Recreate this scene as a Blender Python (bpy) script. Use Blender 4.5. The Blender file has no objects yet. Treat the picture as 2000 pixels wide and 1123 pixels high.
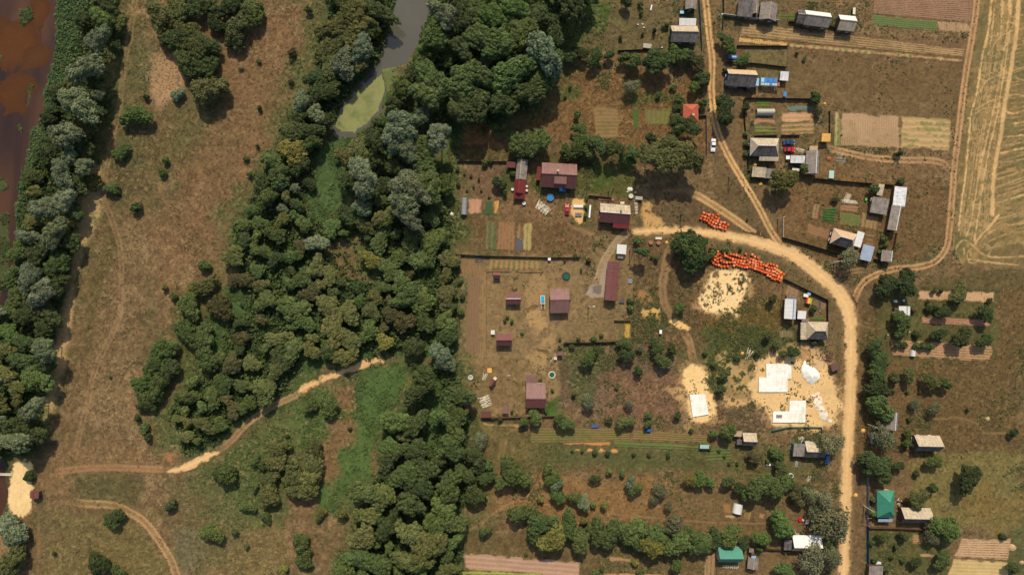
import bpy, math, random
import numpy as np
from math import radians, sin, cos, pi

# ---------------------------------------------------------------- camera, sky, sun
scene = bpy.context.scene
COL = scene.collection
H = 240.0                     # camera height (m)
S = 0.175                     # metres of ground per photo pixel
SUN_EL = 49.0
cam_d = bpy.data.cameras.new('camera')
cam_d.sensor_width = 36.0
cam_d.lens = 36.0 * H / (2000 * S)
cam_d.clip_start = 1.0
cam_d.clip_end = 20000.0
cam = bpy.data.objects.new('camera', cam_d)
cam.location = (0, 0, H)
COL.objects.link(cam)
scene.camera = cam

world = bpy.data.worlds.new('World')
scene.world = world
world.use_nodes = True
wn = world.node_tree.nodes
wl = world.node_tree.links
sky = wn.new('ShaderNodeTexSky')
sky.sky_type = 'NISHITA'
sky.sun_disc = False
sky.sun_elevation = radians(SUN_EL)
sky.sun_rotation = radians(-2)
sky.dust_density = 2.0
bg = wn['Background']
bg.inputs['Strength'].default_value = 0.115
wl.new(sky.outputs[0], bg.inputs['Color'])

sun_d = bpy.data.lights.new('sun', 'SUN')
sun_d.energy = 3.25
sun_d.angle = radians(0.5)
sun_d.color = (1.0, 0.90, 0.74)
sun = bpy.data.objects.new('sun', sun_d)
sun.rotation_euler = (radians(-(90 - SUN_EL)), 0, radians(-2))
COL.objects.link(sun)

vs = scene.view_settings
vs.view_transform = 'Standard'
vs.look = 'None'
vs.gamma = 1.0
vs.exposure = 0.2
scene.cycles.max_bounces = 5
scene.cycles.diffuse_bounces = 3
scene.cycles.transparent_max_bounces = 6
scene.cycles.use_adaptive_sampling = True

# ---------------------------------------------------------------- helpers
rng = random.Random(7)
GK = 0.88                      # display -> albedo calibration


def lin1(c):
    c = c / 255.0
    return c / 12.92 if c <= 0.04045 else ((c + 0.055) / 1.055) ** 2.4


def A(r, g, b, k=1.0):
    return tuple(min(0.85, lin1(v) * GK * k) for v in (r, g, b))


def P(px, py, h=0.0):
    f = 1.0 - h / H
    return ((px - 1000.0) * S * f, (561.5 - py) * S * f)


def tag(o, label=None, cat=None, group=None, kind=None):
    if label: o['label'] = label
    if cat: o['category'] = cat
    if group: o['group'] = group
    if kind: o['kind'] = kind
    return o


def empty(name, loc, label=None, cat=None, group=None, rz=0.0):
    o = bpy.data.objects.new(name, None)
    o.empty_display_size = 0.3
    o.location = loc
    o.rotation_euler = (0, 0, rz)
    COL.objects.link(o)
    return tag(o, label, cat, group)


class MB:
    def __init__(self):
        self.v = []; self.f = []; self.mi = []; self.uv = []

    def face(self, pts, mi=0, uv=None):
        n = len(self.v)
        self.v.extend(pts)
        self.f.append(tuple(range(n, n + len(pts))))
        self.mi.append(mi)
        self.uv.append(uv or [(p[0], p[1]) for p in pts])

    def box(self, x, y, z, sx, sy, sz, rz=0.0, mi=0, taper=1.0, rx=0.0):
        c, s = cos(rz), sin(rz)
        pts = []
        for k, zz in ((1.0, -sz / 2), (taper, sz / 2)):
            for a, b in ((-1, -1), (1, -1), (1, 1), (-1, 1)):
                lx, ly = a * sx / 2 * k, b * sy / 2 * k
                lz = zz
                if rx:
                    ly, lz = ly * cos(rx) - lz * sin(rx), ly * sin(rx) + lz * cos(rx)
                pts.append((x + lx * c - ly * s, y + lx * s + ly * c, z + lz))
        for q in ((0, 3, 2, 1), (4, 5, 6, 7), (0, 1, 5, 4), (1, 2, 6, 5), (2, 3, 7, 6), (3, 0, 4, 7)):
            self.face([pts[i] for i in q], mi)
        return self

    def cyl(self, p0, p1, r0, r1=None, n=8, mi=0, cap=True):
        r1 = r0 if r1 is None else r1
        ax = np.array(p1, float) - np.array(p0, float)
        L = np.linalg.norm(ax)
        if L < 1e-6: return self
        ax /= L
        t = np.array((1, 0, 0)) if abs(ax[0]) < 0.9 else np.array((0, 1, 0))
        u = np.cross(ax, t); u /= np.linalg.norm(u); w = np.cross(ax, u)
        a = [tuple(np.array(p0) + r0 * (cos(k * 2 * pi / n) * u + sin(k * 2 * pi / n) * w)) for k in range(n)]
        b = [tuple(np.array(p1) + r1 * (cos(k * 2 * pi / n) * u + sin(k * 2 * pi / n) * w)) for k in range(n)]
        for k in range(n):
            j = (k + 1) % n
            self.face([a[k], b[k], b[j], a[j]], mi)
        if cap:
            self.face(a, mi); self.face(b[::-1], mi)
        return self

    def slab(self, poly, z0, z1, mi=0):
        if sum(poly[i - 1][0] * poly[i][1] - poly[i][0] * poly[i - 1][1] for i in range(len(poly))) < 0:
            poly = poly[::-1]
        self.face([(x, y, z1) for x, y in poly], mi)
        self.face([(x, y, z0) for x, y in poly[::-1]], mi)
        for i in range(len(poly)):
            a, b = poly[i - 1], poly[i]
            self.face([(a[0], a[1], z0), (b[0], b[1], z0), (b[0], b[1], z1), (a[0], a[1], z1)], mi)
        return self

    def build(self, name, mats, parent=None, smooth=False):
        me = bpy.data.meshes.new(name)
        me.from_pydata(self.v, [], self.f)
        mats = mats if isinstance(mats, (list, tuple)) else [mats]
        for m in mats: me.materials.append(m)
        me.polygons.foreach_set('material_index', self.mi)
        if smooth: me.polygons.foreach_set('use_smooth', [True] * len(self.f))
        uvl = me.uv_layers.new(name='UVMap')
        uvl.data.foreach_set('uv', [c for f in self.uv for p in f for c in p[:2]])
        me.validate(); me.update()
        o = bpy.data.objects.new(name, me)
        COL.objects.link(o)
        if parent: o.parent = parent
        return o


def np_mesh(name, verts, faces, cols=None, mat=None, k=4, smooth=False):
    """verts (n,3), faces (m,k) int, cols (n,3)"""
    me = bpy.data.meshes.new(name)
    n, m = len(verts), len(faces)
    me.vertices.add(n)
    me.vertices.foreach_set('co', np.asarray(verts, np.float32).ravel())
    me.loops.add(m * k)
    me.loops.foreach_set('vertex_index', np.asarray(faces, np.int32).ravel())
    me.polygons.add(m)
    me.polygons.foreach_set('loop_start', np.arange(0, m * k, k, dtype=np.int32))
    me.polygons.foreach_set('loop_total', np.full(m, k, np.int32))
    if smooth: me.polygons.foreach_set('use_smooth', np.ones(m, bool))
    me.update(calc_edges=True)
    if cols is not None:
        ca = me.color_attributes.new('Col', 'FLOAT_COLOR', 'POINT')
        c4 = np.ones((n, 4), np.float32); c4[:, :3] = cols
        ca.data.foreach_set('color', c4.ravel())
    if mat: me.materials.append(mat)
    return me


def link(name, me, parent=None):
    o = bpy.data.objects.new(name, me)
    COL.objects.link(o)
    if parent: o.parent = parent
    return o


# ---------------------------------------------------------------- materials
def new_mat(name, rough=0.9, spec=0.3):
    m = bpy.data.materials.new(name)
    m.use_nodes = True
    b = m.node_tree.nodes['Principled BSDF']
    b.inputs['Roughness'].default_value = rough
    b.inputs['Specular IOR Level'].default_value = spec
    return m, m.node_tree.nodes, m.node_tree.links, b


def noise_mul(nt, nl, src, scale, lo, hi, coord, detail=3):
    """multiply colour socket src by noise in [lo,hi]"""
    n = nt.new('ShaderNodeTexNoise'); n.inputs['Scale'].default_value = scale
    n.inputs['Detail'].default_value = detail
    nl.new(coord, n.inputs['Vector'])
    r = nt.new('ShaderNodeMapRange')
    r.inputs['From Min'].default_value = 0.3; r.inputs['From Max'].default_value = 0.7
    r.inputs['To Min'].default_value = lo; r.inputs['To Max'].default_value = hi
    nl.new(n.outputs['Fac'], r.inputs['Value'])
    v = nt.new('ShaderNodeVectorMath'); v.operation = 'SCALE'
    nl.new(src, v.inputs[0]); nl.new(r.outputs[0], v.inputs['Scale'])
    return v.outputs[0]


def M_plain(name, col, rough=0.85, spec=0.3, var=0.15, scale=1.5, metal=0.0):
    m, nt, nl, b = new_mat(name, rough, spec)
    b.inputs['Metallic'].default_value = metal
    rgb = nt.new('ShaderNodeRGB'); rgb.outputs[0].default_value = (*col, 1)
    tc = nt.new('ShaderNodeTexCoord')
    out = noise_mul(nt, nl, rgb.outputs[0], scale, 1 - var, 1 + var, tc.outputs['Object'])
    out = noise_mul(nt, nl, out, scale * 5, 1 - var * .6, 1 + var * .6, tc.outputs['Object'])
    nl.new(out, b.inputs['Base Color'])
    return m


def M_roof(name, col, var=0.2, su=1.1, sv=1.7, seam=0.75, rough=0.8, spec=0.3, stain=None, bump=0.0):
    """roofing: UV u runs along the ridge, v down the slope (metres)"""
    m, nt, nl, b = new_mat(name, rough, spec)
    rgb = nt.new('ShaderNodeRGB'); rgb.outputs[0].default_value = (*col, 1)
    tc = nt.new('ShaderNodeTexCoord')
    uv = tc.outputs['UV']
    src = rgb.outputs[0]
    if stain:
        n = nt.new('ShaderNodeTexNoise'); n.inputs['Scale'].default_value = 0.35; n.inputs['Detail'].default_value = 6
        n.inputs['Roughness'].default_value = 0.7
        nl.new(tc.outputs['Object'], n.inputs['Vector'])
        cr = nt.new('ShaderNodeMapRange'); cr.inputs['From Min'].default_value = .48; cr.inputs['From Max'].default_value = .62
        nl.new(n.outputs['Fac'], cr.inputs['Value'])
        mx = nt.new('ShaderNodeMix'); mx.data_type = 'RGBA'
        nl.new(cr.outputs[0], mx.inputs['Factor']); nl.new(src, mx.inputs['A'])
        mx.inputs['B'].default_value = (*stain, 1)
        src = mx.outputs['Result']
    src = noise_mul(nt, nl, src, 0.9, 1 - var, 1 + var, tc.outputs['Object'], 5)
    mp = nt.new('ShaderNodeMapping'); mp.inputs['Scale'].default_value = (1.0, 0.12, 1.0)
    nl.new(uv, mp.inputs['Vector'])
    src = noise_mul(nt, nl, src, 2.2, 1 - var * .8, 1 + var * .8, mp.outputs[0], 3)
    sx = nt.new('ShaderNodeSeparateXYZ'); nl.new(uv, sx.inputs[0])
    for s_, o_ in ((su, 'X'), (sv, 'Y')):
        if not s_: continue
        d = nt.new('ShaderNodeMath'); d.operation = 'DIVIDE'; d.inputs[1].default_value = s_
        nl.new(sx.outputs[o_], d.inputs[0])
        f = nt.new('ShaderNodeMath'); f.operation = 'FRACT'; nl.new(d.outputs[0], f.inputs[0])
        l = nt.new('ShaderNodeMath'); l.operation = 'LESS_THAN'; l.inputs[1].default_value = 0.12 / s_
        nl.new(f.outputs[0], l.inputs[0])
        r = nt.new('ShaderNodeMapRange'); r.inputs['To Min'].default_value = 1; r.inputs['To Max'].default_value = seam
        nl.new(l.outputs[0], r.inputs['Value'])
        v = nt.new('ShaderNodeVectorMath'); v.operation = 'SCALE'
        nl.new(src, v.inputs[0]); nl.new(r.outputs[0], v.inputs['Scale'])
        src = v.outputs[0]
    nl.new(src, b.inputs['Base Color'])
    return m


def M_vcol(name, detail=((3.0, .8, 1.2),), rough=0.95, spec=0.15, bump=0.0, bscale=6.0, trans=0.0):
    m, nt, nl, b = new_mat(name, rough, spec)
    at = nt.new('ShaderNodeAttribute'); at.attribute_name = 'Col'
    tc = nt.new('ShaderNodeTexCoord')
    src = at.outputs['Color']
    for sc, lo, hi in detail:
        src = noise_mul(nt, nl, src, sc, lo, hi, tc.outputs['Object'])
    nl.new(src, b.inputs['Base Color'])
    if bump:
        n = nt.new('ShaderNodeTexNoise'); n.inputs['Scale'].default_value = bscale; n.inputs['Detail'].default_value = 4
        nl.new(tc.outputs['Object'], n.inputs['Vector'])
        bp = nt.new('ShaderNodeBump'); bp.inputs['Strength'].default_value = bump; bp.inputs['Distance'].default_value = 0.12
        nl.new(n.outputs['Fac'], bp.inputs['Height']); nl.new(bp.outputs[0], b.inputs['Normal'])
    return m


def M_leaf(name, trans=0.25, from_attr=False):
    """foliage: colour from the object (each tree its own), varied by noise through the crown"""
    m, nt, nl, b = new_mat(name, 0.75, 0.2)
    tc = nt.new('ShaderNodeTexCoord')
    if from_attr:
        at = nt.new('ShaderNodeAttribute'); at.attribute_name = 'Col'; src = at.outputs['Color']
    else:
        oi = nt.new('ShaderNodeObjectInfo'); src = oi.outputs['Color']
        at = nt.new('ShaderNodeAttribute'); at.attribute_name = 'Col'
        mx = nt.new('ShaderNodeVectorMath'); mx.operation = 'MULTIPLY'
        nl.new(src, mx.inputs[0]); nl.new(at.outputs['Color'], mx.inputs[1]); src = mx.outputs[0]
    src = noise_mul(nt, nl, src, 2.5, .8, 1.2, tc.outputs['Object'])
    nl.new(src, b.inputs['Base Color'])
    tr = nt.new('ShaderNodeBsdfTranslucent'); nl.new(src, tr.inputs['Color'])
    ms = nt.new('ShaderNodeMixShader'); ms.inputs[0].default_value = trans
    nl.new(b.outputs[0], ms.inputs[1]); nl.new(tr.outputs[0], ms.inputs[2])
    nl.new(ms.outputs[0], nt['Material Output'].inputs['Surface'])
    return m


MAT = {}
MAT['ground'] = M_vcol('dry_ground', detail=((1.6, .86, 1.15), (7.0, .85, 1.16)), bump=0.5, bscale=5.0)
MAT['sand'] = M_vcol('pale_sand', detail=((1.1, .92, 1.08), (6.0, .93, 1.07)), bump=0.2)
MAT['soil'] = M_vcol('tilled_soil', detail=((4.0, .85, 1.15),), bump=0.5)
MAT['tuft'] = M_leaf('tuft_blades', 0.2, True)
MAT['leaf'] = M_leaf('crown_leaves', 0.18)
MAT['bark'] = M_plain('bark', A(110, 98, 80))
MAT['pale_bark'] = M_plain('pale_dead_branches', A(190, 180, 150))
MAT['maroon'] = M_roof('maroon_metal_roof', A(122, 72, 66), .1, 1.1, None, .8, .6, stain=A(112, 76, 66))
MAT['maroon_faded'] = M_roof('faded_and_lit_maroon_metal_roof', A(140, 102, 92), .1, 1.1, 3.1, .84, .6, stain=A(128, 96, 84))  # faded maroon; paired with plain maroon it paints sunlight on north slopes
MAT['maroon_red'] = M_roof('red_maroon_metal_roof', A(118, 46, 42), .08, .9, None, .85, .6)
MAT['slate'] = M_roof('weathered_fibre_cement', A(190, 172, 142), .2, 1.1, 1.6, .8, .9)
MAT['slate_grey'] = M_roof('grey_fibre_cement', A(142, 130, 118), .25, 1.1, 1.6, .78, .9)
MAT['slate_dark'] = M_roof('dark_and_shaded_fibre_cement', A(112, 104, 98), .3, 1.1, 1.6, .75, .9, stain=A(84, 80, 74))  # dark sheets; on south slopes it puts their shade into the colour
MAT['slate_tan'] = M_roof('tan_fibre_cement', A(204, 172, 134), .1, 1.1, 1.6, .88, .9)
MAT['white_metal'] = M_roof('white_metal_sheet', A(228, 224, 214), .08, 1.4, None, .85, .5)
MAT['blotched'] = M_roof('flaking_white_metal_sheet', A(225, 220, 212), .15, 1.2, 2.4, .8, .6, stain=A(168, 186, 200))
MAT['blue_grey'] = M_roof('blue_grey_metal_sheet', A(165, 175, 190), .1, .9, 2.2, .82, .5)
MAT['orange_tile'] = M_roof('orange_tile_roof', A(188, 98, 70), .1, .5, .4, .85, .8)
MAT['green_metal'] = M_roof('green_metal_roof', A(66, 138, 112), .1, .9, None, .9, .5)
MAT['green_dark'] = M_plain('green_painted_wall', A(30, 90, 70))
MAT['brown_wood'] = M_roof('weathered_planks', A(118, 88, 72), .25, .25, None, .7, .9)
MAT['dark_fence'] = M_plain('dark_boards', A(58, 50, 44), var=.3)
MAT['brown_fence'] = M_plain('brown_boards', A(104, 72, 56), var=.3)
MAT['concrete'] = M_plain('grey_concrete', A(176, 168, 150), var=.12)
MAT['conc_pole'] = M_plain('pale_concrete_post', A(212, 204, 186), var=.1)
MAT['wall_log'] = M_plain('timber_wall', A(96, 78, 62), var=.2)
MAT['wall_pale'] = M_plain('pale_rendered_wall', A(190, 176, 150), var=.1)
MAT['wall_yellow'] = M_plain('ochre_board_wall', A(176, 140, 90), var=.1)
MAT['trim'] = M_plain('white_trim', A(222, 218, 208), .6, var=.05)
MAT['glass'] = M_plain('window_glass', (.03, .04, .05), .1, .6, var=.1)
MAT['teal'] = M_plain('teal_paint', A(40, 120, 112), .6, var=.15)
MAT['blue_fence'] = M_plain('blue_metal_fence', A(28, 72, 122), .5, var=.1)
MAT['grey_fence'] = M_plain('blue_grey_metal_fence', A(128, 132, 140), .6, var=.12)
MAT['slab'] = M_roof('white_concrete_slab', A(250, 244, 228), .08, 6.2, 5.1, .84, .9, stain=A(232, 222, 200))
MAT['slab_side'] = M_plain('slab_edge', A(150, 140, 120))
MAT['white_paint'] = M_plain('white_car_paint', A(240, 240, 238), .25, .5, var=.02)
MAT['red_paint'] = M_plain('red_car_paint', A(206, 30, 42), .3, .5, var=.05)
MAT['blue_paint'] = M_plain('dark_blue_car_paint', A(40, 66, 112), .25, .5, var=.05)
MAT['blue_paint2'] = M_plain('dusty_blue_car_paint', A(70, 100, 150), .35, .5, var=.05)
MAT['tyre'] = M_plain('rubber', (.02, .02, .02))
MAT['brick_side_shaded'] = M_plain('shaded_orange_block_side', A(196, 66, 28), .9, .1, var=.2, scale=1.2)  # stack sides darkened: shade of the gaps put into the colour
MAT['brick_yellow'] = M_plain('yellow_orange_block', A(245, 160, 56), .7, .3, var=.15)
MAT['brick_pale'] = M_plain('pale_coral_block', A(252, 148, 98), .7, .3, var=.15)
MAT['brick_top_lit'] = M_plain('lit_block_film_top', A(238, 112, 62), .9, .1, var=.25)  # stack tops, same wrap lightened for the sun on them
MAT['pallet'] = M_plain('pallet_wood', A(150, 110, 76), var=.2)
MAT['pale_wood'] = M_plain('peeled_logs', A(226, 212, 182), var=.15)
MAT['yellow_wood'] = M_plain('fresh_yellow_boards', A(226, 172, 88), var=.12)
MAT['pool_blue'] = M_plain('pool_blue', A(60, 125, 168), .25, .5, var=.12)
MAT['cyan'] = M_plain('bright_blue_fabric', A(20, 165, 218), .5, var=.04)
MAT['tarp_blue'] = M_plain('blue_tarp', A(72, 96, 140), .4, .5, var=.35, scale=3)
MAT['bright_blue'] = M_plain('bright_blue_sheet', A(42, 110, 188), .35, .5, var=.3, scale=2)
MAT['light_blue'] = M_plain('light_blue_sheet', A(150, 200, 226), .35, .5, var=.06)
MAT['mid_blue'] = M_plain('mid_blue_sheet', A(60, 130, 196), .35, .5, var=.06)
MAT['poly'] = M_roof('greenhouse_film', A(186, 184, 160), .06, 1.0, None, .8, .35)
MAT['poly_grey'] = M_roof('old_greenhouse_film', A(150, 150, 146), .1, 1.0, None, .7, .35)
MAT['black_film'] = M_plain('black_mulch_film', A(84, 80, 84), .4, .5, var=.1)
MAT['pale_green'] = M_roof('pale_green_sheet', A(176, 206, 186), .05, .8, None, .9, .5)
MAT['brown_stump'] = M_plain('cut_timber', A(168, 112, 84), var=.2)
MAT['hay'] = M_plain('dry_hay', A(186, 156, 108), var=.2)
MAT['rubble'] = M_plain('white_rubble', A(238, 226, 206), var=.2)
MAT['rust'] = M_plain('rusty_red', A(160, 90, 66), var=.2)
MAT['purple'] = M_plain('purple_flowers', A(128, 60, 140), var=.3)
MAT['yellow_p'] = M_plain('yellow_plastic', A(238, 200, 60), .5)
MAT['green_p'] = M_plain('green_plastic', A(90, 190, 80), .5)
MAT['orange_p'] = M_plain('orange_plastic', A(240, 130, 50), .5)
MAT['skin'] = M_plain('skin', A(205, 160, 130))
MAT['cloth_dark'] = M_plain('dark_clothes', A(70, 50, 44))
# ---------------------------------------------------------------- the lattice the land is painted on
DX = 0.3
X0, X1, Y0, Y1 = -184.0, 184.0, -106.0, 106.0
xs = np.arange(X0, X1, DX); ys = np.arange(Y0, Y1, DX)
NX, NY = len(xs), len(ys)
GX, GY = np.meshgrid(xs, ys)
rs = np.random.RandomState(11)


def vnoise(cell, seed=0, w=None, h=None):
    """smooth value noise on the lattice, cell in metres, range 0..1"""
    r = np.random.RandomState(seed)
    nx, ny = int((X1 - X0) / cell) + 4, int((Y1 - Y0) / cell) + 4
    g = r.rand(ny, nx)
    fx = (xs - X0) / cell + 1; fy = (ys - Y0) / cell + 1
    ix = fx.astype(int); iy = fy.astype(int); tx = fx - ix; ty = fy - iy
    tx = tx * tx * (3 - 2 * tx); ty = ty * ty * (3 - 2 * ty)
    a = g[np.ix_(iy, ix)]; b = g[np.ix_(iy, ix + 1)]; c = g[np.ix_(iy + 1, ix)]; d = g[np.ix_(iy + 1, ix + 1)]
    tx = tx[None, :]; ty = ty[:, None]
    return (a * (1 - tx) + b * tx) * (1 - ty) + (c * (1 - tx) + d * tx) * ty


def fbm(cell, seed, octs=4, gain=.55):
    out = np.zeros((NY, NX)); amp = 1.0; tot = 0
    for k in range(octs):
        c = cell / 2 ** k
        if c < 0.35: break
        out += amp * vnoise(c, seed * 17 + k); tot += amp; amp *= gain
    return out / tot - 0.5


N40 = fbm(40, 1); N12 = fbm(12, 2); N5 = fbm(5, 3); N2 = fbm(2.0, 4, 3); N07 = fbm(0.8, 5, 2)
NB = fbm(7, 6); NC = fbm(3, 7)


def sm(a, b, x):
    t = np.clip((x - a) / (b - a), 0, 1)
    return t * t * (3 - 2 * t)


def window(pts, pad):
    """slice of the lattice around world points"""
    px = [p[0] for p in pts]; py = [p[1] for p in pts]
    i0 = max(0, int((min(px) - pad - X0) / DX)); i1 = min(NX, int((max(px) + pad - X0) / DX) + 2)
    j0 = max(0, int((min(py) - pad - Y0) / DX)); j1 = min(NY, int((max(py) + pad - Y0) / DX) + 2)
    return slice(j0, max(j1, j0)), slice(i0, max(i1, i0))


def sd_poly(poly, sl):
    X, Y = GX[sl], GY[sl]
    d = np.full(X.shape, 1e9); ins = np.zeros(X.shape, bool)
    for i in range(len(poly)):
        (ax, ay), (bx, by) = poly[i - 1], poly[i]
        ex, ey = bx - ax, by - ay
        t = np.clip(((X - ax) * ex + (Y - ay) * ey) / (ex * ex + ey * ey + 1e-9), 0, 1)
        d = np.minimum(d, np.hypot(X - ax - t * ex, Y - ay - t * ey))
        cr = ((ay > Y) != (by > Y))
        with np.errstate(divide='ignore', invalid='ignore'):
            xi = (bx - ax) * (Y - ay) / (by - ay + 1e-12) + ax
        ins ^= cr & (X < xi)
    return np.where(ins, d, -d)            # positive inside


def spline(pts, step=1.2):
    """Catmull-Rom through px points (x, y[, w]) -> metres"""
    P_ = [tuple(map(float, p)) for p in pts]
    P_ = [P_[0]] + P_ + [P_[-1]]
    out = []
    for i in range(1, len(P_) - 2):
        p0, p1, p2, p3 = map(np.array, P_[i - 1:i + 3])
        n = max(2, int(np.hypot(*(p2 - p1)[:2]) * S / step))
        for k in range(n):
            t = k / n
            out.append(.5 * ((2 * p1) + (-p0 + p2) * t + (2 * p0 - 5 * p1 + 4 * p2 - p3) * t * t + (-p0 + 3 * p1 - 3 * p2 + p3) * t ** 3))
    out.append(np.array(P_[-2]))
    res = []
    for q in out:
        x, y = P(q[0], q[1])
        res.append((x, y) + tuple(q[2:]))
    return res


def dist_line(pts, sl):
    """distance and signed side offset to a polyline in metres"""
    X, Y = GX[sl], GY[sl]
    d = np.full(X.shape, 1e9); side = np.zeros(X.shape); wid = np.ones(X.shape)
    for a, b in zip(pts[:-1], pts[1:]):
        ex, ey = b[0] - a[0], b[1] - a[1]
        L = ex * ex + ey * ey + 1e-9
        t = np.clip(((X - a[0]) * ex + (Y - a[1]) * ey) / L, 0, 1)
        dx, dy = X - a[0] - t * ex, Y - a[1] - t * ey
        dd = np.hypot(dx, dy)
        m = dd < d
        d = np.where(m, dd, d)
        side = np.where(m, np.sign(ex * dy - ey * dx) * dd, side)
        if len(a) > 2: wid = np.where(m, a[2] + t * (b[2] - a[2]), wid)
    return d, side, wid


GC = np.zeros((NY, NX, 3), np.float32)      # land albedo
GZ = np.zeros((NY, NX), np.float32)         # land height
ROUGH = np.ones((NY, NX), np.float32)       # where the land is rough
LUSH = np.zeros((NY, NX), np.float32)       # where weeds and grass stand thick


def mixc(base, col, m):
    return base + (np.array(col, np.float32) - base) * m[..., None]


def land(poly_px, rgb, soft=2.0, amp=4.0, op=1.0, n=None, rough=None, lush=None, k=1.0):
    poly = [P(*p) for p in poly_px]
    sl = window(poly, soft + amp)
    if GX[sl].size == 0: return
    d = sd_poly(poly, sl) + (NB if n is None else n)[sl] * amp * 2 + NC[sl] * min(amp, 2) * 1.5
    m = (sm(-soft / 2, soft / 2, d) * op).astype(np.float32)
    GC[sl] = mixc(GC[sl], A(*rgb, k), m)
    if rough is not None: ROUGH[sl] = ROUGH[sl] * (1 - m) + rough * m
    if lush is not None: LUSH[sl] = LUSH[sl] * (1 - m) + lush * m
    return


# ---- base land cover: dry brown meadow with straw and olive patches
c_brown = A(124, 94, 62); c_straw = A(158, 122, 84); c_olive = A(98, 86, 52); c_dk = A(92, 72, 46)
GC[:] = c_brown
GC[:] = mixc(GC, c_straw, sm(-.02, .22, N12 + .6 * N2) * .55)
GC[:] = mixc(GC, c_olive, sm(.0, .2, N40 + .5 * N5) * .75)
GC[:] = mixc(GC, c_dk, sm(.08, .28, N5 + .7 * N2) * .5)
LUSH[:] = .35 + .5 * sm(-.1, .3, N12)

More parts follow.
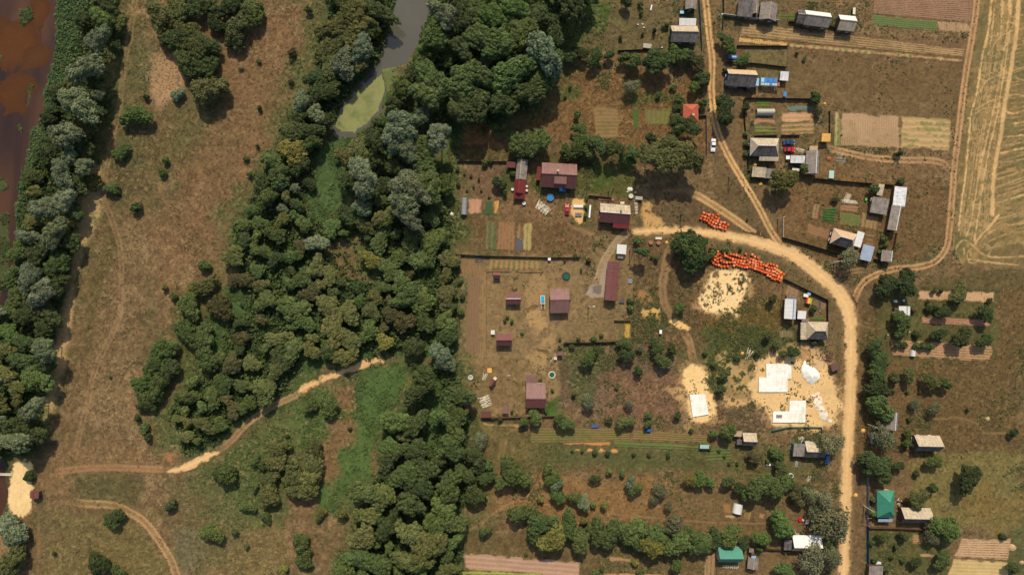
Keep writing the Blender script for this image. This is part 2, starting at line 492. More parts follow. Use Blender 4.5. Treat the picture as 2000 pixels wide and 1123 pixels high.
LB = [
 # west meadow: straw band beside the belt, olive runs
 ([(165,330),(210,370),(190,430),(160,500),(140,600),(125,700),(100,780),(85,860),(80,800),(95,700),(115,600),(135,500),(150,400)], (200,168,116), 3, 2.5, .9),
 ([(180,60),(240,30),(250,120),(225,230),(200,330),(175,300),(190,200),(205,120)], (94,90,50), 4, 3, .85),
 ([(215,420),(235,460),(205,560),(185,640),(165,700),(160,640),(180,540),(195,460)], (94,82,46), 4, 4, .75),
 ([(300,100),(345,110),(350,200),(300,230),(285,180)], (172,132,96), 4, 5, .7),
 ([(280,200),(360,190),(350,260),(300,360),(270,360),(280,280)], (112,92,58), 4, 6, .6),
 ([(260,40),(330,60),(320,130),(270,200),(240,160)], (104,94,62), 4, 6, .6),
 ([(440,60),(640,0),(600,120),(560,230),(490,360),(450,440),(400,500),(330,560),(300,480),(350,330),(430,200)], (134,98,66), 6, 8, .55),
 ([(90,880),(200,850),(330,900),(330,930),(150,930),(150,1000),(90,1010),(75,940)], (136,104,70), 4, 5, .7),
 ([(150,925),(290,925),(270,990),(210,985),(160,970)], (92,86,52), 4, 4, .7),
 ([(100,1010),(250,1010),(320,1080),(330,1123),(100,1123)], (124,102,60), 5, 6, .6),
 ([(345,1030),(395,1040),(405,1090),(375,1123),(350,1123)], (118,106,82), 4, 3, .8),
 ([(410,980),(520,1020),(600,1123),(380,1123),(420,1060)], (114,100,58), 5, 6, .6),
 ([(430,880),(500,840),(560,800),(560,900),(520,1000),(450,1000),(400,940)], (96,92,54), 5, 6, .65),
 ([(640,750),(690,740),(690,850),(650,950),(600,1020),(560,1000),(620,900),(650,820)], (128,98,64), 3, 3, .75),
 ([(310,690),(345,700),(335,820),(330,890),(290,880),(300,780)], (104,88,54), 5, 5, .6),
 ([(420,890),(560,780),(640,750),(640,840),(600,930),(560,1000),(500,1030),(420,1010),(380,950),(395,905)], (88,98,52), 6, 8, .75, None, .9),
 ([(330,930),(420,920),(470,1010),(430,1123),(350,1123),(350,1040),(330,1000)], (104,96,60), 6, 8, .6, None, .6),
 ([(280,760),(340,740),(345,880),(300,880)], (98,94,54), 5, 6, .6, None, .6),
 ([(100,990),(300,1000),(330,1123),(90,1123)], (112,100,60), 6, 9, .5, None, .6),
 ([(240,60),(300,90),(290,200),(260,330),(230,330),(225,220)], (98,94,58), 5, 6, .6, None, .6),
 ([(350,200),(430,190),(400,260),(350,330),(320,300)], (104,92,56), 5, 7, .5, None, .6),
 ([(600,0),(650,0),(630,60),(590,170),(560,200),(570,100)], (108,96,58), 5, 6, .5, None, .6),
 # green sward
 ([(690,715),(800,710),(795,760),(760,800),(735,850),(720,920),(690,980),(640,1010),(605,1025),(640,950),(680,880),(695,800)], (80,104,52), 5, 6, .9, None, 1.2),
 ([(590,770),(655,745),(660,790),(640,850),(600,900),(570,880),(575,820)], (86,102,52), 5, 6, .75, None, 1),
 ([(560,700),(640,690),(600,760),(540,800),(500,800)], (80,96,44), 4, 3, .8, None, 1),
 ([(620,280),(665,262),(690,270),(670,330),(655,400),(640,450),(605,430),(600,380),(615,330)], (82,98,56), 3, 3, .95, None, 1.2),
 ([(735,230),(770,190),(765,150),(745,180),(700,240),(660,265),(690,275)], (64,92,42), 3, 2, .9, None, 1.1),
 ([(640,470),(700,455),(735,500),(760,540),(730,565),(640,550),(615,520)], (112,92,58), 3, 3, .9, None, .5),
 ([(690,470),(720,480),(740,530),(770,560),(740,570),(700,540)], (84,94,46), 3, 3, .8, None, .8),
 ([(845,640),(880,600),(885,700),(790,710),(770,690)], (66,100,42), 3, 3, .9, None, 1.1),
 ([(880,560),(905,560),(900,840),(880,840)], (98,76,52), 2, 2, .8),
 ([(815,800),(850,720),(880,760),(860,850),(850,950),(840,1030),(810,1060),(830,900)], (64,96,42), 3, 3, .9, None, 1.1),
 ([(740,1000),(840,990),(830,1060),(760,1060)], (76,98,50), 3, 3, .9, None, 1.1),
 ([(370,560),(450,560),(500,620),(440,740),(360,730),(330,640)], (84,94,46), 5, 5, .6, None, .8),
 ([(400,620),(480,600),(480,700),(420,720)], (70,98,48), 4, 4, .8, None, 1),
 ([(330,760),(360,740),(380,830),(420,880),(380,900),(335,880)], (86,96,56), 4, 4, .7, None, 1),
 ([(115,0),(185,0),(170,60),(150,90),(145,130),(110,130),(105,60)], (74,112,56), 2, 2, .95, None, 1.2),
 ([(85,130),(150,120),(130,180),(105,250),(80,240),(90,180)], (74,112,56), 2, 2, .95, None, 1.2),
 ([(60,240),(100,240),(60,340),(45,420),(40,480),(30,470),(45,340)], (66,100,50), 2, 2, .9, None, 1.2),
 ([(0,580),(60,560),(80,660),(60,720),(50,800),(0,830)], (64,100,50), 2, 2, .95, None, 1.2),
 ([(0,880),(20,900),(20,1010),(0,1030)], (84,76,48), 2, 2, .9),
 ([(870,240),(905,250),(900,300),(895,400),(870,440),(850,380),(860,300)], (80,104,52), 3, 3, .8, None, 1),
 # village, north
 ([(1100,0),(1380,0),(1375,95),(1100,100)], (104,90,58), 3, 4, .9, None, .3),
 ([(1110,0),(1200,0),(1180,60),(1140,90),(1100,100)], (74,92,40), 3, 5, .8, None, .5),
 ([(1000,200),(1090,130),(1230,140),(1380,160),(1380,300),(1000,260)], (126,92,56), 3, 6, .8, None, .6),
 ([(1085,175),(1130,170),(1130,195),(1090,200)], (88,88,48), 2, 2, .9),
 ([(1220,180),(1320,180),(1320,205),(1220,205)], (84,84,44), 2, 3, .8),
 ([(930,230),(980,240),(980,290),(910,290),(915,250)], (156,104,64), 3, 4, .8),
 ([(880,285),(1250,300),(1240,325),(880,315)], (92,80,46), 2, 2, .8),
 ([(893,318),(1000,320),(1000,385),(893,385)], (120,92,66), 2, 3, .9, None, .3),
 ([(985,320),(1010,325),(1006,400),(975,380)], (72,80,40), 2, 2, .8),
 ([(1040,340),(1150,320),(1240,320),(1235,385),(1150,380),(1130,400),(1040,380)], (86,86,42), 2, 3, .85),
 ([(1150,325),(1210,330),(1200,378),(1150,378)], (74,86,36), 2, 3, .8),
 ([(985,380),(1145,385),(1130,450),(985,450)], (130,98,66), 2, 3, .8, None, .2),
 ([(880,430),(1140,430),(1140,495),(880,495)], (114,86,56), 2, 2, .85, None, .3),
 ([(1130,385),(1160,385),(1165,455),(1120,445)], (98,90,50), 2, 3, .7),
 ([(895,500),(1150,505),(1140,660),(1090,670),(1100,810),(930,815),(895,790)], (142,114,78), 2, 4, .9, None, .12),
 ([(950,540),(1070,530),(1080,600),(960,640)], (140,112,74), 3, 5, .6, None, .1),
 ([(900,720),(1010,700),(1040,790),(930,800)], (124,98,62), 3, 4, .6, None, .1),
 ([(1065,785),(1100,775),(1100,812),(1065,812)], (66,96,38), 1.5, 1.5, .9),
 ([(1150,470),(1240,480),(1235,670),(1100,665),(1140,560)], (134,108,72), 2, 4, .8, None, .15),
 ([(1225,470),(1330,480),(1380,560),(1420,640),(1360,700),(1240,680),(1238,500)], (108,84,54), 3, 4, .8, None, .6),
 ([(1250,610),(1310,600),(1330,640),(1260,650)], (78,80,42), 3, 3, .7, None, 1),
 ([(1270,380),(1360,370),(1480,440),(1520,470),(1500,480),(1400,455),(1290,445),(1255,440),(1250,400)], (104,82,56), 3, 4, .85, None, .12),
 ([(1400,320),(1440,350),(1520,460),(1500,470),(1440,420),(1370,375)], (102,82,54), 3, 4, .85, None, .12),
 ([(1345,470),(1530,545),(1525,640),(1400,700),(1350,600)], (116,88,56), 3, 5, .7, None, .4),
 ([(1400,590),(1520,600),(1520,670),(1420,690),(1370,650)], (102,84,40), 3, 4, .8, None, .6),
 ([(1100,672),(1235,675),(1330,690),(1330,830),(1100,815)], (122,96,74), 3, 5, .8, None, .8),
 ([(1105,675),(1170,675),(1175,740),(1130,790),(1105,740)], (92,94,54), 3, 5, .75, None, 1),
 ([(1180,740),(1330,710),(1340,820),(1180,825)], (128,94,68), 3, 5, .8, None, .4),
 ([(1375,650),(1560,640),(1560,690),(1490,700),(1470,760),(1390,780),(1360,700)], (84,86,46), 3, 6, .85, None, 1.1),
 ([(1400,790),(1510,790),(1500,835),(1400,840)], (104,84,60), 3, 4, .8, None, .6),
 ([(960,850),(1400,862),(1600,880),(1600,940),(1400,930),(1070,925),(950,900)], (98,90,54), 3, 5, .85, None, .15),
 ([(1050,880),(1400,885),(1400,920),(1080,905)], (88,88,50), 3, 4, .7, None, .1),
 ([(1060,925),(1320,930),(1300,1000),(1100,1010),(930,1010),(910,960),(1000,940)], (142,106,66), 3, 6, .8, None, .4),
 ([(1320,950),(1500,960),(1520,1050),(1400,1030),(1310,1000)], (116,92,58), 3, 6, .8, None, .25),
 ([(905,1040),(1400,1040),(1400,1123),(905,1123)], (110,90,56), 3, 3, .8, None, .25),
 ([(1450,1060),(1620,1060),(1620,1123),(1450,1123)], (120,94,62), 3, 4, .8, None, .15),
 ([(930,820),(1010,815),(1040,870),(1000,910),(950,900)], (112,96,58), 3, 4, .8, None, .5),
 # verges
 ([(1380,90),(1475,95),(1460,240),(1475,330),(1540,440),(1530,460),(1440,330),(1395,230)], (118,92,62), 2, 3, .85, None, .1),
 ([(1500,330),(1850,345),(1850,480),(1720,520),(1600,510),(1520,460)], (114,86,54), 3, 5, .85, None, .25),
 ([(1620,520),(1740,520),(1700,600),(1680,700),(1680,1123),(1655,1123),(1668,640),(1650,600)], (112,88,60), 2, 3, .8, None, .12),
 ([(1600,540),(1650,600),(1645,830),(1620,830),(1620,620),(1540,545)], (110,90,58), 2, 3, .8, None, .1),
 # east yards
 ([(1414,60),(1900,75),(1890,130),(1540,110),(1414,100)], (122,92,64), 2, 3, .8, None, .1),
 ([(1540,110),(1890,130),(1870,245),(1610,215),(1535,190)], (116,92,60), 3, 4, .95, None, .06),
 ([(1610,105),(1890,130),(1875,200),(1650,190)], (112,86,56), 3, 5, .7, None, .06),
 ([(1460,90),(1540,98),(1538,160),(1470,150)], (112,98,62), 2, 2, .8, None, .1),
 ([(1600,290),(1860,310),(1850,340),(1700,360),(1600,345)], (126,96,62), 3, 4, .7, None, .2),
 ([(1530,365),(1640,365),(1640,400),(1530,460)], (122,90,58), 3, 3, .7, None, .2),
 ([(1640,700),(1720,560),(2000,560),(2000,900),(1660,900)], (108,84,52), 4, 6, .85, None, .35),
 ([(1712,560),(1950,560),(1945,705),(1715,700)], (92,86,50), 2, 2, .85, None, .12),
 ([(1780,890),(2000,880),(2000,1040),(1900,1035),(1820,1020),(1790,960)], (124,110,64), 3, 4, .85, None, .35),
 ([(1900,940),(2000,960),(2000,1030),(1860,1025)], (126,100,56), 3, 6, .6, None, .3),
 ([(1690,1035),(1860,1040),(1850,1123),(1690,1123)], (88,86,48), 2, 3, .85, None, .3),
 ([(1980,1030),(2000,1030),(2000,1123),(1960,1123),(1970,1060)], (88,88,52), 2, 2, .8, None, .2),
 ([(1700,560),(2000,520),(2000,560),(1800,565)], (98,84,52), 3, 3, .8, None, .2),
]
GC *= np.array((.97, 1.06, 1.10), np.float32)
for it in LB:
    land(it[0], it[1], it[2], it[3], it[4], None, it[5] if len(it) > 5 else None, it[6] if len(it) > 6 else None)

# green fringes along the woods
WOODFRINGE = True
# forest floor under the trees
WOODS = {
 'belt': [(172,-20),(225,-20),(232,40),(200,110),(200,190),(185,260),(160,340),(148,420),(135,500),(122,580),(100,660),(88,740),(75,820),(68,885),(-20,900),(-20,590),(20,520),(48,400),(70,330),(100,250),(128,180),(150,100)],
 'west': [(650,-20),(778,-20),(757,70),(742,115),(690,170),(655,215),(635,255),(615,300),(598,350),(590,420),(560,440),(470,450),(500,370),(540,290),(585,200),(620,120),(640,40)],
 'east': [(815,-20),(1115,-20),(1100,60),(1080,170),(1030,215),(960,240),(890,240),(850,300),(872,390),(875,470),(760,445),(700,400),(665,350),(700,290),(740,250),(765,190),(800,140),(820,60)],
 'mid': [(455,440),(590,420),(640,445),(690,400),(760,440),(875,470),(885,560),(885,700),(780,690),(680,705),(590,695),(555,760),(490,800),(425,865),(360,875),(338,810),(372,745),(440,735),(445,640),(490,560),(450,510)],
 'south': [(805,712),(885,715),(915,800),(905,900),(915,960),(895,1020),(905,1150),(650,1150),(690,1070),(700,980),(745,920),(755,830),(800,790)],
}
GAPS = [[(640,470),(700,455),(735,500),(760,540),(730,560),(640,545),(615,515)],
        [(620,280),(665,262),(690,270),(670,330),(650,400),(640,450),(605,430),(600,380),(615,330)],
        [(603,600),(628,596),(632,650),(606,655)], [(590,690),(640,682),(650,712),(596,722)], [(440,560),(495,552),(498,615),(452,625)], [(692,676),(738,672),(736,702),(694,704)], [(400,615),(430,640),(425,690),(395,690)], [(745,430),(765,440),(760,480),(740,470)], [(655,370),(690,360),(680,420),(655,430)],
        [(815,800),(850,720),(880,760),(860,850),(850,950),(840,1030),(810,1060),(830,900)],
        [(845,640),(880,600),(885,700),(790,710),(770,690)]]
for nm, pl in WOODS.items():
    wp = [P(*p) for p in pl]; sl = window(wp, 14)
    d = sd_poly(wp, sl)
    m = (sm(-11, 1, d + N5[sl] * 14 + N12[sl] * 12) * .7).astype(np.float32)
    GC[sl] = mixc(GC[sl], A(84, 92, 50), m); LUSH[sl] = np.maximum(LUSH[sl], m)
for nm, pl in WOODS.items():
    land(pl, (70, 84, 44), 3, 2, .85, None, 1.0, 1.0)
for g in GAPS[1:]:
    land(g, (80, 98, 54), 2, 2, .8, None, 1.0, 1.2)
land(GAPS[0], (118, 96, 62), 2, 3, .9, None, .8, .5)
land([(690,480),(720,490),(745,540),(730,560),(700,530)], (86,96,52), 2, 3, .8, None, .8, 1)

# fine speckle of dead stalks and leaf litter in the colour of the land
sp = .5 + N07 * 1.1 + N2 * .9
GC *= (0.74 + 0.52 * np.clip(sp, 0, 1.2))[..., None]
stalk = sm(.16, .34, N07 + .4 * N5) * np.clip(LUSH, 0, .9)
GC[:] = mixc(GC, A(176, 142, 100), (stalk * .55).astype(np.float32) * (LUSH < .95))

GC *= np.array((.90, .955, .94), np.float32)
# ---- stubble field beyond the east track
FIELD = [(1915,-20),(1905,60),(1896,130),(1885,220),(1872,320),(1866,420),(1860,480),(1880,520),(2030,528),(2100,528),(2100,-20)]
fp = [P(*p) for p in FIELD]; slF = window(fp, 3)
mF = sm(-.6, .6, sd_poly(fp, slF) + N2[slF] * 2)
fc = np.empty(GC[slF].shape, np.float32)
fc[:] = A(120, 102, 64)
fc[:] = mixc(fc, A(108, 100, 62), .8 * sm(-.05, .2, N12[slF]))
fc[:] = mixc(fc, A(150, 122, 76), sm(.0, .25, N5[slF] + N2[slF] * .5) * .6)
WSTRAW = (206, 168, 112)
VL = [  # (polyline, half width px, opacity)
 ([(1938,-10),(1930,60),(1918,115),(1908,180),(1896,225),(1893,262),(1889,300),(1885,350),(1877,400),(1872,450)], 2.2, 1),
 ([(1990,-10),(1985,60),(1975,130),(1963,200),(1955,260),(1945,310),(1940,350),(1938,420)], 5.0, .9),
 ([(1945,-10),(1938,60),(1930,110)], 1.5, .7), ([(1957,-10),(1957,30)], 3, .8), ([(1971,-10),(1972,28)], 4, .8),
 ([(1957,25),(1953,80),(1948,60)], 1.5, .7), ([(1970,30),(1960,110),(1945,190),(1930,260),(1912,340),(1897,430),(1887,462)], 2.0, .75),
 ([(1972,60),(1958,160),(1944,240),(1930,300),(1915,390),(1903,470)], 2.2, .85),
 ([(1948,60),(1946,110),(1935,170),(1918,250),(1905,330)], 1.2, .6),
 ([(1935,180),(1920,270),(1908,350)], 1.2, .6), ([(1955,200),(1943,280),(1932,360),(1925,440)], 1, .5),
 ([(1920,330),(1915,370),(1905,395),(1896,400)], 1.4, .6), ([(1886,300),(1884,380),(1880,440)], .9, .4),
 ([(1950,420),(1935,440),(1918,458),(1905,475)], 2.6, .8), ([(1925,380),(1922,440),(1916,455)], 1.2, .5),
 ([(1860,440),(1863,470),(1860,500)], 1.5, .5),
 ([(1870,480),(1880,470),(1892,472),(1905,485),(1920,497),(1945,503),(2010,500)], 1.6, .7),
 ([(1870,480),(1866,492),(1872,505),(1880,512)], 1.2, .6),
 ([(1890,505),(1930,512),(1990,518)], 1.4, .7), ([(1895,492),(1896,500)], 1.6, .7), ([(1882,485),(1884,496)], 1.6, .7),
 ([(1925,488),(1960,478),(2010,470)], 1.0, .5), ([(1915,480),(1945,465),(1975,455),(2010,452)], 1.0, .5),
 ([(1930,500),(1935,490),(1950,474),(1980,472),(2010,478)], 1.0, .5),
 ([(1920,465),(1950,445),(2010,435)], 1.1, .6), ([(1935,430),(1960,425),(2010,410)], 1.2, .6),
 ([(1900,420),(1935,418)], 1, .5), ([(1900,400),(1940,398),(2010,378)], 1.6, .65),
 ([(1893,402),(1915,385),(1937,378)], 1.2, .6), ([(1945,368),(2010,342)], 1.5, .65), ([(1945,385),(2010,364)], 1.1, .5),
 ([(1948,350),(1975,342),(2010,328)], 1.4, .6), ([(1955,318),(2010,310)], 1.2, .5), ([(1955,300),(1985,293),(2010,288)], 2.2, .85),
 ([(1960,284),(2010,276)], 1, .4), ([(1968,268),(2010,264)], 2.0, .8), ([(1982,243),(2010,236)], 2.2, .85),
 ([(1960,252),(2010,243)], 1, .5), ([(1905,215),(1930,200),(1960,190),(1985,185),(2010,190)], 2, .7),
 ([(1935,212),(1950,210),(1970,222),(1990,220),(2010,212)], 2.0, .75), ([(1890,232),(1905,222),(1925,210),(1935,212)], 1.3, .6),
 ([(1905,222),(1900,245),(1905,262),(1915,275)], 1.2, .5), ([(1896,262),(1905,285),(1925,300),(1950,300)], 1.2, .6),
 ([(1915,180),(1925,160),(1945,150),(1975,140),(2010,128)], 1.6, .7), ([(1935,175),(1960,160),(1985,150)], 1.4, .6),
 ([(1925,135),(1935,142),(1955,152),(1980,153),(2010,160)], 1.3, .6), ([(1940,90),(1950,75),(1975,62),(2010,54)], 1.6, .7),
 ([(1945,100),(1965,98),(2010,80)], 1, .5), ([(1935,125),(1960,118),(2010,105)], 1, .5), ([(1948,48),(1970,44),(1985,50)], 1.4, .6),
 ([(1916,110),(1928,60),(1934,0)], .8, .5),
]
for k in range(22):
    o_ = rng.uniform(0, 58)
    VL.append(([(1938 + o_, -10), (1921 + o_ * .95 + rng.uniform(-3, 3), 120), (1900 + o_ + rng.uniform(-3, 3), 250), (1886 + o_ + rng.uniform(-4, 4), 360), (1874 + o_ * .9, 460)], .6, .45))
for k in range(16):
    a0 = 1.2 + k * .11
    VL.append(([(1905 + 20 * math.cos(a0 + t * .5) * (1 + .12 * k) + t * 12, 500 - (18 + 4.5 * k) * math.sin(a0 * .4 + t * .35)) for t in range(5)], .7, .5))
    VL.append(([(1888 + k * 4, 300 + 12 * k), (1905 + k * 4, 290 + 12 * k - 10 * (k % 3)), (1935 + 3 * k, 296 + 11 * k), (2012, 270 + 12 * k)], .7, .35))
for cx_, cy_, rr_ in ((1917, 240, 22), (1925, 140, 18), (1930, 330, 26), (1900, 500, 14), (1945, 200, 30), (1940, 90, 20)):
    VL.append(([(cx_ + rr_ * .8 * math.cos(a), cy_ + rr_ * math.sin(a)) for a in np.linspace(.4, 5.2, 12)], .9, .55))
for k in range(34):
    y = 40 + k * 12 + rng.uniform(-4, 4)
    VL.append(([(1965 + rng.uniform(-14, 10), y), (2012, y - rng.uniform(4, 14))], .8, .4))
STRAWM = np.zeros((NY, NX), np.float32)
for pl, hw, op in VL:
    pts = spline(pl); sl = window(pts, 3)
    if GX[sl].size == 0: continue
    d, _, _ = dist_line(pts, sl)
    w = hw * S * .82
    m = sm(w * 1.5, w * .5, d + N2[sl] * .7 + N07[sl] * .6) * op * (.55 + .9 * np.clip(N5[sl] + .5, 0, 1))
    STRAWM[sl] = np.maximum(STRAWM[sl], np.clip(m, 0, 1))
fc *= (0.82 + 0.5 * np.clip(N07[slF] * 1.2 + N2[slF] + .3, 0, 1))[..., None]
fc[:] = mixc(fc, A(*WSTRAW), np.clip(STRAWM[slF] * 1.0, 0, 1))
FIELD_C, FIELD_M = fc, mF
LUSH[slF] *= (1 - mF)
ROUGH[slF] = ROUGH[slF] * (1 - mF) + .3 * mF

# ---- water bodies: the land dips below the water level
RIVER = [(-60,-30),(118,-30),(108,40),(112,100),(100,130),(85,180),(88,215),(60,260),(48,330),(35,400),(36,480),(24,560),(14,600),(-60,620)]
RIV2 = [(-60,880),(4,900),(10,930),(14,1000),(4,1010),(-60,1030)]
POND = [(778,-30),(866,-30),(846,20),(822,70),(812,105),(795,125),(765,135),(748,140),(755,180),(742,220),(715,245),(690,262),(662,268),(650,262),(652,245),(668,205),(690,185),(700,165),(745,110),(752,80),(765,40)]
for pl, dep in ((RIVER, 1.2), (RIV2, 1.2), (POND, 1.2)):
    wp = [P(*p) for p in pl]; sl = window(wp, 4)
    d = sd_poly(wp, sl) + N2[sl] * 1.5 + N5[sl] * 3
    m = sm(-1.0, 1.2, d)
    GZ[sl] -= (m * dep).astype(np.float32)
    GC[sl] = mixc(GC[sl], A(84, 78, 50), m * .8)
    LUSH[sl] *= (1 - m)
# sand bar and weed islands in the river
for pl, hh in (([(35,15),(60,10),(66,28),(55,50),(42,52),(33,35)], 1.0), ([(52,160),(64,165),(60,200),(50,210),(48,190)], .95),
               ([(0,100),(6,115),(2,125),(-10,120)], .9), ([(-5,345),(12,350),(16,370),(0,380),(-10,370)], .95),
               ([(-5,420),(16,410),(20,470),(12,560),(-5,590)], .95), ([(32,240),(44,245),(42,262),(33,258)], .9), ([(20,400),(34,380),(40,300),(44,330),(40,420),(30,470)], .8)):
    wp = [P(*p) for p in pl]; sl = window(wp, 3)
    if GX[sl].size == 0: continue
    m = sm(-.8, .8, sd_poly(wp, sl) + N2[sl] * 2)
    GZ[sl] += (m * hh).astype(np.float32)
    GC[sl] = mixc(GC[sl], A(74, 80, 46), m); LUSH[sl] = np.maximum(LUSH[sl], m)

land([(190,330),(205,360),(175,430),(160,500),(150,560),(140,640),(130,700),(110,760),(100,800),(92,790),(108,690),(125,600),(138,520),(150,440),(165,380)], (196,160,110), 3, 1.5, .75, None, .9, .5)
land([(300,105),(345,115),(345,195),(310,225),(290,180)], (172,138,98), 4, 5, .6, None, .9, .5)
land([(750,120),(775,132),(768,160),(758,190),(750,180),(742,140)], (104,112,66), 1, 1, .9, None, .3, .5)
# ---- tracks, sand and plots are sheets laid on the land; they smooth the land below
SHEETS = []      # (name, label, cat, kind, slice, mask, colour array, z lift, mat)


def sheet(name, sl, m, col, lift, mat='ground', bump=None, label=None, cat=None, kind='structure', group=None):
    if GX[sl].size == 0: return
    m = np.clip(m, 0, 1).astype(np.float32)
    ROUGH[sl] *= 1 - .85 * m
    LUSH[sl] *= 1 - np.clip(m * 1.4, 0, 1)
    SHEETS.append((name, label, cat, kind, sl, m, col, lift, mat, bump, group))


SAND = (226, 178, 112)


def road(name, pl, w, rgb, lift, mode='full', op=1.0, edge=1.0, rough=.5, gauge=1.6, mid=None, mat='ground'):
    """w = full width in px (or per-point third value). mode: full | ruts"""
    pl = [(p[0], p[1], p[2] if len(p) > 2 else w) for p in pl]
    pts = spline(pl)
    sl = window(pts, w * S + 3)
    d, side, wid = dist_line(pts, sl)
    hw = wid * S / 2
    wob = N2[sl] * rough * 2 + N07[sl] * rough * 1.2
    edge_m = sm(edge * .5, -edge * .5, d + wob - hw)
    if mode == 'ruts':
        g = gauge / 2
        r = sm(.75, .2, np.abs(np.abs(side) - g * 1.1) + np.abs(wob) * .5)
        m = np.maximum(r * op, edge_m * (.0 if mid is None else mid))
        m *= sm(.4, -.3, d - hw - .3)
        for e_ in (pts[0], pts[-1]): m *= sm(.5, 7.0, np.hypot(GX[sl] - e_[0], GY[sl] - e_[1])) if min(abs(e_[0]) - 172, abs(e_[1]) - 96) < 0 and abs(e_[1]) < 97 else 1
        m *= .62 + .7 * np.clip(N12[sl] + N5[sl] * .6 + .5, 0, 1)
    else:
        m = edge_m * op
        # fainter wheel lines run along the carriageway
        m = m * (1 - .22 * sm(.45, .0, np.abs(np.abs(side) - hw * .8)) * np.clip(N5[sl] * 2 + .6, 0, 1)) * (1 - .18 * sm(.3, 0, np.abs(side + N12[sl] * 2)) * np.clip(N5[sl] * 2 + .5, 0, 1))
    c = np.empty(m.shape + (3,), np.float32); c[:] = A(*rgb)
    c *= (0.9 + .22 * np.clip(N5[sl] + N07[sl] * .6 + .5, 0, 1) + (.07 * np.cos(side / (hw + .01) * 7) if mode == 'full' else 0))[..., None]
    sheet(name, sl, m, c, lift, mat)


MAINROAD = [(1646,1145,21),(1649,1080,22),(1651,1000,22),(1655,900,23),(1657,850,24),(1660,760,24),(1662,690,25),(1661,640,26),(1653,600,30),(1636,570,29),(1612,545,27),(1582,520,27),(1552,500,30),(1525,488,26),(1470,472,20),(1410,459,19),(1350,452,17),(1300,450,15),(1262,452,12),(1240,454,10)]
road('road', [(p[0], p[1], p[2] * .86) for p in MAINROAD], 24, (224,182,124), 5, 'full', 1, 1.4, .7, mat='sand')
road('road_verge', [(p[0], p[1], p[2] + 8) for p in MAINROAD], 24, (166,132,90), 2, 'full', .38, 2.2, 1.4)
road('track_north', [(1377,-12),(1384,60),(1391,120),(1390,180),(1398,245),(1420,300),(1450,352),(1482,405),(1505,450),(1535,492)], 12, (218,172,112), 3, 'ruts', .95, gauge=1.25, mid=.25)
road('track_diagonal', [(1335,372),(1362,382),(1400,405),(1440,432),(1480,462),(1530,492)], 15, (206,162,106), 2, 'ruts', .85, gauge=1.5, mid=.45)
road('track_field_edge', [(1668,612,12),(1668,590,13),(1680,560,12),(1700,542,12),(1745,526),(1790,522),(1825,512),(1848,484),(1855,440),(1860,380),(1863,335),(1872,260),(1884,160),(1897,80),(1906,20),(1909,-12)], 11, (190,146,100), 2, 'ruts', .85, gauge=1.3, mid=.3)
road('track_link', [(1610,530),(1640,535),(1680,528),(1710,528)], 8, (164,126,84), 2, 'ruts', .6, gauge=1.2, mid=.2)
road('track_east_yard', [(1600,284),(1640,295),(1700,308),(1760,313),(1820,314),(1845,322),(1858,345)], 11, (182,142,98), 3, 'ruts', .8, gauge=1.35, mid=.25)
road('track_building_site', [(1320,460),(1306,490),(1298,530),(1293,570),(1300,600),(1318,625),(1335,640)], 17, (150,116,80), 2, 'ruts', .85, gauge=1.7, mid=.55)
road('track_site_south', [(1325,632),(1345,665),(1352,695),(1360,725)], 14, (164,126,84), 2, 'ruts', .8, gauge=1.6, mid=.5)
road('track_yard', [(1245,454),(1218,460),(1198,482),(1182,505),(1170,535),(1158,570)], 15, (166,142,108), 2, 'ruts', .85, gauge=1.6, mid=.6)
road('track_meadow', [(266,-12),(252,80),(242,130),(234,200),(218,280),(204,350),(203,390),(222,440),(236,500),(235,600),(228,632),(205,680),(185,725),(170,790),(155,850),(143,908)], 10, (160,126,90), 2, 'ruts', .4, gauge=1.2, mid=.12)
road('track_meadow_branch', [(310,375),(285,405),(258,435),(238,480)], 10, (122,104,64), 1, 'ruts', .4, gauge=1.2, mid=.1)
road('track_wood_edge', [(90,925),(160,915),(230,913),(300,916),(345,918)], 13, (164,122,84), 2, 'ruts', .7, gauge=1.3, mid=.45)
road('track_wood_edge', [(418,887),(450,862),(485,825),(530,795),(580,770),(600,755)], 11, (166,132,92), 3, 'ruts', .9, gauge=1.3, mid=.6)
road('track_wood_edge', [(740,706),(790,700),(850,703),(900,703)], 8, (112,88,60), 2, 'ruts', .5, gauge=1.2, mid=.3)
road('track_sand_patch', [(332,920,7),(355,914,13),(385,902,14),(408,890,11),(425,884,5)], 13, (230,184,128), 4, 'full', 1, .8, .7, mat='sand')
road('track_sand_patch', [(583,768,6),(600,755,12),(640,738,10),(680,722,11),(720,708,12),(747,702,6)], 12, (222,176,118), 4, 'full', 1, .8, .8, mat='sand')
road('track_southwest', [(135,978),(165,983),(215,986),(250,998),(285,1022),(315,1062),(335,1095),(348,1135)], 14, (188,146,98), 2, 'ruts', .75, gauge=1.75, mid=.3)
road('footpath', [(75,1010),(76,1060),(73,1130)], 5, (150,116,78), 1, 'full', .5, 1, .5)
road('footpath', [(905,1042),(940,1020),(985,988),(1018,974),(1045,955)], 3, (168,128,88), 1, 'full', .6, .8, .3)
road('footpath', [(1018,974),(1045,984),(1070,985)], 3, (168,128,88), 1, 'full', .5, .8, .3)
road('footpath', [(1180,1003),(1250,1008),(1310,1014),(1400,1020),(1500,1022)], 2.6, (156,122,84), 1, 'full', .55, .8, .3)
road('footpath', [(1790,806),(1830,818),(1870,815),(1900,824),(1912,830),(1922,845),(1960,846),(2010,848)], 2.6, (150,124,76), 1, 'full', .6, .7, .3)
road('footpath', [(1675,632),(1700,640),(1713,643),(1745,632)], 3, (150,124,84), 1, 'full', .45, .8, .3)
road('footpath', [(1065,665),(1100,632),(1130,600),(1160,580)], 5, (156,124,80), 1, 'full', .6, 1, .4)
